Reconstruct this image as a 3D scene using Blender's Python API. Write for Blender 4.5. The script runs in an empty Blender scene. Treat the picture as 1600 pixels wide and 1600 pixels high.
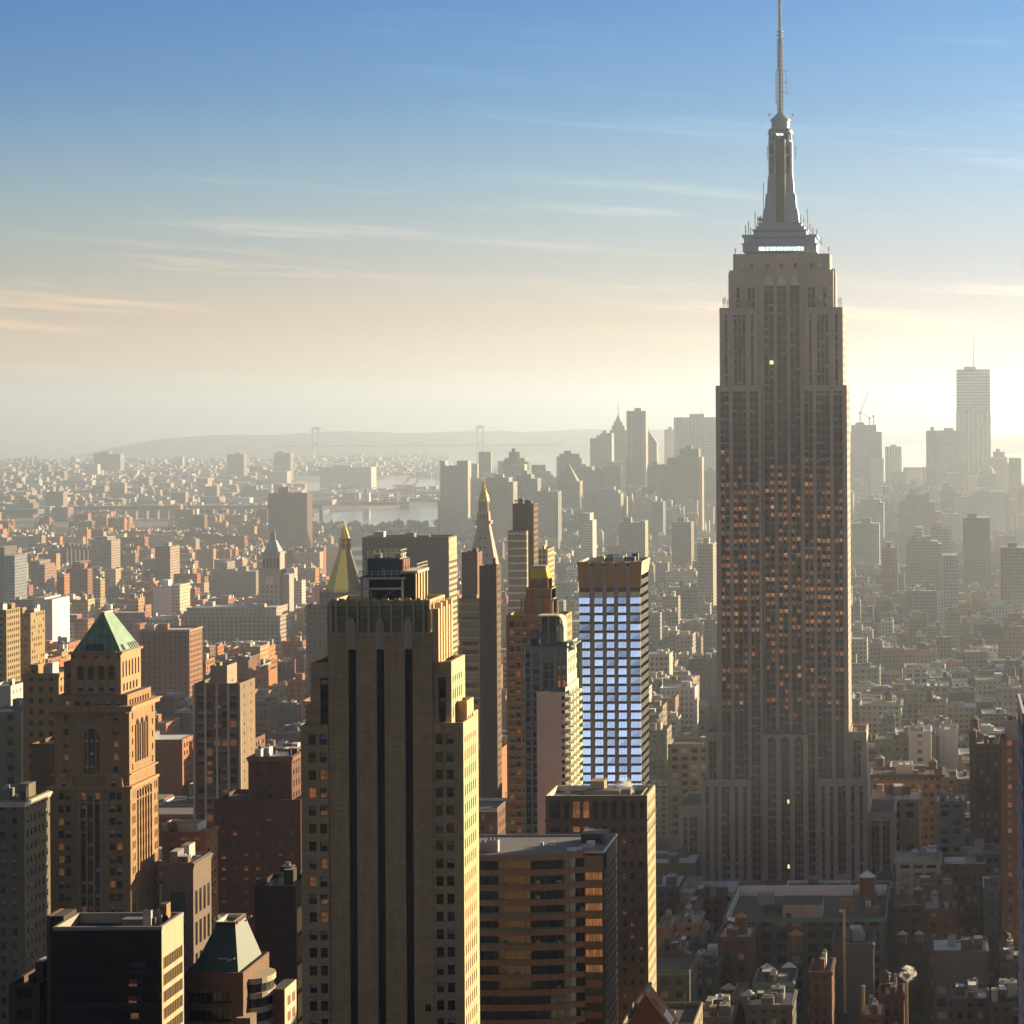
import bpy, math, random
from mathutils import Vector, Matrix
SC = bpy.context.scene
COL = SC.collection
# ---------------------------------------------------------------- camera, sky, sun, exposure
F, H, U0, V0, ROLL = 4440.0, 247.0, 1472.0, 638.5, 0.0060   # focal length in 1600-px units, eye height, principal point
CR, SR = math.cos(ROLL), math.sin(ROLL)
cam = bpy.data.cameras.new('camera')
cam_ob = bpy.data.objects.new('camera', cam); COL.objects.link(cam_ob); SC.camera = cam_ob
cam.sensor_width = 36.0; cam.lens = 36.0 * F / 1600
cam.shift_x = -(U0 - 800) / 1600; cam.shift_y = -(800 - V0) / 1600
cam.clip_start = 1.0; cam.clip_end = 200000.0
cam_ob.matrix_world = Matrix.Translation((0, 0, H)) @ Matrix.Rotation(math.radians(90), 4, 'X') @ Matrix.Rotation(-ROLL, 4, 'Z')

SUN_AZ, SUN_EL = math.radians(43), math.radians(10.5)
SC.view_settings.view_transform = 'Standard'; SC.view_settings.look = 'None'
SC.view_settings.gamma = 1.0; SC.view_settings.exposure = 1.50
SC.render.engine = 'CYCLES'
SC.cycles.max_bounces = 5; SC.cycles.diffuse_bounces = 2; SC.cycles.glossy_bounces = 3
SC.cycles.transmission_bounces = 2; SC.cycles.transparent_max_bounces = 4; SC.cycles.volume_bounces = 0
SC.cycles.sample_clamp_indirect = 4.0
SC.cycles.caustics_reflective = False; SC.cycles.caustics_refractive = False
try:
    SC.cycles.use_denoising = True
    SC.cycles.denoiser = 'OPENIMAGEDENOISE'
    SC.cycles.denoising_input_passes = 'RGB_ALBEDO_NORMAL'
except Exception:
    pass

class NT:
    """small node-tree helper"""
    def __init__(s, nt): s.nt = nt; s.n = nt.nodes; s.l = nt.links
    def new(s, t, **kw):
        n = s.n.new(t)
        for k, v in kw.items(): setattr(n, k, v)
        return n
    def put(s, sock, val):
        if isinstance(val, bpy.types.NodeSocket): s.l.new(val, sock)
        elif isinstance(val, (tuple, list)) and len(val) == 3 and sock.type == 'RGBA': sock.default_value = (*val, 1)
        else: sock.default_value = val
    def math(s, op, a, b=0.0, c=None, clamp=False):
        n = s.new('ShaderNodeMath', operation=op); n.use_clamp = clamp
        s.put(n.inputs[0], a); s.put(n.inputs[1], b)
        if c is not None: s.put(n.inputs[2], c)
        return n.outputs[0]
    def vmath(s, op, a, b):
        n = s.new('ShaderNodeVectorMath', operation=op); s.put(n.inputs[0], a); s.put(n.inputs[1], b); return n.outputs[0]
    def mix(s, fac, a, b, blend='MIX'):
        n = s.new('ShaderNodeMix', data_type='RGBA', blend_type=blend)
        s.put(n.inputs[0], fac); s.put(n.inputs[6], a); s.put(n.inputs[7], b); return n.outputs[2]
    def ramp(s, fac, stops):
        n = s.new('ShaderNodeValToRGB'); e = n.color_ramp.elements
        while len(e) < len(stops): e.new(0.5)
        for q, (p, c) in zip(e, stops): q.position = p; q.color = (*c, 1) if len(c) == 3 else c
        s.put(n.inputs[0], fac); return n.outputs[0]
    def sep(s, v):
        n = s.new('ShaderNodeSeparateXYZ'); s.put(n.inputs[0], v); return n.outputs
    def comb(s, x, y, z):
        n = s.new('ShaderNodeCombineXYZ'); s.put(n.inputs[0], x); s.put(n.inputs[1], y); s.put(n.inputs[2], z); return n.outputs[0]
    def noise(s, vec, scale, detail=3.0, rough=0.55):
        n = s.new('ShaderNodeTexNoise'); s.put(n.inputs['Vector'], vec)
        n.inputs['Scale'].default_value = scale; n.inputs['Detail'].default_value = detail; n.inputs['Roughness'].default_value = rough
        return n.outputs[0]
    def maprange(s, v, a, b, c=0.0, d=1.0):
        n = s.new('ShaderNodeMapRange'); s.put(n.inputs[0], v)
        for i, q in enumerate((a, b, c, d)): n.inputs[i + 1].default_value = q
        return n.outputs[0]

def make_world():
    w = bpy.data.worlds.new('World'); SC.world = w; w.use_nodes = True
    t = NT(w.node_tree); bg = t.n['Background']
    sky = t.new('ShaderNodeTexSky', sky_type='NISHITA'); sky.sun_disc = False
    sky.sun_elevation = SUN_EL; sky.sun_rotation = SUN_AZ; sky.altitude = 50; sky.dust_density = 2.0
    d = t.new('ShaderNodeTexCoord').outputs['Generated']
    x, y, z = t.sep(d)
    el = t.math('ARCSINE', z); az = t.math('ARCTAN2', x, y)
    # the winter sky deepens quickly above a pale cream horizon; (elevation in radians * 2)
    tint = t.ramp(t.math('MULTIPLY', el, 2.0, clamp=True), [
        (0.000, (1.50, 1.86, 3.00)), (0.035, (1.13, 1.36, 2.45)), (0.063, (0.86, 0.98, 1.68)), (0.10, (0.57, 0.74, 1.38)), (0.153, (0.38, 0.65, 1.27)), (0.22, (0.16, 0.475, 1.12)),
        (0.30, (0.068, 0.365, 1.00)), (0.50, (0.25, 0.42, 0.78)), (0.75, (0.38, 0.45, 0.62)), (1.0, (0.50, 0.50, 0.52))])
    c = t.mix(1.0, sky.outputs[0], tint, 'MULTIPLY')
    # thin streaks of cirrus
    sh = t.math('ADD', t.math('MULTIPLY', el, 150.0), t.math('MULTIPLY', az, 9.0))
    v = t.comb(t.math('MULTIPLY', az, 7.0), sh, 3.3)
    n1 = t.noise(v, 1.0, 6.0, 0.62)
    big = t.noise(t.comb(t.math('MULTIPLY', az, 5.0), t.math('MULTIPLY', el, 20.0), 9.1), 1.0, 2.0)
    m = t.math('MULTIPLY', t.maprange(n1, 0.53, 0.70), t.maprange(big, 0.40, 0.58))
    m = t.math('MULTIPLY', m, t.maprange(el, 0.20, 0.02))
    c = t.mix(t.math('MULTIPLY', m, 1.0), c, t.mix(1.0, c, (2.1, 1.62, 1.28), 'MULTIPLY'))
    # behind the camera the low sky is warm
    warm = t.math('MULTIPLY', t.maprange(y, 0.2, -0.4), t.maprange(z, 0.55, 0.25))
    c = t.mix(warm, c, t.mix(1.0, c, (0.80, 0.46, 0.28), 'MULTIPLY'))
    # the glow towards the sun is evened out, the far side kept golden near the horizon
    gl = t.math('MULTIPLY', t.maprange(az, 0.05, -0.33), t.maprange(el, 0.11, 0.0))
    c = t.mix(gl, c, t.mix(1.0, c, (1.75, 1.36, 1.0), 'MULTIPLY'))
    c = t.mix(t.math('MULTIPLY', t.math('MULTIPLY', t.maprange(az, -0.12, 0.06), t.maprange(y, 0.3, 0.8)), t.maprange(el, 0.13, 0.04)), c, t.mix(1.0, c, (0.68, 0.76, 0.96), 'MULTIPLY'))
    # bright patch added low in the unseen north sky for sloped glass to mirror
    cb = t.math('MULTIPLY', t.maprange(t.math('ABSOLUTE', t.math('ADD', t.math('DIVIDE', x, y), -0.125)), 0.17, 0.11), t.math('MULTIPLY', t.maprange(el, 0.22, 0.30), t.maprange(el, 0.80, 0.70)))
    cb = t.math('MULTIPLY', cb, t.math('LESS_THAN', y, 0.0))
    cn = t.maprange(t.noise(t.comb(t.math('MULTIPLY', x, 9.0), t.math('MULTIPLY', el, 14.0), 2.0), 1.0, 4.0), 0.3, 0.7, 0.62, 1.2)
    c = t.mix(cb, c, t.mix(1.0, (4.8, 6.3, 9.0), t.comb(cn, cn, cn), 'MULTIPLY'))
    t.put(bg.inputs[0], c); bg.inputs[1].default_value = 0.05
make_world()
sun = bpy.data.lights.new('sun', 'SUN'); sun.energy = 5.0; sun.angle = math.radians(0.5); sun.color = (1.0, 0.775, 0.455)
sun_ob = bpy.data.objects.new('sun', sun); COL.objects.link(sun_ob)
sd = Vector((math.sin(SUN_AZ) * math.cos(SUN_EL), math.cos(SUN_AZ) * math.cos(SUN_EL), math.sin(SUN_EL)))
sun_ob.rotation_euler = sd.to_track_quat('Z', 'Y').to_euler()

# ---------------------------------------------------------------- picture <-> place
RE = 7.4e6          # earth radius (with refraction) for the far shore and the bay
def ab(u, v):
    du, dv = u - U0, v - V0
    return CR * du - SR * dv, -SR * du - CR * dv
def X(u, v, D): return ab(u, v)[0] * D / F
def Z(u, v, D): return H + ab(u, v)[1] * D / F
def UV(x, y, z):
    a, b = x * F / y, (z - H) * F / y
    return U0 + CR * a - SR * b, V0 - SR * a - CR * b
def gz(x, y): return -(x * x + y * y) / (2 * RE)
def gpt(u, v, lift=0.0):
    a, b = ab(u, v); b = min(b, -37.5)
    k = (1 + (a / F) ** 2) / (2 * RE)
    D = (-b / F - math.sqrt(max((b / F) ** 2 - 4 * k * H, 0))) / (2 * k)
    x = a * D / F
    return Vector((x, D, gz(x, D) + lift))

# ---------------------------------------------------------------- mesh builder
class MB:
    def __init__(s): s.v = []; s.f = []; s.m = []; s.mats = []; s.c = []
    def mi(s, mat):
        if mat not in s.mats: s.mats.append(mat)
        return s.mats.index(mat)
    def face(s, pts, mat, col=None):
        n = len(s.v); s.v.extend(tuple(p) for p in pts); s.f.append(tuple(range(n, n + len(pts)))); s.m.append(s.mi(mat)); s.c.append(col)
    def box(s, x0, x1, y0, y1, z0, z1, mat, top=None, bottom=False, col=None, tcol=None, sides='NSWE'):
        if 'N' in sides: s.face([(x0, y0, z0), (x1, y0, z0), (x1, y0, z1), (x0, y0, z1)], mat, col)
        if 'W' in sides: s.face([(x1, y0, z0), (x1, y1, z0), (x1, y1, z1), (x1, y0, z1)], mat, col)
        if 'S' in sides: s.face([(x1, y1, z0), (x0, y1, z0), (x0, y1, z1), (x1, y1, z1)], mat, col)
        if 'E' in sides: s.face([(x0, y1, z0), (x0, y0, z0), (x0, y0, z1), (x0, y1, z1)], mat, col)
        if top is not False: s.face([(x0, y0, z1), (x1, y0, z1), (x1, y1, z1), (x0, y1, z1)], top or mat, tcol or col)
        if bottom: s.face([(x0, y1, z0), (x1, y1, z0), (x1, y0, z0), (x0, y0, z0)], mat, col)
    def prism(s, pts, z0, z1, mat, top=None, pts2=None, col=None, cap=True, bottom=False):
        q = pts2 or pts; n = len(pts); b = len(s.v)
        s.v.extend((p[0], p[1], z0) for p in pts); s.v.extend((p[0], p[1], z1) for p in q)
        for i in range(n):
            j = (i + 1) % n
            s.f.append((b + i, b + j, b + n + j, b + n + i)); s.m.append(s.mi(mat)); s.c.append(col)
        if cap: s.f.append(tuple(range(b + n, b + 2 * n))); s.m.append(s.mi(top or mat)); s.c.append(col)
        if bottom: s.f.append(tuple(range(b + n - 1, b - 1, -1))); s.m.append(s.mi(mat)); s.c.append(col)
    def cyl(s, x, y, r0, r1, z0, z1, mat, n=12, top=None, cap=True, col=None, bottom=False):
        p = [(math.cos(2 * math.pi * (i + .5) / n), math.sin(2 * math.pi * (i + .5) / n)) for i in range(n)]
        s.prism([(x + a * r0, y + b * r0) for a, b in p], z0, z1, mat, top, [(x + a * r1, y + b * r1) for a, b in p], col, cap, bottom)
    def bar(s, p, q, w, mat, w2=None):
        p, q = Vector(p), Vector(q); d = (q - p)
        if d.length < 1e-6: return
        d.normalize()
        a = d.cross(Vector((0, 0, 1))); a = a.normalized() if a.length > 1e-3 else Vector((1, 0, 0))
        b = d.cross(a).normalized(); w2 = w2 or w
        n = len(s.v)
        for c, ww in ((p, w), (q, w2)):
            for e, f in ((-1, -1), (1, -1), (1, 1), (-1, 1)): s.v.append(tuple(c + a * (e * ww / 2) + b * (f * ww / 2)))
        k = s.mi(mat)
        for f in ((0, 1, 5, 4), (1, 2, 6, 5), (2, 3, 7, 6), (3, 0, 4, 7), (3, 2, 1, 0), (4, 5, 6, 7)):
            s.f.append(tuple(n + i for i in f)); s.m.append(k); s.c.append(None)
    def build(s, name, parent=None, loc=None, smooth=False):
        me = bpy.data.meshes.new(name)
        o = Vector(parent['_loc']) if parent is not None else Vector(loc or (0, 0, 0))
        me.from_pydata([(a - o.x, b - o.y, c - o.z) for a, b, c in s.v], [], s.f)
        for m in s.mats: me.materials.append(m)
        me.polygons.foreach_set('material_index', s.m)
        if any(c is not None for c in s.c):
            at = me.attributes.new('bcol', 'FLOAT_COLOR', 'FACE'); buf = []
            for c in s.c: buf.extend((*(c or (0.3, 0.3, 0.3)), 1.0) if c is None or len(c) == 3 else c)
            at.data.foreach_set('color', buf)
        if smooth: me.polygons.foreach_set('use_smooth', [True] * len(s.f))
        me.update()
        ob = bpy.data.objects.new(name, me); COL.objects.link(ob)
        if parent is not None: ob.parent = parent
        else: ob.location = o; ob['_loc'] = tuple(o)
        if parent is not None: ob['_loc'] = tuple(o)
        return ob

def tag(o, label=None, cat=None, group=None, kind=None):
    if label: o['label'] = label
    if cat: o['category'] = cat
    if group: o['group'] = group
    if kind: o['kind'] = kind
    return o
def thing(name, loc, label, cat, group=None):
    o = bpy.data.objects.new(name, None); COL.objects.link(o); o.location = loc; o['_loc'] = tuple(loc); o.empty_display_size = 5
    return tag(o, label, cat, group)

# ---------------------------------------------------------------- materials
MC = {}
def mat(name): 
    m = bpy.data.materials.new(name); m.use_nodes = True; t = NT(m.node_tree); return m, t, t.n['Principled BSDF']
def stone(name, col, var=0.25, scale=0.25, brick=None, rough=0.85, streak=0.25):
    if name in MC: return MC[name]
    m, t, b = mat(name)
    pos = t.new('ShaderNodeNewGeometry').outputs['Position']
    x, y, z = t.sep(pos)
    n = t.noise(pos, scale, 5.0, 0.6)
    n2 = t.noise(t.comb(t.math('MULTIPLY', x, 0.9), t.math('MULTIPLY', y, 0.9), t.math('MULTIPLY', z, 0.06)), 0.8, 3.0)
    f = t.math('ADD', t.math('MULTIPLY', t.math('SUBTRACT', n, 0.5), 2.0 * var), t.math('MULTIPLY', t.math('SUBTRACT', n2, 0.5), 2.0 * streak))
    k = t.math('ADD', 1.0, f)
    c = t.mix(1.0, col, t.comb(k, k, k), 'MULTIPLY')
    if brick:
        br = t.new('ShaderNodeTexBrick'); t.put(br.inputs['Vector'], t.comb(t.math('ADD', x, y), z, 0.0))
        br.inputs['Scale'].default_value = 1.0; br.inputs['Brick Width'].default_value = brick[0]; br.inputs['Row Height'].default_value = brick[1]
        br.inputs['Mortar Size'].default_value = brick[1] * 0.1; br.inputs['Color1'].default_value = (1.1, 1.08, 1.05, 1); br.inputs['Color2'].default_value = (0.86, 0.84, 0.84, 1)
        br.inputs['Mortar'].default_value = (0.8, 0.8, 0.8, 1)
        c = t.mix(1.0, c, br.outputs[0], 'MULTIPLY')
    t.put(b.inputs['Base Color'], c); b.inputs['Roughness'].default_value = rough; b.inputs['Specular IOR Level'].default_value = 0.25
    MC[name] = m; return m
def plain(name, col, rough=0.6, metal=0.0, var=0.15, spec=0.5):
    if name in MC: return MC[name]
    m, t, b = mat(name)
    n = t.noise(t.new('ShaderNodeNewGeometry').outputs['Position'], 0.6, 4.0)
    k = t.math('ADD', 1.0 - var, t.math('MULTIPLY', n, 2 * var))
    t.put(b.inputs['Base Color'], t.mix(1.0, col, t.comb(k, k, k), 'MULTIPLY'))
    b.inputs['Roughness'].default_value = rough; b.inputs['Metallic'].default_value = metal; b.inputs['Specular IOR Level'].default_value = spec
    MC[name] = m; return m
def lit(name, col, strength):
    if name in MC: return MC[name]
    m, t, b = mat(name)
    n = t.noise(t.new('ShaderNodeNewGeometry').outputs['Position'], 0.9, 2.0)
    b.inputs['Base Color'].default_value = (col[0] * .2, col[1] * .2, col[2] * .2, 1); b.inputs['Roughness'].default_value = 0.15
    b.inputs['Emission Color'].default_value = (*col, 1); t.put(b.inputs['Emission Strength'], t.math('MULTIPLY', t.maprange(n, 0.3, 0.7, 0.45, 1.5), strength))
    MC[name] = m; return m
G_DARK = plain('glass_dark', (0.018, 0.02, 0.024), 0.12, 0, 0.5)
G_MID = plain('glass_grey', (0.055, 0.06, 0.065), 0.15, 0, 0.5)
G_WARM = plain('glass_warm', (0.20, 0.085, 0.055), 0.3, 0, 0.5)  # reddish base colour stands in for warm reflections on the panes
G_BROWN = plain('glass_brown', (0.035, 0.024, 0.016), 0.15, 0, 0.5)
BLIND = plain('blind', (0.42, 0.42, 0.44), 0.7)
BLIND2 = plain('blind_tan', (0.30, 0.26, 0.20), 0.7)
GLOW_OR2 = lit('reflection_glow_bright', (1.0, 0.47, 0.2), 0.13)  # this and the next two: pane glow standing in for reflected sunlight
GLOW_OR = lit('reflection_glow_orange', (1.0, 0.36, 0.11), 0.075)
GLOW_DIM = lit('reflection_glow_dim', (1.0, 0.42, 0.14), 0.04)
L_YE = lit('lit_yellow', (1.0, 0.78, 0.38), 0.6)
FRAME = plain('frame_dark', (0.05, 0.04, 0.035), 0.5)
FRAME_RED = plain('frame_red', (0.10, 0.035, 0.025), 0.5)
STEEL = plain('steel', (0.33, 0.33, 0.35), 0.45, 0.4)
WHITE = plain('white_paint', (0.72, 0.72, 0.72), 0.5)
BLACK = plain('black', (0.012, 0.011, 0.010), 0.6)
TAR = stone('roof_tar', (0.075, 0.07, 0.072), 0.5, 0.15, rough=0.9)
TAR2 = stone('roof_grey', (0.21, 0.20, 0.21), 0.35, 0.12, rough=0.85)
SILVER = stone('roof_silver', (0.42, 0.42, 0.44), 0.35, 0.12, rough=0.7)
SNOW = stone('roof_pale', (0.68, 0.69, 0.73), 0.25, 0.08, rough=0.75)
ROOFS = [TAR, TAR, TAR2, TAR2, SILVER, SNOW]
WOOD = stone('tank_wood', (0.16, 0.09, 0.05), 0.3, 0.8, rough=0.9)
TIN = plain('tank_cap', (0.38, 0.38, 0.40), 0.6, 0.2)
CAPW = plain('tank_cap_wood', (0.34, 0.17, 0.07), 0.8)
COPPER = stone('copper_green', (0.13, 0.27, 0.20), 0.3, 0.4, rough=0.7)

# ---------------------------------------------------------------- walls with recessed windows
def pt(face, c, h, z, d):
    if face == 'N': return (h, c + d, z)
    if face == 'W': return (c - d, h, z)
    if face == 'E': return (c + d, h, z)
    return (h, c - d, z)
def wall(mb, face, c, h0, h1, z0, z1, hs, vs, depth, mw, glass=None, rnd=None, skip=None, mr=None):
    """a wall with one recess for each (hs x vs) cell; glass: material or list picked at random (None = leave the recess open for window objects)"""
    Q = lambda a, b, e, f, d, m: mb.face([pt(face, c, a, e, d), pt(face, c, b, e, d), pt(face, c, b, f, d), pt(face, c, a, f, d)], m)
    cells = []; mr = mr or mw; cur = h0
    for (a, b) in hs:
        if a > cur + 1e-4: Q(cur, a, z0, z1, 0, mw)
        zc = z0
        for (e, f) in vs:
            if e < z0 or f > z1 + 1e-4: continue
            if skip and skip((a + b) / 2, (e + f) / 2): continue
            if e > zc + 1e-4: Q(a, b, zc, e, 0, mw)
            P = lambda h, z, d: pt(face, c, h, z, d)
            mb.face([P(a, e, 0), P(b, e, 0), P(b, e, depth), P(a, e, depth)], mr)
            mb.face([P(a, f, 0), P(b, f, 0), P(b, f, depth), P(a, f, depth)], mr)
            mb.face([P(a, e, 0), P(a, f, 0), P(a, f, depth), P(a, e, depth)], mr)
            mb.face([P(b, e, 0), P(b, f, 0), P(b, f, depth), P(b, e, depth)], mr)
            g = glass
            if isinstance(glass, (list, tuple)): g = (rnd or random).choice(glass)
            if g is not None: Q(a, b, e, f, depth, g)
            cells.append((face, c, (a + b) / 2, (e + f) / 2, b - a, f - e, depth)); zc = f
        if z1 > zc + 1e-4: Q(a, b, zc, z1, 0, mw)
        cur = b
    if h1 > cur + 1e-4: Q(cur, h1, z0, z1, 0, mw)
    return cells
def even(h0, h1, pitch, frac, margin=0.0):
    w = h1 - h0 - 2 * margin; n = max(1, int(round(w / pitch))); p = w / n
    return [(h0 + margin + p * (i + .5 - frac / 2), h0 + margin + p * (i + .5 + frac / 2)) for i in range(n)]
def floors(z0, z1, pitch, frac, off=0.3):
    out = []; z = z1 - pitch
    while z > z0:
        out.append((z + pitch * off, z + pitch * (off + frac))); z -= pitch
    return out[::-1]

WM = {}
def win_shape(mb, x, y, z, w, h, var, frame, rotW=0, sash=True, bars=0):
    fw = min(0.10, w * 0.08)
    def q(a, b, e, f, d, m):
        ps = [(a, d, e), (b, d, e), (b, d, f), (a, d, f)]
        if rotW == 1: ps = [(-p[1], p[0], p[2]) for p in ps]
        elif rotW == 2: ps = [(p[1], -p[0], p[2]) for p in ps]
        mb.face([(x + p[0], y + p[1], z + p[2]) for p in ps], m)
    top, bot = {0: (G_DARK, G_DARK), 1: (BLIND, G_DARK), 2: (G_WARM, G_WARM), 3: (GLOW_OR, GLOW_OR), 4: (L_YE, L_YE), 5: (BLIND2, G_MID), 6: (G_MID, G_DARK), 7: (GLOW_DIM, GLOW_OR), 8: (BLIND, G_WARM), 9: (G_WARM, GLOW_DIM), 10: (GLOW_DIM, GLOW_DIM), 11: (GLOW_OR2, GLOW_OR2), 12: (GLOW_OR, GLOW_DIM), 13: (GLOW_OR2, GLOW_OR)}[var]
    a, b = -w / 2, w / 2; e, f = -h / 2, h / 2
    q(a, a + fw, e, f, 0, frame); q(b - fw, b, e, f, 0, frame); q(a + fw, b - fw, e, e + fw, 0, frame); q(a + fw, b - fw, f - fw, f, 0, frame)
    q(a + fw, b - fw, -fw / 2, fw / 2, 0, frame)
    q(a + fw, b - fw, e + fw, -fw / 2, 0.03, bot); q(a + fw, b - fw, fw / 2, f - fw, 0.03, top)
class Wins:
    def __init__(s): s.w = []
    def add(s, cells, var, frame=FRAME, rnd=random):
        for c in cells: s.w.append((c, var(c) if callable(var) else rnd.choice(var) if isinstance(var, (list, tuple)) else var, frame))
    def flush(s, parent, limit=100, label=None):
        L = Vector(parent['_loc']); out = []
        for (face, c, h, z, w, hh, d), var, fr in s.w:
            p = Vector(pt(face, c, h, z, d - 0.02)); u, v = UV(*p); k = F / p.y
            area = w * hh * k * k * (1.0 if face == 'N' else min(1, abs(p.x) / p.y))
            if not (-5 < u < 1605 and -5 < v < 1605): area *= 1e-3
            out.append((area, p, face, w, hh, var, fr))
        out.sort(key=lambda q: -q[0])
        for i, (a, p, face, w, hh, var, fr) in enumerate(out[:limit]):
            r = {'N': 0, 'W': 1, 'E': 2}[face]; key = (round(w, 2), round(hh, 2), var, fr.name, r)
            if key not in WM:
                mb = MB(); win_shape(mb, 0, 0, 0, key[0], key[1], var, fr, r); o = mb.build('window'); WM[key] = o.data; bpy.data.objects.remove(o)
            ob = bpy.data.objects.new('window', WM[key]); COL.objects.link(ob); ob.parent = parent; ob.location = p - L
        if out[limit:]:
            mb = MB()
            for a, p, face, w, hh, var, fr in out[limit:]: win_shape(mb, *p, w, hh, var, fr, {'N': 0, 'W': 1, 'E': 2}[face])
            o = mb.build('window', parent); o['kind'] = 'stuff'

def roof_mesh(mb, x0, x1, y0, y1, z1, mw, mr, ph=1.1, t=0.45):
    """parapet ring with the roof sunk inside it (wall top = z1)"""
    a0, a1, b0, b1 = x0 + t, x1 - t, y0 + t, y1 - t
    mb.face([(x0, y0, z1), (x1, y0, z1), (a1, b0, z1), (a0, b0, z1)], mw); mb.face([(x1, y0, z1), (x1, y1, z1), (a1, b1, z1), (a1, b0, z1)], mw)
    mb.face([(x1, y1, z1), (x0, y1, z1), (a0, b1, z1), (a1, b1, z1)], mw); mb.face([(x0, y1, z1), (x0, y0, z1), (a0, b0, z1), (a0, b1, z1)], mw)
    for p, q in (((a0, b0), (a1, b0)), ((a1, b0), (a1, b1)), ((a1, b1), (a0, b1)), ((a0, b1), (a0, b0))):
        mb.face([(*p, z1), (*q, z1), (*q, z1 - ph), (*p, z1 - ph)], mw)
    mb.face([(a0, b0, z1 - ph), (a1, b0, z1 - ph), (a1, b1, z1 - ph), (a0, b1, z1 - ph)], mr)

OCC = []      # (depth, u0, u1, v_top, v_visible_to, phrase): what must stay unhidden, and what hides
def occ(D, u0, u1, vt, vv, phrase=None): OCC.append((D, u0, u1, vt, vv, phrase))
# ---------------------------------------------------------------- the ground, the bay, far shores, haze
def city_mat():
    """far buildings: colour per building, rows of windows set by place on the wall"""
    m, t, b = mat('city_walls')
    g = t.new('ShaderNodeNewGeometry'); pos = g.outputs['Position']; x, y, z = t.sep(pos); nx, ny, nz = t.sep(g.outputs['Normal'])
    col = t.new('ShaderNodeAttribute', attribute_name='bcol'); c0 = col.outputs['Color']
    h = t.math('ADD', t.math('MULTIPLY', x, t.math('ABSOLUTE', ny)), t.math('MULTIPLY', y, t.math('ABSOLUTE', nx)))
    hp, zp = t.math('DIVIDE', h, 3.1), t.math('DIVIDE', z, 3.6)
    fh, fz = t.math('FRACT', hp), t.math('FRACT', zp)
    inside = lambda f, a, c: t.math('MULTIPLY', t.math('GREATER_THAN', f, a), t.math('LESS_THAN', f, c))
    wn = t.new('ShaderNodeTexWhiteNoise'); t.put(wn.inputs['Vector'], t.comb(t.math('FLOOR', hp), t.math('FLOOR', zp), 0.5))
    m1 = t.math('MULTIPLY', inside(fh, 0.24, 0.72), inside(fz, 0.28, 0.80))
    m1 = t.math('MULTIPLY', m1, t.math('LESS_THAN', t.math('ABSOLUTE', nz), 0.3))
    m1 = t.math('MULTIPLY', m1, t.math('SUBTRACT', 1.0, col.outputs['Alpha']) if False else 1.0)
    gl = t.mix(t.math('GREATER_THAN', wn.outputs[0], 0.80), (0.03, 0.03, 0.034), (0.16, 0.14, 0.12))
    n = t.noise(pos, 0.09, 4.0); k = t.math('ADD', 0.72, t.math('MULTIPLY', n, 0.56))
    wall_c = t.mix(1.0, c0, t.comb(k, k, k), 'MULTIPLY')
    t.put(b.inputs['Base Color'], t.mix(t.math('MULTIPLY', m1, 0.85), wall_c, gl)); t.put(b.inputs['Roughness'], t.math('SUBTRACT', 0.85, t.math('MULTIPLY', m1, 0.6)))
    b.inputs['Specular IOR Level'].default_value = 0.3
    return m
CITY = city_mat()
def city_plain():
    m, t, b = mat('city_plain')
    col = t.new('ShaderNodeAttribute', attribute_name='bcol').outputs['Color']
    n = t.noise(t.new('ShaderNodeNewGeometry').outputs['Position'], 0.07, 4.0); k = t.math('ADD', 0.7, t.math('MULTIPLY', n, 0.6))
    t.put(b.inputs['Base Color'], t.mix(1.0, col, t.comb(k, k, k), 'MULTIPLY')); b.inputs['Roughness'].default_value = 0.8
    return m
CITYP = city_plain()

def water_mat():
    m, t, b = mat('bay_water')
    pos = t.new('ShaderNodeNewGeometry').outputs['Position']
    b.inputs['Base Color'].default_value = (0.10, 0.13, 0.14, 1); b.inputs['Roughness'].default_value = 0.10; b.inputs['IOR'].default_value = 1.33
    bp = t.new('ShaderNodeBump'); bp.inputs['Strength'].default_value = 0.08; bp.inputs['Distance'].default_value = 4.0
    t.put(bp.inputs['Height'], t.noise(pos, 0.02, 6.0, 0.7)); t.put(b.inputs['Normal'], bp.outputs[0])
    return m
def land_mat():
    m, t, b = mat('city_ground')
    pos = t.new('ShaderNodeNewGeometry').outputs['Position']
    n = t.noise(pos, 0.004, 5.0, 0.6); n2 = t.noise(pos, 0.05, 4.0, 0.6)
    c = t.ramp(t.math('ADD', t.math('MULTIPLY', n, 0.55), t.math('MULTIPLY', n2, 0.45)), [(0.3, (0.05, 0.045, 0.043)), (0.5, (0.11, 0.09, 0.075)), (0.62, (0.20, 0.17, 0.14)), (0.8, (0.33, 0.31, 0.29))])
    t.put(b.inputs['Base Color'], c); b.inputs['Roughness'].default_value = 0.9
    return m
WATER, LAND = water_mat(), land_mat()
HILL = stone('hill_wood', (0.16, 0.15, 0.13), 0.3, 0.003, rough=0.95)
ASPH = stone('asphalt', (0.05, 0.05, 0.052), 0.3, 0.1, rough=0.9)

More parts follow.
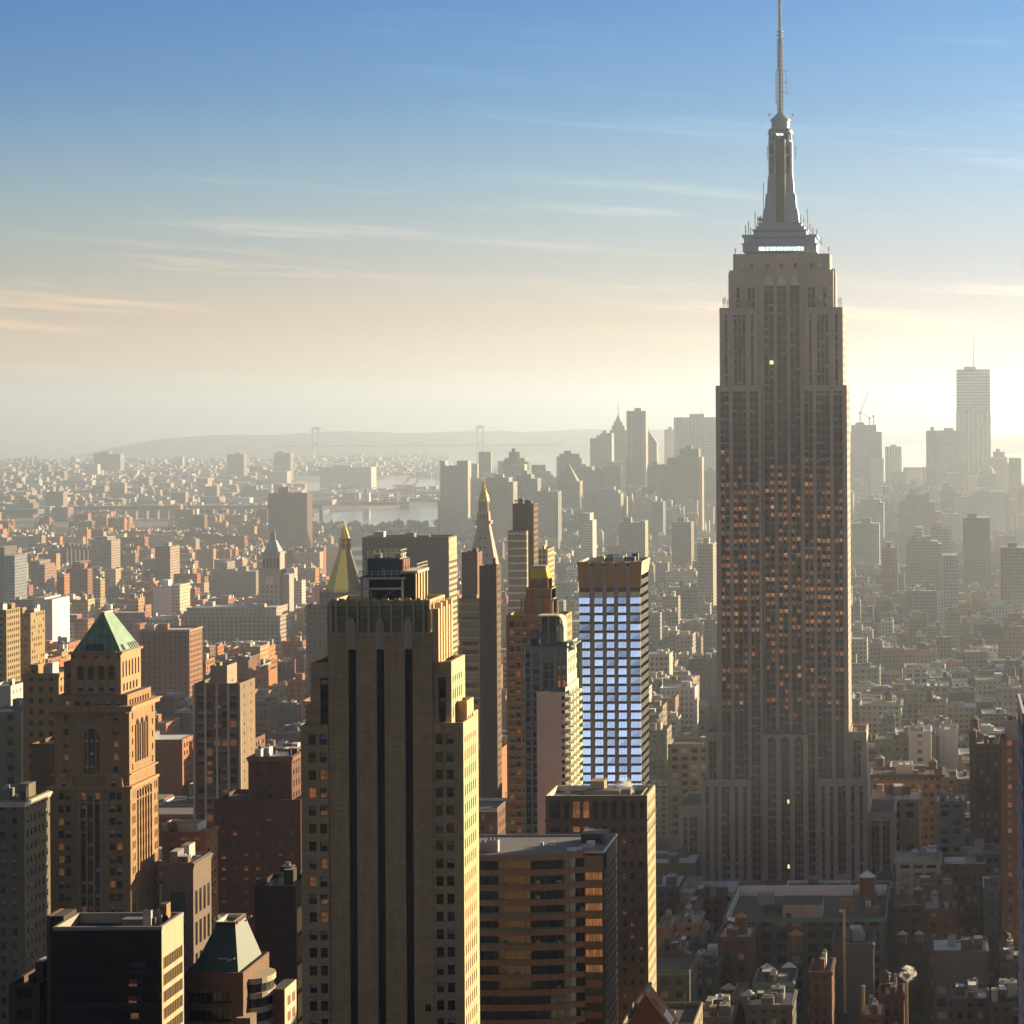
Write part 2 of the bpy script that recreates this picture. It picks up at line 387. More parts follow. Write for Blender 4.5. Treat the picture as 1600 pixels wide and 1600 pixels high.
def sheet(name, outline, lift, m, near=None):
    """a land sheet given by its shore line"""
    mb = MB(); pts = [gpt(u, v, lift) for u, v in outline] + (near or [])
    mb.face(pts, m)
    n = len(pts)
    for i in range(n):
        p, q = pts[i], pts[(i + 1) % n]
        mb.face([p, q, (q[0], q[1], q[2] - lift - 3), (p[0], p[1], p[2] - lift - 3)], m)
    o = mb.build(name); tag(o, kind='structure'); return o
def poly_dense(pts, n=8):
    out = []
    for i in range(len(pts)):
        a, b = pts[i], pts[(i + 1) % len(pts)]
        for k in range(n): out.append((a[0] + (b[0] - a[0]) * k / n, a[1] + (b[1] - a[1]) * k / n))
    return out
def make_ground():
    # the bay and the sea: one sheet round the place, out to the horizon
    mb = MB(); NA, rr = 96, [30, 800, 2000, 3500, 5000, 6500, 8000, 10000, 12500, 15000, 18000, 22000, 27000, 33000, 40000, 50000]
    ring = lambda r: [(r * math.sin(2 * math.pi * i / NA), r * math.cos(2 * math.pi * i / NA), gz(r, 0) - 3.0) for i in range(NA)]
    R = [ring(r) for r in rr]
    mb.face(R[0][::-1], WATER)
    for a, b in zip(R, R[1:]):
        for i in range(NA):
            j = (i + 1) % NA; mb.face([a[i], a[j], b[j], b[i]], WATER)
    tag(mb.build('water'), kind='structure')
    # Manhattan, whose streets the picture looks down into
    far = [(-90, 811), (200, 809), (420, 812), (455, 824), (560, 826), (690, 823), (700, 800), (1000, 793), (1250, 790), (1480, 790), (1560, 797), (1640, 805)]
    fp = [gpt(u, v, 0) for u, v in far]
    pts = [(-2600, -1500), (-2600, fp[0].y)] + [(p.x, p.y) for p in fp] + [(520, -1500)]
    xs = pts; mb = MB()
    d = []
    for i in range(len(xs)):
        a, b = xs[i], xs[(i + 1) % len(xs)]
        for k in range(10): d.append((a[0] + (b[0] - a[0]) * k / 10, a[1] + (b[1] - a[1]) * k / 10))
    mb.face([(x, y, gz(x, y) if y > 500 else 0.0) for x, y in d][::-1], LAND)
    for i in range(len(d)):
        (x, y), (p, q) = d[i], d[(i + 1) % len(d)]
        mb.face([(x, y, gz(x, y)), (p, q, gz(p, q)), (p, q, gz(p, q) - 5), (x, y, gz(x, y) - 5)], LAND)
    tag(mb.build('ground'), kind='structure')
    sheet('shore', poly_dense([(-90, 806), (380, 806), (440, 802), (490, 804), (515, 797), (575, 794), (640, 789), (700, 785), (770, 781), (765, 764), (690, 761), (600, 766), (470, 768), (400, 767), (-90, 767)]), 2.5, LAND)
    sheet('shore', poly_dense([(-90, 766.5), (210, 766), (340, 765), (440, 764), (425, 757), (480, 752), (600, 747), (690, 741), (790, 739), (790, 731), (700, 722), (600, 716), (520, 712), (400, 711), (300, 714), (150, 717), (-90, 722)]), 2.5, LAND)
    # wooded hills across the bay
    def hills(prof, D, dep):
        mb = MB(); n = len(prof); seed = random.Random(4)
        a, b, c = [], [], []
        for u, v in prof:
            p = Vector((X(u, v, D), D, Z(u, v, D)))
            a.append((p.x, D - dep, gz(p.x, D - dep) - 4)); b.append(tuple(p)); c.append((p.x, D + dep, gz(p.x, D + dep) - 4))
        for i in range(n - 1):
            mb.face([a[i], a[i + 1], b[i + 1], b[i]], HILL); mb.face([b[i], b[i + 1], c[i + 1], c[i]], HILL)
        tag(mb.build('hills', smooth=True), kind='structure')
    rn = random.Random(3)
    ridge = lambda u0, u1, f, st=14: [(u, f(u) + rn.uniform(-.7, .7)) for u in range(u0, u1, st)]
    hills(ridge(255, 1140, lambda u: 684 - 9.0 * min(1, (u - 255) / 260) - 5 * max(0, min(1, (u - 700) / 350)) + 1.2 * math.sin(u / 31)), 20500, 2200)
    hills(ridge(1535, 1680, lambda u: 690 - 10 * min(1, (u - 1535) / 50) + 0.8 * math.sin(u / 9)), 19000, 1800)
    hills(ridge(1120, 1560, lambda u: 676.5 + 0.8 * math.sin(u / 40)), 24000, 1500)
make_ground()

def make_haze(density=0.80e-4, aniso=0.60, col=(0.68, 0.81, 1.0)):
    m = bpy.data.materials.new('air_haze'); m.use_nodes = True; t = NT(m.node_tree)
    t.n.remove(t.n['Principled BSDF'])
    v = t.new('ShaderNodeVolumePrincipled'); v.inputs['Density'].default_value = density; v.inputs['Anisotropy'].default_value = aniso; v.inputs['Color'].default_value = (*col, 1)
    t.l.new(v.outputs[0], t.n['Material Output'].inputs['Volume'])
    mb = MB(); s = 50500; mb.box(-s, s, -s, s, gz(71500, 0) - 5, 500, None, bottom=True)
    me = bpy.data.meshes.new('haze'); me.from_pydata(mb.v, [], mb.f); me.materials.append(m)
    o = bpy.data.objects.new('haze', me); COL.objects.link(o); tag(o, kind='stuff')
    try: m.cycles.homogeneous_volume = True
    except Exception: pass
make_haze()
# ---------------------------------------------------------------- the great spire-topped skyscraper
LIME = stone('limestone', (0.48, 0.365, 0.31), 0.22, 0.12, rough=0.85, streak=0.3)
LIME2 = stone('limestone_pale', (0.66, 0.60, 0.48), 0.15, 0.2)
SPAN = plain('spandrel_grey', (0.018, 0.014, 0.014), 0.6, 0.0)
MULL = plain('mullion_nickel', (0.34, 0.21, 0.15), 0.35, 0.3)
ALU = plain('mast_aluminium', (0.32, 0.37, 0.50), 0.45, 0.2, 0.2)
ALUD = plain('mast_dark', (0.05, 0.05, 0.06), 0.4, 0.2)
def make_esb():
    D = 1290.0; cu = 1221.5; k = D / F
    zz = lambda v, DD=D: Z(cu, v, DD)
    cx = X(cu, 760, D)
    R = random.Random(11)
    root = thing('skyscraper', (cx, D + 20, 0), 'tallest stone skyscraper with stepped shoulders, dark window stripes and needle mast, towering over the grid', 'skyscraper')
    occ(D, 1119, 1327, 602, 1392, 'the great spire-topped skyscraper'); occ(D - 8, 1096, 1356, 1220, 1392); occ(D, 1100, 1354, 1147, 1392); occ(D, 1055, 1398, 1268, 1345)
    W = Wins()
    x = lambda px_: cx + px_ * k
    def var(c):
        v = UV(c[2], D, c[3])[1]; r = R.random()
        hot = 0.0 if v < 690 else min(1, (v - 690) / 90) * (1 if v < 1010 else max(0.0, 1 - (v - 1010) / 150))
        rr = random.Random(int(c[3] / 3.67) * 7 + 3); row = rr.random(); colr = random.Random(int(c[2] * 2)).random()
        if R.random() < hot * max(0.0, min(.95, 0.30 + .55 * row + .3 * (colr - .5))): return R.choice([3, 3, 7, 10, 12, 11, 13, 3] if row > .45 else [10, 9, 12, 3])  # orange panes: reflected sunlight painted on as glow, row by row
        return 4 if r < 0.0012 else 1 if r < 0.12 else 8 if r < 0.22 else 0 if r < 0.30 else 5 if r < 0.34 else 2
    def strips(mb, y, x0, x1, z0, z1, cols, ztop, zbot=None, grp=None):
        """stone wall with full-height recessed window strips: windows, dark spandrels between, thin nickel mullions"""
        zbot = z0 if zbot is None else zbot; cols = sorted(cols, key=lambda g: g[0][0])
        hs = [(a, b) for g in cols for (a, b) in [(g[0][0], g[-1][1])]]
        wall(mb, 'N', y, x0, x1, z0, z1, hs, [(zbot, ztop)], 0.6, LIME, SPAN)
        for g in cols:
            zf = ztop - 2.1
            rows = []
            while zf > zbot: rows.append(zf); zf -= 3.67
            for (a, b) in g:
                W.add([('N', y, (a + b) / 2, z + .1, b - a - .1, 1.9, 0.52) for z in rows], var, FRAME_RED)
            for (a, b), (c, d) in zip(g, g[1:]):
                mb.box(b - 0.02, c + 0.02, y - 0.05, y + 0.6, zbot, ztop, MULL, sides='NWE')
    def grp(c, n, w, gap=0.36):
        tot = n * w + (n - 1) * gap; return [(x(c) - tot / 2 + i * (w + gap), x(c) - tot / 2 + i * (w + gap) + w) for i in range(n)]
    zt = {q: zz(q) for q in (395, 421, 480, 602, 1147, 1220, 1400)}
    mb = MB()
    yb = D + 41
    # shaft wings, side faces, recessed centre
    for sgn in (-1, 1):
        a, b = sorted((x(sgn * 31.5), x(sgn * 102.5)))
        strips(mb, D, a, b, 0, zt[602], [grp(sgn * 42.5, 2, 1.75), grp(sgn * 65, 3, 1.8), grp(sgn * 88.5, 2, 1.75)], zz(611))
        # zone above the upper setback
        a2, b2 = sorted((x(sgn * 37), x(sgn * 96.5)))
        strips(mb, D + 2.5, a2, b2, zt[602], zt[480], [grp(sgn * 45.5, 1, 1.3), grp(sgn * 65, 3, 1.35, .6), grp(sgn * 86.5, 1, 1.3)], zz(491))
        # inner flanks of the recess
        xf = x(sgn * 31.5)
        mb.face([(xf, D, 0), (xf, D + 8, 0), (xf, D + 8, zt[602]), (xf, D, zt[602])], LIME)
        xf = x(sgn * 37); mb.face([(xf, D + 2.5, zt[602]), (xf, D + 8, zt[602]), (xf, D + 8, zt[480]), (xf, D + 2.5, zt[480])], LIME)
        mb.face([(a, D, zt[602]), (b, D, zt[602]), (b, yb, zt[602]), (a, yb, zt[602])], TAR2)
        mb.face([(a2, D + 2.5, zt[480]), (b2, D + 2.5, zt[480]), (b2, yb - 2, zt[480]), (a2, yb - 2, zt[480])], TAR2)
        # outer flanks (long side faces)
        xo = x(sgn * 102.5); f = 'W' if sgn > 0 else 'E'
        cs = even(D, yb, 5.2, 0.34, 2.0)
        wall(mb, f, xo, D, yb, 0, zt[602], cs, [(z - .1, z + 1.8) for z in [zz(617) - 3.67 * i for i in range(66)] if z > 2][::-1], 0.1, LIME, [G_DARK, G_WARM, SPAN], R)
        xo = x(sgn * 96.5); wall(mb, f, xo, D + 2.5, yb - 2, zt[602], zt[480], even(D + 2.5, yb - 2, 5.2, .34, 2), [(z, z + 1.8) for z in [zz(497) - 3.67 * i for i in range(9)]][::-1], 0.1, LIME, [G_DARK, G_WARM], R)
    # recessed centre bays
    strips(mb, D + 8, x(-37), x(37), 0, zt[421], [grp(-20.5, 2, 1.95), grp(0, 2, 1.95), grp(20.5, 2, 1.95)], zz(445), 0)
    mb.face([(x(-102.5), yb, 0), (x(102.5), yb, 0), (x(102.5), yb, zt[602]), (x(-102.5), yb, zt[602])], LIME)
    mb.face([(x(-96.5), yb - 2, zt[602]), (x(96.5), yb - 2, zt[602]), (x(96.5), yb - 2, zt[480]), (x(-96.5), yb - 2, zt[480])], LIME)
    mb.build('wall', root)
    # crown blocks below the deck
    mb = MB()
    for sgn in (-1, 1):
        a, b = sorted((x(sgn * 37), x(sgn * 81.5)))
        strips(mb, D + 6, a, b, zt[480], zt[421], [grp(sgn * 47, 2, 1.5), grp(sgn * 68, 1, 1.4)], zz(448))
        xo = x(sgn * 81.5); wall(mb, 'W' if sgn > 0 else 'E', xo, D + 6, yb - 6, zt[480], zt[421], even(D + 6, yb - 6, 5, .3, 3), [(zz(476), zz(450))], .4, LIME, G_DARK)
        mb.face([(a, D + 6, zt[421]), (b, D + 6, zt[421]), (b, yb - 6, zt[421]), (a, yb - 6, zt[421])], TAR2)
        xf = x(sgn * 37); mb.face([(xf, D + 6, zt[480]), (xf, D + 8, zt[480]), (xf, D + 8, zt[421]), (xf, D + 6, zt[421])], LIME)
        # angled corner buttresses
        mb.box(*sorted((x(sgn * 81.5), x(sgn * 84.5))), D + 12, yb - 12, zt[480], zz(424), LIME)
    mb.face([(x(-37), D + 8, zt[421]), (x(37), D + 8, zt[421]), (x(37), yb - 6, zt[421]), (x(-37), yb - 6, zt[421])], TAR2)
    hs = [(x(q) - .85, x(q) + .85) for q in (-47, -22, 0, 22, 47)]
    wall(mb, 'N', D + 8.3, x(-76), x(76), zt[421], zt[395], hs, [(zz(418), zz(409.5))], .5, LIME, [G_WARM, G_DARK], R)
    for f, q in (('W', 76), ('E', -76)): wall(mb, f, x(q), D + 8.3, yb - 7, zt[421], zt[395], even(D + 10, yb - 8, 7, .2), [(zz(418), zz(410))], .4, LIME, G_DARK)
    mb.face([(x(-76), yb - 7, zt[421]), (x(76), yb - 7, zt[421]), (x(76), yb - 7, zt[395]), (x(-76), yb - 7, zt[395])], LIME)
    roof_mesh(mb, x(-76), x(76), D + 8.3, yb - 7, zt[395], LIME, TAR2, 1.4, .8)
    mb.build('crown', root)
    for q in (-20.5, 0, 20.5):   # pale carved heads above the centre bays
        c = x(q); mb = MB()
        for dx, a, b, w in ((0, 445, 429, 1.5), (-1.15, 445, 433, .8), (1.15, 445, 433, .8), (-1.7, 445, 440, .7), (1.7, 445, 440, .7)):
            mb.box(c + dx - w / 2, c + dx + w / 2, D + 7.6 - (.2 if dx == 0 else 0), D + 8.0, zz(a), zz(b), LIME2)
        mb.build('ornament', root)
    # lower masses
    def lower(a, b, vt, y0, y1, cols, vtop, name='shoulder'):
        mb = MB(); z1 = zz(vt, y0); h0, h1 = cx + a * k, cx + b * k
        strips(mb, y0, h0, h1, 0, z1, [grp(c, n, 1.5) for c, n in cols], zz(vtop, y0))
        mb.face([(h1, y0, 0), (h1, y1, 0), (h1, y1, z1), (h1, y0, z1)], LIME); mb.face([(h0, y0, 0), (h0, y1, 0), (h0, y1, z1), (h0, y0, z1)], LIME)
        mb.face([(h0, y1, 0), (h1, y1, 0), (h1, y1, z1), (h0, y1, z1)], LIME)
        roof_mesh(mb, h0, h1, y0, y1, z1 + .9, LIME, TAR, 1.1, .7)
        for p in (h0, h1): pass
        mb.box(h0, h1, y0, y0 + .02, z1, z1 + .9, LIME, sides='N')
        mb.face([(h1, y0, z1), (h1, y1, z1), (h1, y1, z1 + .9), (h1, y0, z1 + .9)], LIME)
        return mb.build(name, root)
    lower(-122, -101, 1147, D + 1.5, D + 34, [(-111, 2)], 1158)
    lower(103, 130, 1147, D + 1.5, D + 34, [(115, 2)], 1158)
    lower(-126, -49, 1220, D - 9, D + 40, [(-116.5, 1), (-103.5, 1), (-88, 2), (-71.5, 1), (-58.5, 1)], 1229)
    lower(54, 132, 1220, D - 9, D + 40, [(63, 1), (76, 1), (92, 2), (109, 1), (122, 1)], 1229)
    lower(-165, -126, 1260, D + 3, D + 50, [(-155, 1), (-142, 2)], 1276, 'wing')
    lower(132, 174, 1273, D + 3, D + 50, [(143, 2), (160, 2)], 1284, 'wing')
    # centre block with the three arched bays
    mb = MB(); y0 = D - 6; z1 = zz(1148, y0); h0, h1 = x(-31), x(39.5) 
    bays = [x(-17), x(4), x(25)]
    hs = [(c - 1.9, c + 1.9) for c in bays]
    wall(mb, 'N', y0, h0, h1, 0, z1, hs, [(0, zz(1160, y0))], 0.8, LIME, SPAN)
    for c in bays:
        for i in range(6):   # pointed arch heads, stepping in
            t = (i + 1) / 7; w = 1.9 * (t ** 1.7)
            za, zb = zz(1160 - 1.2 * i, y0), zz(1160 - 1.2 * (i + 1), y0)
        pts = [(c + 1.9 * math.cos(a), zz(1160, y0) + 2.6 * math.sin(a)) for a in [math.pi * i / 10 for i in range(11)]]
        mb.face([(p, y0 - .03, q) for p, q in pts], SPAN)
        for s in (-.62, .62): mb.box(c + s - .14, c + s + .14, y0 - .06, y0 + .8, 0, zz(1160, y0), MULL, sides='NWE')
        for i in range(3):
            cc = c + (i - 1) * 1.24
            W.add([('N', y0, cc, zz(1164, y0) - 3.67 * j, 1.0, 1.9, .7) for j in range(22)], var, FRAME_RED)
    for a in (h0, h1): mb.face([(a, y0, 0), (a, D + 8, 0), (a, D + 8, z1), (a, y0, z1)], LIME)
    mb.face([(h0, y0, z1), (h1, y0, z1), (h1, D + 8, z1), (h0, D + 8, z1)], TAR2)
    mb.build('arched_bay', root)
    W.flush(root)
    # ------------- metal top: tiers, mast, antenna
    ym = D + 24
    m2 = lambda v: zz(v, ym)
    kk = ym / F
    mx = X(1220, 300, ym)
    mb = MB()
    def tier(hw, va, vb, dep, m=ALU): mb.box(mx - hw * kk, mx + hw * kk, ym - dep, ym + dep, m2(va), m2(vb), m, bottom=True)
    tier(57, 395.5, 384, 13); tier(59, 384, 382.5, 13.6, STEEL); tier(55, 382.5, 373, 12.4); tier(58, 373, 369, 13.2, ALU); tier(41, 369, 362, 10); tier(43, 362, 360.5, 10.6, STEEL)
    tier(37, 360.5, 355, 9); tier(33, 355, 349.5, 8.2); tier(34.5, 351, 349.5, 8.6, STEEL)
    for i in range(30):
        for va, hw, dep in ((383, 55, 12.4), (372.4, 40, 13.2), (361.5, 38, 10.05)):
            q = mx - hw * kk + (i + .5) * 2 * hw * kk / 30
            mb.box(q - .16, q + .16, ym - dep - .12, ym - dep, m2(va + 3), m2(va), ALUD)
    mb.build('deck_tier', root)
    mb = MB()
    for i in range(13):
        a = mx + (-32 + i * 5.4) * kk; mb.box(a, a + 4.4 * kk, ym - 13.12, ym - 13.0, m2(394), m2(388), lit('deck_glass', (0.80, 1.0, 0.95), 0.55))
    mb.build('deck_window', root)
    mb = MB()   # mast: dark glazed front strip between winged buttresses
    prof = [(349.5, 29), (340, 28), (327, 26.5), (326, 24.5), (304, 23), (303, 21), (278, 19.5), (275, 18.5), (222, 18.5)]
    for dep, sc in ((1.0, 1.0),):
        fr, bk = ym - 6.0, ym + 6.0
        for (va, wa), (vb, wb) in zip(prof, prof[1:]):
            for s in (-1, 1):
                xa, xb, xi = mx + s * wa * kk, mx + s * wb * kk, mx + s * 7.5 * kk
                fa, fb = ym - wa * .8 * kk, ym - wb * .8 * kk
                mb.face([(xi, fa, m2(va)), (xa, fa + (wa - 7.5) * .45 * kk, m2(va)), (xb, fb + (wb - 7.5) * .45 * kk, m2(vb)), (xi, fb, m2(vb))], ALU)
                ga, gb = ym + wa * .8 * kk, ym + wb * .8 * kk
                mb.face([(xa, fa + (wa - 7.5) * .45 * kk, m2(va)), (xa, ga, m2(va)), (xb, gb, m2(vb)), (xb, fb + (wb - 7.5) * .45 * kk, m2(vb))], ALU)
                mb.face([(xi, ga, m2(va)), (xa, ga, m2(va)), (xb, gb, m2(vb)), (xi, gb, m2(vb))], ALU)
    for s in (-1, 1):
        mb.box(mx + s * 7.5 * kk - .25, mx + s * 7.5 * kk + .25, ym - 7.6, ym - 5.2, m2(349.5), m2(220), STEEL)
        for a, b in ((272, 262), (258, 246), (242, 228)): mb.box(mx + s * 13.5 * kk - .9, mx + s * 13.5 * kk + .9, ym - 4.6, ym - 3.2, m2(a), m2(b), ALUD)
    mb.build('mast', root)
    mb = MB(); mb.box(mx - 7.5 * kk, mx + 7.5 * kk, ym - 6.0, ym + 5, m2(352), m2(220), ALUD)
    for i in range(34): mb.box(mx - 7.2 * kk, mx + 7.2 * kk, ym - 6.08, ym - 6.0, m2(349 - i * 3.8), m2(348.5 - i * 3.8), SPAN)
    mb.build('mast_glazing', root)
    mb = MB(); c = (mx, ym)
    for r0, r1, va, vb, m in ((18.5, 18.5, 222, 220, STEEL), (17.8, 17.8, 220, 209, ALUD), (20, 20, 209, 207, ALU), (18.5, 18.5, 207, 203, ALUD), (19.5, 16.5, 203, 201, ALU), (14, 14, 201, 189, ALU), (16, 16, 189, 187, STEEL), (14.8, 13.2, 187, 185, ALU), (13.2, 9, 185, 181, ALU), (9, 4.5, 181, 176.5, ALU), (15, 15, 196, 195, STEEL)):
        mb.cyl(*c, r0 * kk, r1 * kk, m2(va), m2(vb), m, 24, bottom=True)
    mb.box(mx - 1.6, mx + 1.6, ym - 18.2 * kk, ym - 17.2 * kk, m2(213.5), m2(210), lit('deck_glass', (0.8, 1.0, .95), .55))
    for i in range(16):
        a = 2 * math.pi * i / 16; mb.box(mx + 18.2 * kk * math.cos(a) - .12, mx + 18.2 * kk * math.cos(a) + .12, ym + 18.2 * kk * math.sin(a) - .12, ym + 18.2 * kk * math.sin(a) + .12, m2(220), m2(203), ALU)
    mb.build('lantern', root)
    mb = MB()   # broadcast antenna
    m3 = lambda v: m2(v)
    ax = lambda v: X(1220 - (300 - v) * 0, 300, ym)
    mb.cyl(mx, ym, 2.6 * kk, 2.2 * kk, m2(176.5), m2(49), STEEL, 8)
    for s in (-1, 1):
        for t in (-1, 1): mb.bar((mx + s * 4.2 * kk, ym + t * 4.2 * kk, m2(177)), (mx + s * 3.3 * kk, ym + t * 3.3 * kk, m2(60)), .28, WHITE)
    for i in range(34):
        v = 175 - i * 3.4; w = 4.2 - .9 * i / 34
        mb.box(mx - w * kk, mx + w * kk, ym - w * kk, ym + w * kk, m2(v), m2(v - .5), STEEL if i % 2 else WHITE, bottom=True)
    for v, r in ((49, 6), (55, 5.4), (66, 5), (78, 5.4), (84, 4.6), (97, 4.5)): mb.cyl(mx, ym, r * kk, r * kk, m2(v + 1.3), m2(v), STEEL, 10, bottom=True)
    mb.cyl(mx, ym, 2.6 * kk, 2.1 * kk, m2(49), m2(-20), WHITE, 8)
    for i in range(20): mb.cyl(mx, ym, 2.9 * kk, 2.9 * kk, m2(46 - i * 3.4), m2(45 - i * 3.4), STEEL, 8, bottom=True)
    mb.cyl(mx, ym, 1.2 * kk, 0.3 * kk, m2(-20), m2(-70), WHITE, 6)
    for s, va, vb in ((1, 148, 109), (-1, 163, 110)):
        mb.bar((mx + s * (11 if s > 0 else 6.5) * kk, ym, m2(va)), (mx + s * (11 if s > 0 else 6.5) * kk, ym, m2(vb)), .45, WHITE)
        for v in (va - 3, (va + vb) / 2, vb + 2): mb.bar((mx, ym, m2(v)), (mx + s * (11 if s > 0 else 6.5) * kk, ym, m2(v)), .3, STEEL)
    mb.build('antenna', root)
    # clutter of small aerials, pipes and dishes round the setbacks
    R2 = random.Random(5)
    def aerial(u, v0, v1, y=ym - 9, w=.28):
        mb = MB(); xx = X(u, v0, y); z0, z1 = Z(u, v0, y), Z(u, v1, y)
        mb.bar((xx, y, z0), (xx, y, z1), w, STEEL)
        for q in (.45, .7, .9): mb.bar((xx - .5, y, z0 + (z1 - z0) * q), (xx + .5, y, z0 + (z1 - z0) * q), w * .7, STEEL)
        mb.build('aerial', root)
    for u, v0, v1 in ((1165, 370, 352), (1169.5, 370, 346), (1173, 369, 356), (1180, 366, 331), (1184, 362, 338), (1188, 357, 336), (1193, 330, 285), (1251, 352, 335), (1256, 362, 340), (1262, 364, 326), (1266, 368, 350), (1270, 371, 356), (1276, 374, 358), (1283, 384, 374), (1164, 386, 378), (1202, 182, 178), (1239, 182, 178), (1199, 250, 228), (1243.5, 250, 228)): aerial(u, v0, v1)
    for u, v0, v1 in ((1130, 480, 466), (1133, 480, 464), (1137, 480, 468), (1305, 480, 462), (1311, 480, 466), (1314, 480, 464), (1295, 396, 386), (1149, 396, 388)): aerial(u, v0, v1, D + 9)
    for u, v, r, m in ((1156.5, 474.5, 4.6, plain('dish_tan', (.42, .25, .13), .6)), (1168.5, 476, 4.8, MC['dish_tan']), (1276.5, 470.5, 3.6, MC['dish_tan']), (1284, 464, 2.6, WHITE), (1283.5, 468.8, 2.3, WHITE), (1292.5, 470.8, 3.6, WHITE), (1297, 475, 2.1, WHITE), (1159.5, 415, 2.9, WHITE), (1279.5, 413.5, 3, WHITE), (1188, 343, 3.6, ALU)):
        mb = MB(); y = D + 4.6 if v > 440 else D + 7.6 if v > 400 else ym - 9; xx, z0, rr = X(u, v, y), Z(u, v, y), r * y / F; n = 16
        ring = [(xx + rr * math.cos(2 * math.pi * i / n), y, z0 + rr * math.sin(2 * math.pi * i / n)) for i in range(n)]
        bk = [(xx + rr * .5 * math.cos(2 * math.pi * i / n), y + .5, z0 + rr * .5 * math.sin(2 * math.pi * i / n)) for i in range(n)]
        mb.face(bk[::-1], m)
        for i in range(n): j = (i + 1) % n; mb.face([ring[i], ring[j], bk[j], bk[i]], m)
        mb.bar((xx, y + .5, z0), (xx, y + .9, z0 - 1.0), .25, STEEL); mb.bar((xx, y + .9, z0 - 1.0), (xx, y + .9, z0 - rr - 1.2), .25, STEEL)
        mb.build('dish', root)
    mb = MB()
    for u in (1301, 1303.5): mb.cyl(X(u, 450, D + 14), D + 14, .55, .55, Z(u, 478, D + 14), Z(u, 420, D + 14), STEEL, 8)
    mb.build('pipe', root)
make_esb()
# ---------------------------------------------------------------- generic building, given by its place in the picture
RB = random.Random(77)
def clutter(root, x0, x1, y0, y1, z, R, m=None, n=3, mats=None):
    """bulkheads, vents and ducts standing on a roof"""
    w, d = x1 - x0, y1 - y0
    if w < 4 or d < 4: return
    for i in range(n):
        bw, bd, bh = R.uniform(.12, .3) * min(w, 34), R.uniform(.15, .35) * min(d, 30), R.uniform(1.6, 4.6)
        bx, by = R.uniform(x0 + .8, max(x0 + .9, x1 - bw - .8)), R.uniform(y0 + 1, max(y0 + 1.1, y1 - bd - 1))
        mb = MB(); mm = m if (i == 0 and m) else R.choice(mats or [STEEL, TAR2, SILVER, m or TAR2])
        mb.box(bx, bx + bw, by, by + bd, z - .05, z + bh, mm, top=R.choice(ROOFS))
        if i == 0 and bh > 2.4:
            mb.box(bx + bw * .3, bx + bw * .3 + 1.1, by - .06, by, z, z + 2.1, BLACK)
        if i > 0 and R.random() < .5: mb.cyl(bx + bw / 2, by + bd / 2, .6, .6, z + bh, z + bh + .9, STEEL, 8)
        mb.build('bulkhead' if i == 0 else 'roof_unit', root)
    if n and y0 < 1500 and w > 8:
        mb = MB(); k = R.choice([STEEL, SILVER, TAR2]); a, b = R.uniform(x0 + 1, x0 + w * .4), R.uniform(y0 + 1.2, y1 - 2); e = min(x1 - 1, a + R.uniform(4, 11)); c = R.choice([-1, 1]) * R.uniform(1.5, 4); q = max(y0 + 1, min(y1 - 1, b + c))
        mb.bar((a, b, z + .5), (e, b, z + .5), R.uniform(.4, .8), k); mb.bar((e, b, z + .5), (e, q, z + .5), .5, k); mb.bar((a, b, z - .1), (a, b, z + 1.2), .5, k); mb.build('duct', root)
        mb = MB(); pa, pb = R.uniform(x0 + 1, x1 - 1), R.uniform(y0 + .8, y1 - .8); hh = R.uniform(1.5, 4.5); mb.bar((pa, pb, z - .1), (pa, pb, z + hh), .16, R.choice([STEEL, FRAME])); mb.bar((pa - .5, pb, z + hh * .85), (pa + .5, pb, z + hh * .85), .1, STEEL); mb.build('vent_pipe', root)
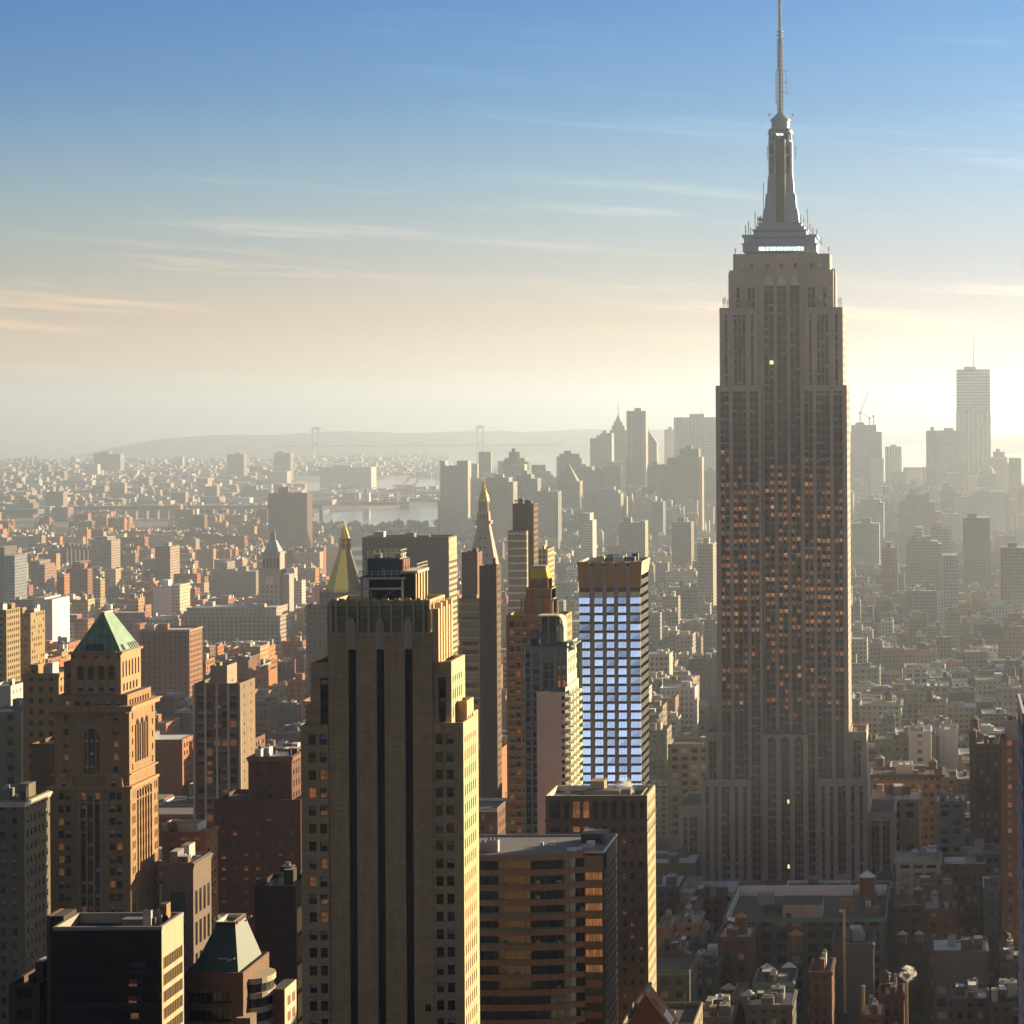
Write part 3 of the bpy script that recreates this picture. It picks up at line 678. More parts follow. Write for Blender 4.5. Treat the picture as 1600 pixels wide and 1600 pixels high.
def bld(name, label, cat, D, dep, u0, u1, v0, m, vv=None, vref=None, win=(3.2, 3.6, .5, .55), wdep=.25, glass=(G_DARK,), cornice=None, cor=.5, roof=None, side=True, swin=None, objwin=0, clut=2,
        zb=0.0, parent=None, phrase=None, ztopwin=0.0, margin=1.0, group=None, R=RB, var=(0, 0, 1, 2, 6), nwin=True, register=True, ph=1.1, bands=None):
    vr = vref if vref is not None else v0 + 40
    x0, x1, z1 = X(u0, vr, D), X(u1, vr, D), Z((u0 + u1) / 2, v0, D)
    if register: occ(D, u0, u1, v0, vv if vv else v0 + 60, phrase)
    y0, y1 = D, D + dep
    root = parent or thing(name, ((x0 + x1) / 2, D + dep / 2, zb), label, cat, group)
    mb = MB(); W = Wins(); g = None if objwin else list(glass)
    pw, pz, fw, fh = win
    vs = floors(zb + 1, z1 - ztopwin, pz, fh)
    hs = even(x0, x1, pw, fw, margin) if nwin else []
    c = wall(mb, 'N', y0, x0, x1, zb, z1, hs, vs if nwin else [], wdep, m, g, R)
    if objwin: W.add(c, list(var), rnd=R)
    f, xs = ('W', x1) if u1 < U0 else ('E', x0)
    sw = swin or win
    if side:
        c = wall(mb, f, xs, y0, y1, zb, z1, even(y0, y1, sw[0], sw[2], margin), floors(zb + 1, z1 - ztopwin, sw[1], sw[3]), .1, m, g, R)
        if objwin: W.add(c, list(var), rnd=R)
    else: mb.face([(xs, y0, zb), (xs, y1, zb), (xs, y1, z1), (xs, y0, z1)], m)
    xo = x0 if f == 'W' else x1
    mb.face([(xo, y0, zb), (xo, y1, zb), (xo, y1, z1), (xo, y0, z1)], m); mb.face([(x0, y1, zb), (x1, y1, zb), (x1, y1, z1), (x0, y1, z1)], m)
    if bands:
        for z in bands: mb.box(x0 - .15, x1 + .15, y0 - .15, y1, z, z + .5, m)
    mb.build('wall', root)
    mb = MB(); roof_mesh(mb, x0, x1, y0, y1, z1, m, roof or R.choice(ROOFS), ph); rf = mb.build('roof', root)
    if cornice:
        mb = MB(); hgt = 1.3
        for a in range(2):
            e = cor * (a + 1) / 2; za, zb_ = z1 - hgt * (1 - .5 * a) - .3, z1 - hgt * (.5 - .5 * a) - .3
            mb.box(x0 - e, x1 + e, y0 - e, y0 + .05, za, zb_, cornice, bottom=True); mb.box(x1 - .05, x1 + e, y0 + .05, y1 + e, za, zb_, cornice, bottom=True); mb.box(x0 - e, x0 + .05, y0 + .05, y1 + e, za, zb_, cornice, bottom=True)
        mb.build('cornice', root)
    if clut: clutter(rf, x0, x1, y0, y1, z1 - ph, R, m, clut)
    if objwin: W.flush(root, objwin)
    root['_b'] = (x0, x1, y0, y1, z1)
    return root

# ---------------------------------------------------------------- the tall striped setback tower
BUFF = stone('buff_brick', (0.57, 0.375, 0.19), 0.2, 0.12, brick=(1.5, .62), streak=.3)
BUFFP = stone('buff_terracotta', (0.60, 0.45, 0.26), 0.15, 0.4)
GREENT = stone('crown_panel', (0.26, 0.22, 0.135), 0.2, 0.4)
STRIPE = plain('dark_stripe', (0.016, 0.010, 0.006), 0.7, spec=.1)
def make_striped_tower():
    D = 600.0; vr = 1150
    x = lambda u: X(u, vr, D)
    z = lambda v: Z(600, v, D)
    R = random.Random(21)
    root = thing('office_tower', (x(600), D + 15, 0), 'tall buff brick setback tower with three long dark vertical stripes and a fluted crown', 'office tower')
    occ(D, 469, 749, 935, 1600, 'the tall striped brick tower')
    W = Wins()
    def var(c):
        left = c[2] < x(560); hot = left and z(1450) < c[3] < z(1160)
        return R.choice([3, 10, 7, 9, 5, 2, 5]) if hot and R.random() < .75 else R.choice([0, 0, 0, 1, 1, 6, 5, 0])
    mb = MB()
    # central shaft with the three stripes
    st = [(x(a), x(a + 12.2)) for a in (544.8, 588.8, 633)]
    a, b, dp = x(513.5), x(676), 19.5
    wall(mb, 'N', D, a, b, 0, z(990), st, [(0, z(1017))], .9, BUFF, STRIPE)
    for (p, q) in st:
        mb.face([(p, D - .02, z(1017)), (q, D - .02, z(1017)), (q - .4, D - .02, z(1014)), ((p + q) / 2, D - .02, z(1011)), (p + .4, D - .02, z(1014))], STRIPE)
    # side of the shaft: tall pilasters with slots between
    sl = [(D + 1.6 + i * 3.2, D + 3.2 + i * 3.2) for i in range(7)]
    wall(mb, 'W', b, D, D + dp, z(1040), z(990), [], [], .5, BUFFP)
    wall(mb, 'W', b, D, D + dp, 0, z(1040), even(D, D + dp, 3.2, .45, .6), [(0, z(1062))], .1, BUFF, STRIPE)
    mb.face([(a, D, 0), (a, D + dp, 0), (a, D + dp, z(990)), (a, D, z(990))], BUFF); mb.face([(a, D + dp, 0), (b, D + dp, 0), (b, D + dp, z(990)), (a, D + dp, z(990))], BUFF)
    for i in range(6):   # lit pilasters standing off the flank
        yy = D + .4 + i * 3.2; mb.box(b, b + 1.3, yy, yy + 1.5, z(1036), z(952 - (i % 2) * 8), BUFFP)
    mb.build('wall', root)
    # dentil course and crown
    mb = MB(); n = 30
    for i in range(n):
        p = a + (b - a) * i / n; mb.box(p + .08, p + (b - a) / n - .08, D - .3, D, z(993), z(988), BUFFP, bottom=True)
    mb.build('dentil_course', root)
    mb = MB(); a2, b2, y0 = x(514.5), x(672.5), D + .25
    ribs = [518, 526, 543.5, 559.5, 577, 594.5, 612, 630, 647, 663, 671]
    cols = [(x(p) + .25, x(q) - .25) for p, q in zip(ribs, ribs[1:])]
    wall(mb, 'N', y0, a2, b2, z(990), z(938), cols, [(z(989), z(940))], .55, BUFFP, GREENT)
    for f, c in (('W', b2),): wall(mb, f, c, y0, D + 18.2, z(990), z(938), even(y0, D + 18.2, 2.3, .5, .3), [(z(985), z(941))], .7, BUFFP, GREENT)
    mb.face([(a2, y0, z(990)), (a2, D + 18.2, z(990)), (a2, D + 18.2, z(938)), (a2, y0, z(938))], GREENT); mb.face([(a2, D + 18.2, z(990)), (b2, D + 18.2, z(990)), (b2, D + 18.2, z(938)), (a2, D + 18.2, z(938))], GREENT)
    roof_mesh(mb, a2, b2, y0, D + 18.2, z(938), BUFFP, TAR, 1.2, .5)
    for i, u in enumerate(ribs[1:-1]): mb.cyl(x(u), y0 - .05, .26, .26, z(989), z(939), BUFFP, 6); 
    for (p, q) in cols:
        mb.box(p + .35, q - .35, y0 - .1, y0 + .4, z(938), z(935), BUFFP); mb.box(p + .3, q - .3, y0 + .3, y0 + .6, z(953.5), z(952), BUFFP); mb.box(p + .3, q - .3, y0 + .3, y0 + .6, z(964), z(962.6), BUFFP)
    mb.build('crown', root)
    for u in (550.5, 594.7, 639):   # carved finials over the stripes
        mb = MB(); c = x(u)
        for w, va, vb, o in ((1.62, 1014, 976, .22), (1.5, 976, 972, .34), (1.7, 988, 984, .4), (1.25, 972, 969, .34), (.8, 969, 966, .34)): mb.box(c - w / 2 * 1.05, c + w / 2 * 1.05, D - o, D + .2, z(va), z(vb), BUFFP, bottom=True)
        for i in range(7):
            zz_ = z(1008 - i * 3.2); mb.bar((c - .7, D - .26, zz_ - .18), (c, D - .26, zz_ + .22), .12, LIME2); mb.bar((c + .7, D - .26, zz_ - .18), (c, D - .26, zz_ + .22), .12, LIME2)
        mb.build('finial', root)
    # shoulders
    def shoulder(ua, ub, vt, y0, y1, cols, rows, strip=None, side=None, sidewin=True, nm='shoulder'):
        mb = MB(); p, q, zt = X(ua, vr, y0), X(ub, vr, y0), Z(600, vt, y0)
        hs = [(x(s), x(e)) for s, e in cols]
        if strip: wall(mb, 'N', y0, p, q, 0, zt, [(x(s), x(e)) for s, e in strip[0]], [(z(strip[2]), z(strip[1]))], .55, BUFF, STRIPE)
        else: W.add(wall(mb, 'N', y0, p, q, 0, zt, hs, rows, .5, BUFF, None), var)
        right = ub > 600
        if right:
            g = [(yy, yy + 1.15) for yy in [y0 + 1.4 + i * 2.6 for i in range(int((y1 - y0 - 2) / 2.6))]]
            wall(mb, 'W', q, y0, y1, 0, zt, g, [(0, zt - 3.2)], .09, BUFFP, STRIPE)
            for (s, e) in g:
                for k in range(30):
                    zk = zt - 4.5 - k * 3.75
                    if zk > 0: mb.box(q - .085, q - .05, s + .02, e - .02, zk - 1.6, zk, BUFFP, sides='W')
        else: mb.face([(q, y0, 0), (q, y1, 0), (q, y1, zt), (q, y0, zt)], BUFF)
        o = p
        mb.face([(o, y0, 0), (o, y1, 0), (o, y1, zt), (o, y0, zt)], BUFF); mb.face([(p, y1, 0), (q, y1, 0), (q, y1, zt), (p, y1, zt)], BUFF)
        roof_mesh(mb, p, q, y0, y1, zt, BUFFP, TAR2, .9, .35)
        mb.build(nm, root)
    rows = lambda v, n, h=15.8: [(z(v + 27.72 * i + h), z(v + 27.72 * i)) for i in range(n)][::-1]
    r17 = rows(1147, 20)
    shoulder(470, 513, 1133, D - .6, D + 24, [(482.8, 494.4), (500, 511.4)], r17)
    shoulder(676.5, 724, 1130, D - .6, D + 18.5, [(681, 692.4), (698, 709.4)], r17)
    shoulder(486, 513, 1035, D + 1.2, D + 18.2, [], None, ([(499, 511)], 1060, 1132))
    shoulder(676.8, 706, 1034, D + 1.2, D + 18.2, [], None, ([(684, 695.5)], 1060, 1130))
    shoulder(703, 730, 1096, D + 7.5, D + 16, [], [])
    shoulder(726, 739.5, 1114, D + 14, D + 20.5, [], [])
    shoulder(478, 489, 1101, D + 4, D + 20, [], [])
    # windows in the two dark shoulder strips
    for ua, ub in ((499, 511), (684, 695.5)):
        W.add([('N', D + 1.2, (x(ua) + x(ub)) / 2, z(v), x(ub) - x(ua) - .25, 2.1, .45) for v in (1070, 1099, 1123)], var)
    # scalloped parapet flutes over the lower window pairs
    for ua in (483, 500, 681, 698):
        mb = MB()
        for i in range(4): mb.box(x(ua + i * 3), x(ua + i * 3 + 2), D - .75, D - .6, z(1144), z(1137 - 1.2 * (1.5 - abs(i - 1.5))), BUFFP, bottom=True)
        mb.build('flute', root)
    # rear left wing, one wall painted white
    mb = MB(); mb.box(x(490), x(503), D + 14, D + 30, 0, z(952), stone('ochre_brick', (.34, .22, .07), .2), TAR); 
    for v in (962, 998, 1022): mb.box(x(493), x(501.5), D + 13.93, D + 14, z(v + 11), z(v), G_BROWN)
    mb.build('rear_wing', root)
    mb = MB(); mb.box(x(502.5), x(514), D + 12.6, D + 24, z(1033), z(946), WHITE, TAR); mb.build('flue_wall', root)
    # roof machinery
    mb = MB(); yb = D + 5
    p, q = X(565, 920, yb), X(629, 920, yb); zr, zp = z(938) - 1, Z(600, 905, yb)
    for s in (p, q): 
        for yy in (yb, yb + 9): mb.box(s - .22, s + .22, yy - .2, yy + .2, zr, zp, LIME2)
    mb.box(p, q, yb - .1, yb + .15, zp - 2.2, zp - 1.8, LIME2); mb.box(p - .6, q + .6, yb - .6, yb + 10, zp, zp + .45, LIME2, TAR, bottom=True)
    mb.box(p + 1, q - 1, yb + 3, yb + 8, zr, zp, BLACK)
    mb.bar((p + 3, yb + .5, zr + .3), (q - 2, yb + .5, zp - 2.4), .1, STEEL); mb.bar((p + 2.6, yb + 1, zr), (p + 2.6, yb + 1, zp - 2.3), .25, plain('rust', (.2, .06, .03), .7)); mb.bar((p + 1.9, yb + 1, zr), (p + 1.9, yb + 1, zp - 2.3), .2, LIME2)
    mb.build('machine_frame', root)
    def rail(p, q, z0, h, parent, n=6):
        mb = MB()
        for i in range(n + 1):
            c = Vector(p).lerp(Vector(q), i / n); mb.bar((c.x, c.y, z0), (c.x, c.y, z0 + h), .09, LIME2)
        for k in (.5, 1): mb.bar((*p, z0 + h * k), (*q, z0 + h * k), .09, LIME2)
        mb.build('railing', parent)
    P2 = lambda p: (p[0], p[1], 0)
    rail2 = lambda p, q, z0, h, n=6: rail(Vector((*p, 0)).to_2d().to_3d()[:2] if False else p, q, z0, h, root, n)
    def rl(p, q, z0, h=1.3, n=7):
        mb = MB()
        for i in range(n + 1):
            t = i / n; cx_, cy_ = p[0] + (q[0] - p[0]) * t, p[1] + (q[1] - p[1]) * t; mb.bar((cx_, cy_, z0), (cx_, cy_, z0 + h), .09, LIME2)
        for k in (.5, 1): mb.bar((*p, z0 + h * k), (*q, z0 + h * k), .09, LIME2)
        mb.build('railing', root)
    rl((p - .5, yb - .5), (q + .5, yb - .5), zp + .45); rl((q + .5, yb - .5), (q + .5, yb + 9.5), zp + .45)
    t0, t1 = X(574, 885, yb + 2.4), X(625, 885, yb + 2.4); zt = Z(600, 872.5, yb + 2.4)
    mb = MB(); bl = plain('tank_bluegrey', (.075, .095, .15), .5)
    mb.box(t0, t1, yb + 2.4, yb + 10.5, zp + .3, zt, bl, TAR)
    for i in range(7): mb.box(t0 + (t1 - t0) * (i + .5) / 7 - .05, t0 + (t1 - t0) * (i + .5) / 7 + .05, yb + 2.33, yb + 2.4, zp + .4, zt, plain('tank_rib', (.05, .06, .09)))
    mb.box(t0 + 3.0, t0 + 3.7, yb + 2.3, yb + 2.4, zp + .5, zp + 2.3, plain('door_tan', (.35, .27, .18)))
    mb.build('cooling_tower', root)
    for i in range(4):
        mb = MB(); mb.cyl(t1 + .1, yb + 3.4 + 1.9 * i, .7, .7, zp + .9, zt - .2, plain('rust_pipe', (.30, .10, .03), .5), 10); mb.build('pipe', root)
    rl((t0, yb + 2.6), (t1, yb + 2.6), zt, 1.7, 5); rl((t1, yb + 2.6), (t1, yb + 10), zt, 1.7, 6); rl((t0, yb + 10), (t1, yb + 10), zt, 1.7, 6)
    for (xx, yy) in ((t0 + 2, yb + 4), (t1 - .6, yb + 5), (t1 - .8, yb + 8)):
        mb = MB(); mb.cyl(xx, yy, .9, .9, zt, zt + 1.0, STEEL, 10); mb.box(xx - 1.2, xx - .6, yy - .4, yy + .4, zt, zt + .8, LIME2); mb.build('fan', root)
    mb = MB(); a3, b3 = X(634, 900, D + 10), X(655, 900, D + 10); zq = Z(640, 894, D + 10)
    for i in range(8): mb.box(b3 - .3, b3 + (.25 if i % 2 else 0), D + 6 + i * 1.6, D + 7.6 + i * 1.6, zr, zq, plain('ochre_panel', (.42, .25, .05), .6) if i % 2 else plain('ochre_dark', (.2, .11, .03), .7))
    mb.box(a3, b3 - .35, D + 6.1, D + 18.6, zr, zq, BLACK, TAR); mb.box(a3 - .3, b3 + .5, D + 5.6, D + 19, zq + .02, zq + .5, LIME2)
    mb.build('penthouse', root); rl((b3 + .3, D + 6), (b3 + .3, D + 18), zq + .5, 1.5, 8)
    mb = MB(); mb.bar((X(667, 900, D + 6), D + 6, z(938)), (X(667, 900, D + 6), D + 6, Z(667, 891, D + 6)), .16, LIME2); mb.build('flagpole', root)
    mb = MB(); W.add([('N', D - .02, x(666.5), z(1575), 1.2, 1.5, 0)], 0)
    W.flush(root, 100)
make_striped_tower()

# ---------------------------------------------------------------- green pyramid-roofed tower
BRN = stone('brown_brick', (0.34, 0.205, 0.095), 0.2, 0.15, brick=(1.0, .4), streak=.25)
BRNP = stone('brown_terracotta', (0.44, 0.265, 0.135), 0.2, 0.3)
def copper_roof():
    if 'copper_seam' in MC: return MC['copper_seam']
    m, t, b = mat('copper_seam'); pos = t.new('ShaderNodeNewGeometry').outputs['Position']; x, y, z = t.sep(pos)
    n = t.noise(t.comb(x, y, t.math('MULTIPLY', z, .15)), .8, 4.0)
    c = t.ramp(n, [(.28, (.035, .10, .06)), (.42, (.08, .20, .12)), (.55, (.13, .26, .15)), (.68, (.26, .33, .17)), (.8, (.12, .09, .05))])
    s = t.math('LESS_THAN', t.math('FRACT', t.math('MULTIPLY', t.math('ADD', x, t.math('MULTIPLY', y, .8)), 1.1)), .18)
    c = t.mix(t.math('MULTIPLY', s, .4), c, (.03, .08, .05)); t.put(b.inputs['Base Color'], c); b.inputs['Roughness'].default_value = .6
    MC['copper_seam'] = m; return m
COPS = copper_roof()
def make_pyramid_tower():
    D = 800.0; x = lambda u, v=1150: X(u, v, D); z = lambda v: Z(140, v, D); R = random.Random(8)
    root = thing('office_tower', (x(140), D + 14, 0), 'brown brick tower with arched upper windows under a steep green copper pyramid roof', 'office tower')
    occ(D, 78, 253, 955, 1432, 'the green pyramid-roofed tower')
    W = Wins(); var = lambda c: R.choice([1, 5, 0, 6, 5, 1, 0, 10]) 
    def shell(mb, ua, ub, va, vb, y0, y1, hs=(), vs=(), sh=(), sv=(), m=BRN, g=G_DARK, obj=True):
        a, b = x(ua), x(ub); z0, z1 = z(vb), z(va)
        c = wall(mb, 'N', y0, a, b, z0, z1, [(x(p), x(q)) for p, q in hs], [(z(q), z(p)) for p, q in vs][::-1], .5, m, None if obj else g)
        if obj: W.add(c, var)
        wall(mb, 'W', b, y0, y1, z0, z1, list(sh), list(sv), .12, m, G_BROWN)
        mb.face([(a, y0, z0), (a, y1, z0), (a, y1, z1), (a, y0, z1)], m); mb.face([(a, y1, z0), (b, y1, z0), (b, y1, z1), (a, y1, z1)], m); mb.face([(a, y0, z1), (b, y0, z1), (b, y1, z1), (a, y1, z1)], TAR)
    def arch(mb, u, w, va, vb, y, m=G_BROWN, face='N', c=None, yy=None):
        zc, hw = z(va), w / 2
        pts = [(math.cos(math.pi * i / 10) * hw, zc + math.sin(math.pi * i / 10) * hw) for i in range(11)] + [(-hw, z(vb)), (hw, z(vb))]
        if face == 'N': mb.face([(x(u) + p, y, q) for p, q in pts], m)
        else: mb.face([(c, yy + p, q) for p, q in pts], m)
    # base shaft: paired windows and a central three-light strip with dark spandrels
    rows = [(1238.5 + 19.75 * i, 1250 + 19.75 * i) for i in range(19)]
    mb = MB(); y0, y1 = D, D + 29
    a, b, zt = x(77), x(203), z(1230)
    hs = [(90, 99), (101, 110), (125.5, 133), (136.5, 144.5), (147.5, 155.5), (170, 179), (181, 190)]
    big = {2, 3, 4}
    c = wall(mb, 'N', y0, a, b, 0, zt, [(x(p), x(q)) for i, (p, q) in enumerate(hs)], [(z(q), z(p)) for p, q in rows][::-1], .45, BRN, None, skip=None)
    W.add(c, var)
    wall(mb, 'W', b, y0, y1, 0, zt, [(D + 2 + 1.9 * i, D + 3 + 1.9 * i) for i in (0, 1)] + [(D + 8 + 2.7 * i, D + 9.4 + 2.7 * i) for i in range(5)] + [(D + 24.5, D + 25.5), (D + 26.4, D + 27.4)], [(z(q), z(p)) for p, q in rows][::-1], .12, BRN, [G_BROWN, G_DARK, G_BROWN, BLIND2], R)
    mb.face([(a, y0, 0), (a, y1, 0), (a, y1, zt), (a, y0, zt)], BRN); mb.face([(a, y1, 0), (b, y1, 0), (b, y1, zt), (a, y1, zt)], BRN); mb.face([(a, y0, zt), (b, y0, zt), (b, y1, zt), (a, y1, zt)], TAR)
    for p, q in rows: mb.box(x(125.5), x(155.5), y0 - .02, y0 + .01, z(q + 8.2), z(q), plain('spandrel_brown', (.05, .02, .012), .5), sides='N', top=False)
    for u in (124, 134.8, 146, 157): mb.box(x(u) - .22, x(u) + .22, y0 - .35, y0, 0, z(1234), BRNP)
    for i in range(6): mb.box(b, b + .4, D + 7.1 + 2.7 * i, D + 7.7 + 2.7 * i, 0, z(1240), BRNP)
    mb.build('wall', root)
    mb = MB()
    shell(mb, 83, 200, 1108, 1232, D + 1.2, D + 27.5, [(97, 105), (174, 183)], [(1118, 1127), (1139, 1149), (1159, 1169), (1179, 1189), (1199, 1208)], [(D + 3 + 1.0, D + 5.1), (D + 24.2, D + 25.4)], [(z(1127 + 20 * i), z(1117 + 20 * i)) for i in range(5)][::-1])
    W.add([('N', D + 1.2, x(u), z(1122), 1.5, 1.7, 0) for u in (125, 140, 154)], var)
    arch(mb, 141.5, 4.3, 1150, 1212, D + 1.14, plain('arch_dark', (.03, .014, .008), .3)); 
    for r in (2.2, 2.75):
        for i in range(12):
            p, q = math.pi * i / 12, math.pi * (i + 1) / 12
            mb.bar((x(141.5) + r * math.cos(p), D + 1.05, z(1150) + r * math.sin(p)), (x(141.5) + r * math.cos(q), D + 1.05, z(1150) + r * math.sin(q)), .3, BRNP)
    for u in (135, 148): mb.box(x(u) - .12, x(u) + .12, D + .95, D + 1.2, z(1212), z(1143), BRNP)
    for v in (1161, 1181, 1201):
        W.add([('N', D + 1.1, x(u), z(v), 1.0, 1.9, 0) for u in (134, 141.5, 149)], var)
    for i in range(3):
        arch(mb, 0, 3.0, 1137, 1196, 0, G_BROWN, 'W', x(200) + .04, D + 9.5 + 4.6 * i)
        mb.box(x(200), x(200) + .35, D + 7.3 + 4.6 * i, D + 7.8 + 4.6 * i, z(1196), z(1137), BRNP)
    mb.build('upper_shaft', root)
    for ua, ub, va, vb, e, y in ((83, 200, 1112, 1106, 1.0, D + 1.2), (83, 200, 1106, 1104, 1.5, D + 1.2), (77, 203, 1233, 1229, .6, D), (77, 203, 1254.5, 1253, .3, D), (80, 201, 1212, 1210, .5, D + 1.2)):
        mb = MB(); mb.box(x(ua) - e, x(ub) + e, y - e, y + 27 + e, z(va), z(vb), BRNP, bottom=True)
        if va == 1112:
            for i in range(34): mb.box(x(84 + i * 3.4), x(84 + i * 3.4) + .3, D - .2, D + 1.1, z(1115), z(1111.5), BRNP)
        mb.build('cornice', root)
    for u in (101, 178.5):   # aedicules over the window bays
        mb = MB(); c = x(u); mb.prism([(c - 2.6, D - .9), (c + 2.6, D - .9), (c + 2.6, D + 1.2), (c - 2.6, D + 1.2)], z(1231), z(1215), BRNP, pts2=[(c - 2.2, D - .7), (c + 2.2, D - .7), (c + 2.2, D + 1.2), (c - 2.2, D + 1.2)])
        mb.cyl(c, D + .3, 2.2, .6, z(1215), z(1209), BRNP, 10); mb.build('dormer', root); W.add([('N', D - .98, c, z(1223.5), 1.35, 1.8, 0)], 1)
    mb = MB()
    shell(mb, 86, 196, 1087, 1108, D + 2.2, D + 26, [(97 + 16 * i - 0, 105.5 + 16 * i) for i in range(6)], [(1096.5, 1107)], [(D + 4 + 2.6 * i, D + 5.6 + 2.6 * i) for i in range(8)], [(z(1107), z(1096))])
    mb.build('attic', root)
    mb = MB()
    shell(mb, 104.5, 183, 1022, 1087, D + 4, D + 24, [(115.5 + 16.2 * i, 123.8 + 16.2 * i) for i in range(4)], [(1071, 1083)], [(D + 6.2 + 3.2 * i, D + 7.8 + 3.2 * i) for i in range(5)], [(z(1084), z(1072))], m=BRNP)
    for i in range(4): arch(mb, 119.7 + 16.2 * i, 1.55, 1046, 1064, D + 3.95, G_BROWN)
    for i in range(4):
        for s in (-1, 1): mb.cyl(x(119.7 + 16.2 * i) + s * 1.05, D + 3.9, .16, .16, z(1064), z(1044), BRN, 6)
    for i in range(6): arch(mb, 0, 1.3, 1040, 1062, 0, G_BROWN, 'W', x(183) + .04, D + 6.2 + 3.1 * i)
    for i in range(5): mb.cyl(x(108 + 18 * i), D + 3.9, .5, .5, z(1030.5), z(1026.5), plain('medallion', (.25, .07, .04), .7), 8)
    mb.box(x(104) - .5, x(183.5) + .5, D + 3.4, D + 24.6, z(1024), z(1021.5), BRNP, bottom=True)
    for i in range(16): mb.box(x(104 + i * 5) , x(104 + i * 5) + .5, D + 3.3, D + 3.6, z(1021.5), z(1019.5), BRNP)
    for i in range(16): mb.box(x(183.5) + .2, x(183.5) + .5, D + 3.6 + i * 1.3, D + 4.2 + i * 1.3, z(1021.5), z(1019.5), BRNP)
    mb.build('belvedere', root)
    mb = MB(); mb.box(x(90), x(104), D + 6, D + 18, z(1087), z(1037), BRN, TAR); mb.cyl(x(98), D + 5.95, .4, .4, z(1060), z(1057), G_DARK, 8); mb.build('stair_block', root)
    mb = MB(); za, zb_ = z(1021), Z(165, 957, D + 14)
    A = [(x(106) , D + 4.6), (x(182.5), D + 4.6), (x(182.5), D + 23.5), (x(106), D + 23.5)]
    B = [(X(157, 960, D + 10), D + 10.5), (X(161.5, 960, D + 10), D + 10.5), (X(161.5, 960, D + 10), D + 18.5), (X(157, 960, D + 10), D + 18.5)]
    mb.prism(A, za, zb_, COPS, pts2=B, top=SNOW)
    mb.box(B[0][0] - .2, B[1][0] + .3, B[0][1] - .2, B[2][1] + .2, zb_, zb_ + .4, LIME2)
    mb.build('copper_roof', root)
    def onroof(t0, t1, s0, s1, side):
        P, Q, Rr, S = (A[0], A[1], B[1], B[0]) if side == 'N' else (A[1], A[2], B[2], B[1])
        def g(t, s):
            lo = Vector(P).lerp(Vector(Q), t); hi = Vector(S).lerp(Vector(Rr), t); q = lo.lerp(hi, s)
            e = .06; return (q.x + (e if side == 'W' else 0), q.y - (e if side == 'N' else 0), za + (zb_ - za) * s + .04)
        return [g(t0, s0), g(t1, s0), g(t1, s1), g(t0, s1)]
    for q in [(.24 + .07 * i, .30 + .07 * i, .02, .2, 'N') for i in range(6)] + [(t, t + .06, .02, .17, 'W') for t in (.12, .2, .52, .64, .76, .88)]:
        mb = MB(); mb.face(onroof(*q), G_BROWN); mb.build('roof_louvre', root)
    W.flush(root, 100)
make_pyramid_tower()

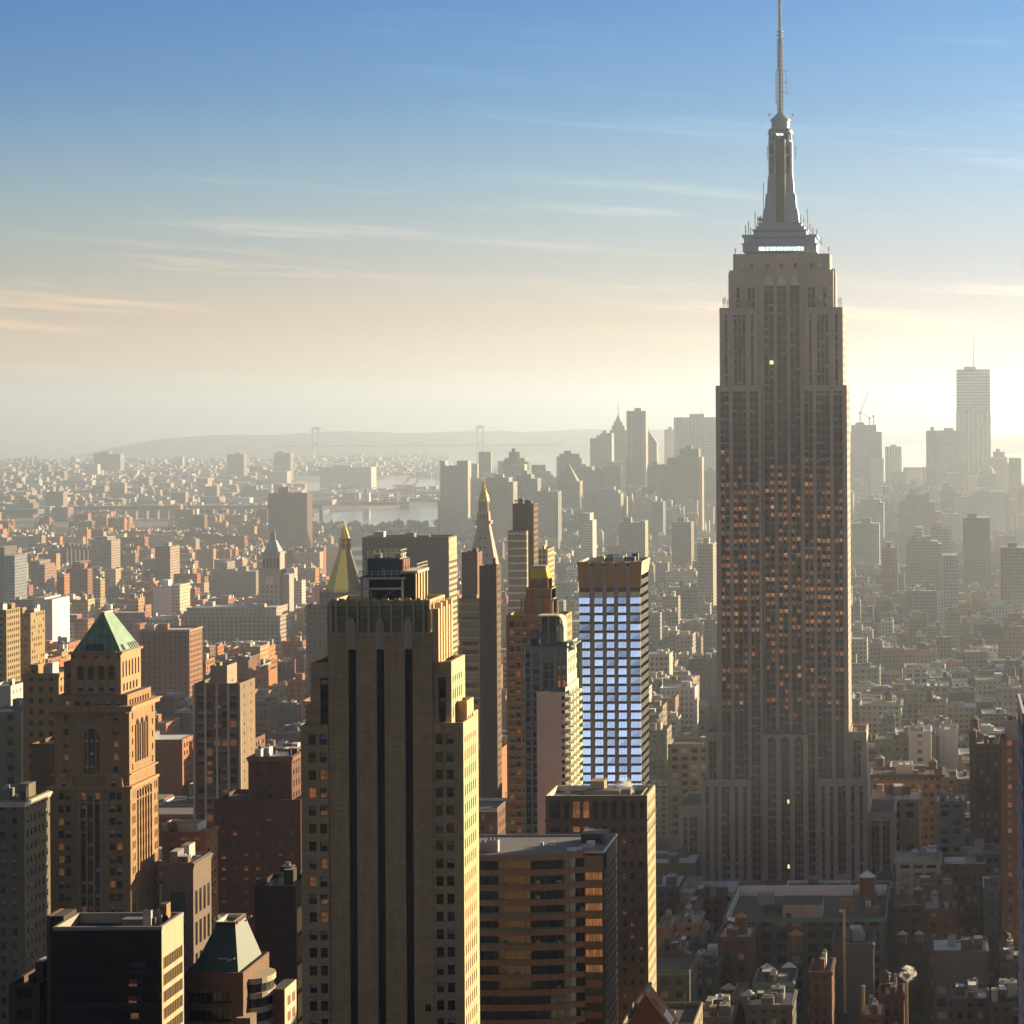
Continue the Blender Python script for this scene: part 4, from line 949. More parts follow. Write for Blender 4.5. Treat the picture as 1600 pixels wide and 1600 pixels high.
# ---------------------------------------------------------------- black office block, bottom left
def make_black_block():
    D = 470.0; x = lambda u: X(u, 1520, D); z = lambda v: Z(170, v, D)
    root = thing('office_block', (x(170), D + 8, 0), 'black flat-topped office block whose west side is striped with sunlit window bands', 'office block')
    occ(D, 63, 281, 1430, 1600, 'the black flat-topped block')
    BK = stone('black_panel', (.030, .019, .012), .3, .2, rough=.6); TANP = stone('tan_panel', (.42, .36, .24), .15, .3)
    a, b, y0, y1, zt = x(83), x(253), D, D + 13.5, z(1448)
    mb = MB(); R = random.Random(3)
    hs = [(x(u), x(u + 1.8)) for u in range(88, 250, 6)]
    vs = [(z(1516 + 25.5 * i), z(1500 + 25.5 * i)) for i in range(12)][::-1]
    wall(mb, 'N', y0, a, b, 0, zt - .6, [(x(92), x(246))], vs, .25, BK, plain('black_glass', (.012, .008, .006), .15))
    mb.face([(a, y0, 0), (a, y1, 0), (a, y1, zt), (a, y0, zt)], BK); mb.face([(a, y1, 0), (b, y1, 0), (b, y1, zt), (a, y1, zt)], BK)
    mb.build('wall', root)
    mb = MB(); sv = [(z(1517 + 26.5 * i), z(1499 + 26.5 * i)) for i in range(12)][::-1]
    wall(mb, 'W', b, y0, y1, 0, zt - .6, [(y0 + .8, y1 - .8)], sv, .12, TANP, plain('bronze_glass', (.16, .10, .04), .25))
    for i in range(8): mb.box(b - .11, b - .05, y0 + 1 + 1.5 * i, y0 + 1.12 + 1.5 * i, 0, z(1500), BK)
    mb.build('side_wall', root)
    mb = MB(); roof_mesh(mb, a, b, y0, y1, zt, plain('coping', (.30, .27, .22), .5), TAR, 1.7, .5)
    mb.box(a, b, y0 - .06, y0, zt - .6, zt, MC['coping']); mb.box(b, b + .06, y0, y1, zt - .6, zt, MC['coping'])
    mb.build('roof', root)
    R = random.Random(5); clutter(root, x(200), x(249), y0 + 4, y1 - 1, zt - 1.7, R, None, 5, [STEEL, TAR2, BRN])
    mb = MB(); mb.box(x(166), x(250), y0 + 9, y1 - .6, zt - 1.7, zt - .4, TAR2); mb.build('penthouse', root)
    W = Wins(); W.add([('N', y0, x(u), z(v), 1.5, 1.6, .0) for u, v in ((211, 1512), (220, 1512), (207.5, 1537), (216, 1537), (207, 1563), (214.5, 1564), (210, 1590))], lambda c: random.Random(int(c[2] * 7)).choice([10, 10, 9, 6])); W.flush(root, 60)
    mb = MB(); mb.box(x(58), x(82.5), D + 6, D + 13, 0, z(1441), stone('dark_fin', (.05, .03, .02)), TAR)
    mb.box(x(58) - .2, x(58) + .4, D + 5.7, D + 13, 0, z(1440), stone('fin_edge', (.16, .1, .06))); mb.build('fin', root)
    bld('office_block', 'small low office block with three rows of ribbon windows beside the black block', 'office block', D + 4, 14, 14, 62, 1537, stone('brown_panel', (.11, .06, .04)), vv=1600, win=(7, 3.5, .8, .5), glass=(G_DARK, G_BROWN), clut=2)
make_black_block()

# ---------------------------------------------------------------- block with a truncated green pyramid, bottom
def make_pyramid_block():
    D = 492.0; x = lambda u: X(u, 1540, D); z = lambda v: Z(330, v, D)
    root = thing('office_block', (x(330), D + 9, 0), 'reddish granite office block topped by a truncated dark green pyramid with a steaming flue', 'office block')
    occ(D, 283, 428, 1446, 1600, 'the truncated green pyramid block')
    RG = stone('red_granite', (.17, .095, .065), .25, .4); GR = stone('green_seam', (.055, .085, .07), .25, .5, rough=.45)
    a, b, y0, y1, zt = x(283), x(380), D, D + 19, z(1520)
    mb = MB()
    hs = [(x(294), x(362))]
    wall(mb, 'N', y0, a, b, 0, zt, hs, [(z(1568.5 + 28 * i), z(1551 + 28 * i)) for i in range(6)][::-1], 1.2, RG, G_DARK)
    wall(mb, 'W', b, y0, y1, 0, zt, [(y0 + 2, y1 - 2)], [(z(1565 + 28 * i), z(1552 + 28 * i)) for i in range(1, 6)][::-1], .8, RG, G_BROWN)
    mb.face([(a, y0, 0), (a, y1, 0), (a, y1, zt), (a, y0, zt)], RG); mb.face([(a, y1, 0), (b, y1, 0), (b, y1, zt), (a, y1, zt)], RG)
    roof_mesh(mb, a, b, y0, y1, zt, RG, TAR, 1.0, .4); mb.build('wall', root)
    for i in range(3):
        mb = MB(); n = 8; v = 1543 + 28 * i
        for k in range(n):
            p, q = x(294) + (x(362) - x(294)) * k / n, x(294) + (x(362) - x(294)) * (k + 1) / n
            bow = lambda t: .9 * (1 - ((t - x(328)) / (x(362) - x(328))) ** 2)
            mb.face([(p, y0 - bow(p), z(v + 7)), (q, y0 - bow(q), z(v + 7)), (q, y0 - bow(q), z(v)), (p, y0 - bow(p), z(v))], RG)
            mb.face([(p, y0 - bow(p), z(v)), (q, y0 - bow(q), z(v)), (q, y0 + .3, z(v)), (p, y0 + .3, z(v))], RG)
            mb.bar((p, y0 + 1.0, z(v + 25)), (p, y0 + 1.0, z(v + 7)), .12, FRAME)
        mb.build('bowed_sill', root)
    mb = MB(); za, zb_ = zt - .6, z(1456)
    A = [(x(294), y0 + .8), (x(371), y0 + .8), (x(371), y1 - .8), (x(294), y1 - .8)]; B = [(x(323), y0 + 6.5), (x(353.5), y0 + 6.5), (x(353.5), y1 - 5), (x(323), y1 - 5)]
    mb.prism(A, za, zb_, GR, pts2=B, top=TAR); mb.build('pyramid_roof', root)
    mb = MB(); mb.box(x(322), x(354), y0 + 6.3, y1 - 4.8, zb_, z(1451.5), stone('flue_red', (.12, .04, .025)), top=False)
    roof_mesh(mb, x(322), x(354), y0 + 6.2, y1 - 4.7, z(1450.5), LIME2, BLACK, 2.0, .45); mb.box(x(322), x(354), y0 + 6.2, y0 + 6.3, z(1451.6), z(1450.5), LIME2)
    mb.build('flue', root)
    for pts in ([(x(336), y0 + 2.4, z(1502)), (x(354), y0 + 2.4, z(1502))], [(x(349), y0 + 2.0, z(1506)), (x(362), y0 + 2.2, z(1501.5))], [(x(363), y0 + 9, z(1454)), (x(374), y0 + 9, z(1446))]):
        mb = MB(); mb.bar(*pts, .25, STEEL); mb.build('gantry', root)
    TB = stone('pale_band', (.50, .43, .30), .15, .3)
    mb = MB(); cx, cy = x(393), y0 + 9      # rounded west bay
    P = [(cx - 2.6, cy - 5)] + [(cx - 1 + 2.9 * math.cos(t), cy + 5.2 * math.sin(t)) for t in [math.pi * (-.5 + i / 10) for i in range(11)]] + [(cx - 2.6, cy + 5)]
    for i in range(7):
        v = 1537 + 23 * i; mb.prism(P, z(v + 9), z(v), TB); mb.prism([(p, q) for p, q in [(cx - 2.6 + (p - cx + 2.6) * .93, cy + (q - cy) * .95) for p, q in P]], z(v + 24), z(v + 9), G_MID)
    mb.build('round_bay', root)
    mb = MB(); mb.box(x(372), x(394), y0 - 1.5, y0 + 3, 0, z(1588), RG, TB); mb.build('front_block', root)
    mb = MB(); wall(mb, 'W', x(428), y0 + 8, y0 + 17, 0, z(1561), [(y0 + 10, y0 + 12.5), (y0 + 13.6, y0 + 16)], [(z(1592 + 25 * i), z(1577 + 25 * i)) for i in range(4)][::-1], .4, TB, G_BROWN)
    mb.box(x(408), x(428) - .01, y0 + 8, y0 + 17, 0, z(1561), RG, TAR); mb.build('rear_block', root)
make_pyramid_block()

bld('office_slab', 'plain dark brown slab with a blank front beside the base of the striped tower', 'office slab', 690, 18, 398, 462, 1384, stone('dark_slab', (.030, .015, .010), .3, .3), vv=1600, nwin=False, win=(3, 3.6, .5, .5), swin=(20, 7, .9, .85), glass=(stone('slab_sunlit', (.45, .34, .16), .1), G_BROWN), roof=TAR, clut=3, phrase='the plain dark brown slab')  # gold infill on the west side: sunlight put into the colour
DRED = stone('dark_red_brick', (.13, .05, .03), .25, .2, brick=(1.0, .4)); ORB = stone('orange_brick', (.36, .15, .055), .2, .2, brick=(1.0, .4)); TANB = stone('tan_brick', (.38, .29, .18), .2, .2, brick=(1.0, .4))
DR = bld('apartment_tower', 'broad dark red brick block with setbacks and a colonnaded penthouse, some windows glowing', 'apartment tower', 900, 26, 335, 470, 1250, DRED, vv=1400, win=(3.4, 3.7, .42, .45), objwin=90, var=(0, 0, 6, 1, 2, 9, 0), roof=TAR, clut=2, phrase='the broad dark red block', ztopwin=5)
bld('', '', '', 906, 20, 388, 456, 1182, DRED, parent=DR, win=(3.4, 3.7, .4, .5), glass=(G_DARK, G_BROWN), register=False, cornice=stone('red_terracotta', (.22, .10, .05)), clut=3); occ(906, 388, 466, 1175, 1250)
bld('', '', '', 912, 14, 392, 446, 1199, DRED, parent=DR, register=False, clut=0)
bld('apartment_tower', 'orange brick block with a low penthouse and fiery sunlit edge behind the green pyramid', 'apartment tower', 850, 14, 253, 322, 1300, ORB, vv=1445, win=(3.5, 3.7, .45, .5), objwin=60, var=(1, 9, 10, 0, 2, 6, 5), cornice=ORB, roof=TAR2, clut=1, phrase='the orange brick block')
bld('', '', '', 853, 10, 253, 309, 1288, LIME2, parent=None if False else bpy.data.objects['apartment_tower.001'], win=(4, 6, .5, .3), register=False, clut=0)
bld('office_block', 'squat grey stone block with tall recessed bays below the orange brick block', 'office block', 815, 20, 253, 302, 1348, stone('grey_stone', (.16, .12, .09)), vv=1432, win=(5, 9, .6, .75), glass=(G_DARK, G_BROWN), cornice=stone('grey_stone', (.1, .1, .1)), clut=4, phrase='the squat grey stone block')
GT = bld('apartment_tower', 'glass and tan brick apartment tower with bright golden side wall and square penthouse', 'apartment tower', 1000, 22, 303, 375, 1068, stone('taupe_frame', (.22, .155, .10)), vv=1225, win=(3.1, 3.3, .82, .74), objwin=100, var=(10, 9, 5, 6, 2, 2, 0, 5), swin=(9, 3.3, .12, .4), roof=TAR2, clut=0, phrase='the glass-fronted tower with a golden side')
bld('', '', '', 1004, 14, 329, 355, 1040, stone('taupe_pale', (.34, .27, .20)), parent=GT, nwin=False, register=False, clut=1, swin=(9, 9, .1, .1))
for i in range(5):
    mb = MB(); p = X(303 + 18 * i, 1120, 1000); mb.box(p - .35, p + .35, 999.6, 1000, 0, Z(340, 1070, 1000), LIME2); mb.build('pier', GT)
bld('office_block', 'pale stone block with a heavy cornice and neat window rows at the far left edge', 'office block', 760, 22, -30, 38, 1252, stone('pale_stone', (.16, .13, .09)), vv=1440, win=(3.3, 3.7, .42, .5), objwin=60, var=(0, 0, 6, 5), cornice=LIME2, clut=2, phrase='the pale corniced block')
bld('apartment_tower', 'brown slab with thin pale floor lines squeezed beside the green pyramid-roofed tower', 'apartment tower', 860, 20, 48, 86, 1162, stone('umber_brick', (.17, .085, .03)), vv=1432, win=(8, 3.5, .1, .3), objwin=0, glass=(G_BROWN,), bands=[Z(60, 1180 + 22 * i, 860) for i in range(12)], clut=1)
bld('apartment_tower', 'orange-brown block with arcaded top floor behind the green pyramid-roofed tower', 'apartment tower', 940, 24, 36, 92, 1052, stone('amber_brick', (.36, .21, .075)), vv=1160, win=(3.2, 3.7, .45, .5), glass=(G_BROWN, G_DARK), cornice=TANB, clut=3)
bld('apartment_tower', 'ochre slab block with a dark grid of windows and sunlit flank at left edge', 'apartment tower', 1500, 24, 14, 48, 958, stone('ochre_block', (.30, .20, .085)), vv=1045, win=(3.4, 3.2, .6, .6), glass=(G_DARK, G_BROWN, BLIND2), clut=3, roof=TAR2, swin=(3.4, 3.2, .4, .5), phrase='the ochre slab block')
bld('apartment_tower', 'narrow ochre slab cut by the left edge, sunlit on its side', 'apartment tower', 1460, 22, -20, 10, 953, stone('ochre_block', (.3, .2, .1)), vv=1010, win=(3.4, 3.2, .5, .5), clut=2)
bld('office_block', 'weathered grey stone block with arched windows below the white sunlit rooftop at left edge', 'office block', 1010, 20, -25, 33, 1112, stone('grey_green_stone', (.22, .19, .12), .2), vv=1250, win=(4.5, 4.5, .45, .5), clut=3)
bld('office_block', 'low white rooftop block glowing in the sun at left edge', 'office block', 1150, 20, -20, 17, 1072, stone('white_weathered', (.5, .48, .44), .2, .2), vv=1108, win=(5, 40, .01, .01), swin=(5, 5, .2, .3), roof=SNOW, clut=1)
# ---------------------------------------------------------------- the bowed banded office block and its neighbours
GRAN = stone('pink_granite', (.26, .165, .105), .2, .4)
def make_bow_block():
    D = 740.0; x = lambda u: X(u, 1450, D); z = lambda v: Z(850, v, D)
    root = thing('office_block', (x(850), D + 17, 0), 'office block with a bowed front of granite bands and dark glass under a flat roof', 'office block')
    occ(D, 700, 965, 1312, 1600, 'the bowed banded office block')
    pts = [(690, 0.0), (735, -1.0), (780, -1.5), (830, -1.3), (860, -.6), (880, 0.2), (897, 2.5), (911, 3.4)]
    pts = [(x(u), D + d) for u, d in pts]
    y1 = D + 34; R = random.Random(4)
    T = lambda i: z(1334.5 + 23.4 * i)
    glass = plain('bow_glass', (.014, .013, .011), .08); TEAL = plain('teal_sill', (.06, .17, .17), .5)
    def band(mb, za, zb, off, m, cap=True):
        q = [(p[0], p[1] + off) for p in pts]
        for a, b in zip(q, q[1:]): mb.face([(*a, za), (*b, za), (*b, zb), (*a, zb)], m)
        if cap:
            q2 = [(p[0], p[1] + .8) for p in pts]
            for a, b, c, d in zip(q, q[1:], q2[1:], q2):
                mb.face([(*a, zb), (*b, zb), (*c, zb), (*d, zb)], m); mb.face([(*a, za), (*b, za), (*c, za), (*d, za)], m)
    for i in range(24):
        if T(i) < 2: break
        mb = MB(); band(mb, T(i) - 1.55, T(i), 0.0, GRAN)
        for a, b in zip(pts, pts[1:]):
            n = max(1, int((b[0] - a[0]) / 1.4))
            for k in range(n):
                t = k / n; mb.box(a[0] + (b[0] - a[0]) * t - .03, a[0] + (b[0] - a[0]) * t + .03, a[1] + (b[1] - a[1]) * t - .03, a[1] + (b[1] - a[1]) * t + .05, T(i) - 1.5, T(i) - .05, FRAME, sides='N', top=False)
        mb.build('spandrel_band', root)
        mb = MB(); band(mb, T(i + 1), T(i) - 1.55, .55, glass, False); mb.build('window_band', root)
        mb = MB(); rq = random.Random(i)
        for a, b in zip(pts, pts[1:]):
            n = max(1, int((b[0] - a[0]) / 2.1))
            for k in range(n):
                t = (k + .5) / n; px_, py_ = a[0] + (b[0] - a[0]) * t, a[1] + (b[1] - a[1]) * t + .5
                mb.box(px_ - .05, px_ + .05, py_ - .06, py_ + .1, T(i + 1) - .1, T(i) - 1.5, FRAME, top=False)
                if rq.random() < .16: mb.box(px_ + .1, px_ + 1.2, py_ - .005, py_ + .1, T(i + 1) + .2, T(i + 1) + rq.uniform(.6, 1.6), rq.choice([G_BROWN, G_MID, BLIND2, G_MID, TEAL]), top=False)
        o = mb.build('mullion', root); o['kind'] = 'stuff'
        if i in (3, 4, 5):
            mb = MB()
            for k in range(20):
                t = x(702) + (x(880) - x(702)) * k / 20; yy = D + .25 - 1.5 * math.sin(math.pi * min(1, (t - x(690)) / (x(880) - x(690))))
                mb.box(t + .1, t + (x(880) - x(702)) / 20 - .1, yy, yy + .15, T(i + 1), T(i + 1) + .55, TEAL)
            mb.build('planter_rail', root)
    mb = MB()
    for u in (720, 769, 830):
        mb.box(x(u) - .4, x(u) + .4, D - .75 if u < 800 else D - .5, D - .3, 0, T(0) - 1.6, plain('teal_post', (.13, .17, .15), .5))
    mb.build('post', root)
    # corner tower of bronze glass, and the dark side wall crossed by mouldings
    BZ = plain('bronze_dark', (.022, .011, .007), .25); a, b = x(911), x(940.5); zt = z(1341)
    mb = MB(); mb.box(a, b, D + 3.4, D + 12, 0, zt, BZ, TAR)
    mb.build('corner_bay', root)
    W = Wins()
    for i in range(1, 12):
        mb = MB(); v = 1343 + 24.2 * i
        for k in range(5): mb.box(a + .25 + (b - a - .5) * k / 5 + .05, a + .25 + (b - a - .5) * (k + 1) / 5 - .05, D + 3.34, D + 3.4, z(v + 23 - 12), z(v), GLOW_DIM if i < 9 and (i * k) % 4 else (GLOW_OR if i < 8 else G_WARM))
        mb.build('corner_window', root)
    mb = MB(); sv = [(z(1372 + 14 * i), z(1366 + 14 * i)) for i in range(30) if z(1372 + 14 * i) > 1][::-1]
    wall(mb, 'W', b, D + 3.4, y1, 0, zt, [(D + 5, y1 - .5)], sv, .25, stone('bronze_wall', (.035, .019, .011)), BZ)
    for (e, f) in sv: mb.box(b, b + .12, D + 4, y1, e - .35, e - .2, stone('bronze_line', (.14, .075, .035)))
    mb.face([(pts[0][0], y1, 0), (b, y1, 0), (b, y1, zt), (pts[0][0], y1, zt)], BZ); mb.build('side_wall', root)
    mb = MB(); R0 = z(1334.5) - .4
    ring = pts + [(b, D + 3.4), (b, y1), (pts[0][0], y1)]
    mb.face([(*p, R0) for p in ring], stone('bow_roof', (.19, .175, .20), .3, .15))
    for p, q in ((ring[-3], ring[-2]), (ring[-2], ring[-1]), (ring[7], ring[8])): mb.bar((*p, R0 + .25), (*q, R0 + .25), .5, STEEL)
    mb.build('roof', root)
    mb = MB(); p = x(893); mb.box(p, p + 6.5, D + 20, D + 29, R0, R0 + 2.6, TAR, TAR2); mb.build('bulkhead', root)
    for (u, yy, w, d, h, m) in ((762, D + 7, 4, 3, 2.4, STEEL), (769, D + 6, 3, 3, 3, STEEL), (846, D + 16, 1, 1, 1, WHITE), (862, D + 17, 1.4, 1, 1, WHITE), (900, D + 9, 3, .5, .7, WHITE), (915, D + 11, 3, 3, .8, SILVER), (922, D + 15, 2, 3, 1.2, WHITE), (932, D + 20, 2, 7, 1.5, STEEL), (893, D + 7, 2.4, 1, .8, WHITE), (925, D + 25, 2, 3, 1, WHITE)):
        mb = MB(); c = X(u, 1330, yy); mb.box(c - w / 2, c + w / 2, yy, yy + d, R0, R0 + h, m); 
        if m is STEEL:
            for k in range(3): mb.cyl(c - w / 3 + k * w / 3, yy + d / 2, w / 9, w / 9, R0 + h, R0 + h + .6, STEEL, 8)
        mb.build('roof_unit', root)
make_bow_block()

def make_gold_edge():
    D = 830.0; x = lambda u: X(u, 1350, D); z = lambda v: Z(930, v, D)
    root = thing('office_tower', (x(930), D + 18, 0), 'brown stone office tower with tall top-floor windows and a golden sunlit edge', 'office tower')
    occ(D, 855, 1027, 1243, 1580, 'the brown tower with the golden edge')
    BS = stone('brown_stone', (.15, .088, .055), .25, .3); GS = stone('sunlit_stone', (.42, .34, .20), .15, .4)  # west wall gets its own golden stone: sunlight put into the colour
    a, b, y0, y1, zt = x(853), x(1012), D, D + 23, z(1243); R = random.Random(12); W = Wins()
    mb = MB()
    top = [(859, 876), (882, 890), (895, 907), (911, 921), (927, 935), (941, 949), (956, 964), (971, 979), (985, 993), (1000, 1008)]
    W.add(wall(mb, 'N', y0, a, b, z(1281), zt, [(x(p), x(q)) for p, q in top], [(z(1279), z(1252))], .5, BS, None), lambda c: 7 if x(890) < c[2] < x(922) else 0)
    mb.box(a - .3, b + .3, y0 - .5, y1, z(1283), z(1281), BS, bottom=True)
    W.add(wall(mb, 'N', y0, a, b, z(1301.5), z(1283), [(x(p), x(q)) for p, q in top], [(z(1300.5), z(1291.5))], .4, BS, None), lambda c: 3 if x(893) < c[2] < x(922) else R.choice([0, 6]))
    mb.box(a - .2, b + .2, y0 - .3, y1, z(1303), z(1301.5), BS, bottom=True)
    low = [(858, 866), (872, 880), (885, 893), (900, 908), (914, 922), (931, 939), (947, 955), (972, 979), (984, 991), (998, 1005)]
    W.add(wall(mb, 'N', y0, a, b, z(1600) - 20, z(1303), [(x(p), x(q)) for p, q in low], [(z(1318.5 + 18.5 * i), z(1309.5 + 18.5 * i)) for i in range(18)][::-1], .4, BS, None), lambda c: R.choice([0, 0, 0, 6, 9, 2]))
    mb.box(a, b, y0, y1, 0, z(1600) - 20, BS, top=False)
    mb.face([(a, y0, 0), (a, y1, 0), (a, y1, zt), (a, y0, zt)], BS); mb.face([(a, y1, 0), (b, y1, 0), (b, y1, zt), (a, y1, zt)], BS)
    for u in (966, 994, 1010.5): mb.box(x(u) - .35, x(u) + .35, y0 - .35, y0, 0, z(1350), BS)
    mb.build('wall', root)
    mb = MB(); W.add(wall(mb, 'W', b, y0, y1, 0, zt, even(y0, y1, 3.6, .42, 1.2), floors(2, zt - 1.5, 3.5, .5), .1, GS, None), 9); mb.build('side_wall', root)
    mb = MB(); roof_mesh(mb, a, b, y0, y1, zt, LIME2, TAR, 1.6, .5); mb.build('roof', root)
    for (u0, u1, d0, d1, h, m) in ((915, 937, 12, 19, 4.2, stone('taupe_pale', (.3, .3, .3))), (908, 960, 9, 15, 1.8, TAR2), (1000, 1003, 2, 19, 1.3, LIME2), (875, 885, 8, 12, 1.4, STEEL), (966, 980, 10, 15, 2.0, TAR2)):
        mb = MB(); mb.box(x(u0), x(u1), D + d0, D + d1, zt - 1.6, zt - 1.6 + h, m); mb.build('roof_unit', root)
    W.flush(root, 100)
make_gold_edge()

def make_glass_pier_tower():
    D = 1080.0; x = lambda u: X(u, 1050, D); z = lambda v: Z(955, v, D)
    root = thing('hotel_tower', (x(955), D + 16, 0), 'pale blue glass tower with grey stone piers and a flared bronze crown', 'hotel tower')
    occ(D, 904, 1020, 869, 1230, 'the blue glass tower with grey piers')
    GP = stone('grey_pier', (.30, .265, .245), .15, .3); BR = stone('bronze_crown', (.33, .20, .055), .15, .3); CR_ = stone('cream_grid', (.62, .52, .34), .1, .3)
    BG = bpy.data.materials.new('sky_glass'); BG.use_nodes = True; b_ = BG.node_tree.nodes['Principled BSDF']
    b_.inputs['Base Color'].default_value = (.95, .97, 1.0, 1); b_.inputs['Metallic'].default_value = 1.0; b_.inputs['Roughness'].default_value = .12
    CO = plain('copper_line', (.30, .14, .06), .5)
    y1 = D + 30; a, b = x(905.5), x(1001); zt = z(925)
    mb = MB(); mb.box(a, b, D + .8, y1, 0, z(880), BLACK, TAR); mb.build('core', root)
    bays = [(905.5, 922), (929.5, 942), (948.5, 960), (966.5, 979), (985.5, 1001)]
    fl = 13.85; JR = random.Random(14)
    for i in range(24):
        v = 933 + fl * i; zf = z(v)
        if i == 0:
            mb = MB()
            for p, q in bays: mb.box(x(p), x(q), D + .3, D + .8, z(933), z(925), LIME2)
            mb.build('top_panel', root)
        mb = MB()
        for p, q in bays:
            h0, h1 = x(p), x(q); za, zb = z(v + 10.2), z(v + .9); jt = JR.uniform(-.10, .10)
            mb.face([(h0, D - .55, za), (h1, D - .55, za), (h1, D + .42 + jt, zb), (h0, D + .42 + jt * JR.uniform(.4, 1), zb)], BG)
            mb.face([(h0, D - .55, za), (h1, D - .55, za), (h1, D + .8, za - .1), (h0, D + .8, za - .1)], BLACK)
            mb.face([(h0, D + .42, zb), (h1, D + .42, zb), (h1, D + .7, zb + .2), (h0, D + .7, zb + .2)], CO)
            mb.box(h0, h1, D + .6, D + .78, zb + .05, zb + .32, CO, sides='N')
            n = 3 if q - p < 14 else 4
            for k in range(1, n): mb.bar((h0 + (h1 - h0) * k / n, D - .6, za), (h0 + (h1 - h0) * k / n, D + .37, zb), .07, CO)
        mb.box(a + .1, b - .1, D + .74, D + .79, z(v + .9) + .1, z(v + .9) + .6, BLACK)
        mb.build('glazing', root)
    for p, q in zip(bays, bays[1:]):
        mb = MB(); mb.box(x(p[1]), x(q[0]), D - .1, D + 1, 0, z(885), GP); mb.build('pier', root)
    mb = MB(); sv = floors(2, z(878), 3.37, .62)
    wall(mb, 'W', b, D + .3, y1, 0, z(900), even(D, y1, 1.9, .45, .5), sv, .08, CR_, plain('gold_glass', (.50, .41, .26), .3)); mb.face([(b, D + .3, z(900)), (b + .9, D, z(877)), (b + .9, y1, z(877)), (b, y1, z(900))], CR_)
    mb.build('side_wall', root)
    for (p, q) in ((905, 922.5), (929, 942), (948.3, 960.2), (966.3, 979.2), (985.2, 1002)):
        mb = MB(); h0, h1 = x(p), x(q); e0 = .5 if p < 910 else 0; e1 = .5 if q > 1000 else 0
        P = [(h0, D + .2, z(918)), (h1, D + .2, z(918)), (h1 + e1, D - .8, z(877.5)), (h0 - e0, D - .8, z(877.5))]; Qd = [(p_[0], p_[1] + .7, p_[2]) for p_ in P]
        mb.face(P, BR)
        for i in range(4): j = (i + 1) % 4; mb.face([P[i], P[j], Qd[j], Qd[i]], LIME2 if i == 2 else BR)
        mb.build('crown_panel', root)
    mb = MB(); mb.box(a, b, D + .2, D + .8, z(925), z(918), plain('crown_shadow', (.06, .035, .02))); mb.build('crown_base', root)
    mb = MB()
    mb.box(a - .3, a + .4, D, y1, z(885), z(877), LIME2); mb.box(a, b, y1 - .5, y1, z(885), z(877), LIME2); mb.build('parapet', root)
    R = random.Random(2)
    for u, dy, w, h, m in ((938, 10, 3, 2.2, LIME2), (949, 14, 7, 1.6, plain('blue_unit', (.10, .11, .22))), (966, 13, 4, 2, WHITE), (982, 15, 5, 1.6, MC['blue_unit']), (972, 20, 3, 2.2, STEEL), (958, 22, 5, 2.2, plain('blue_unit', (.1, .1, .2))), (992, 20, 2.5, 2.6, BLACK)):
        mb = MB(); c = X(u, 875, D + dy); mb.box(c - w / 2, c + w / 2, D + dy, D + dy + 3, z(880), z(880) + h, m); mb.bar((c, D + dy + 1, z(880) + h), (c + 1.5, D + dy + 1, z(880) + h + 1.6), .2, STEEL); mb.build('roof_unit', root)
make_glass_pier_tower()

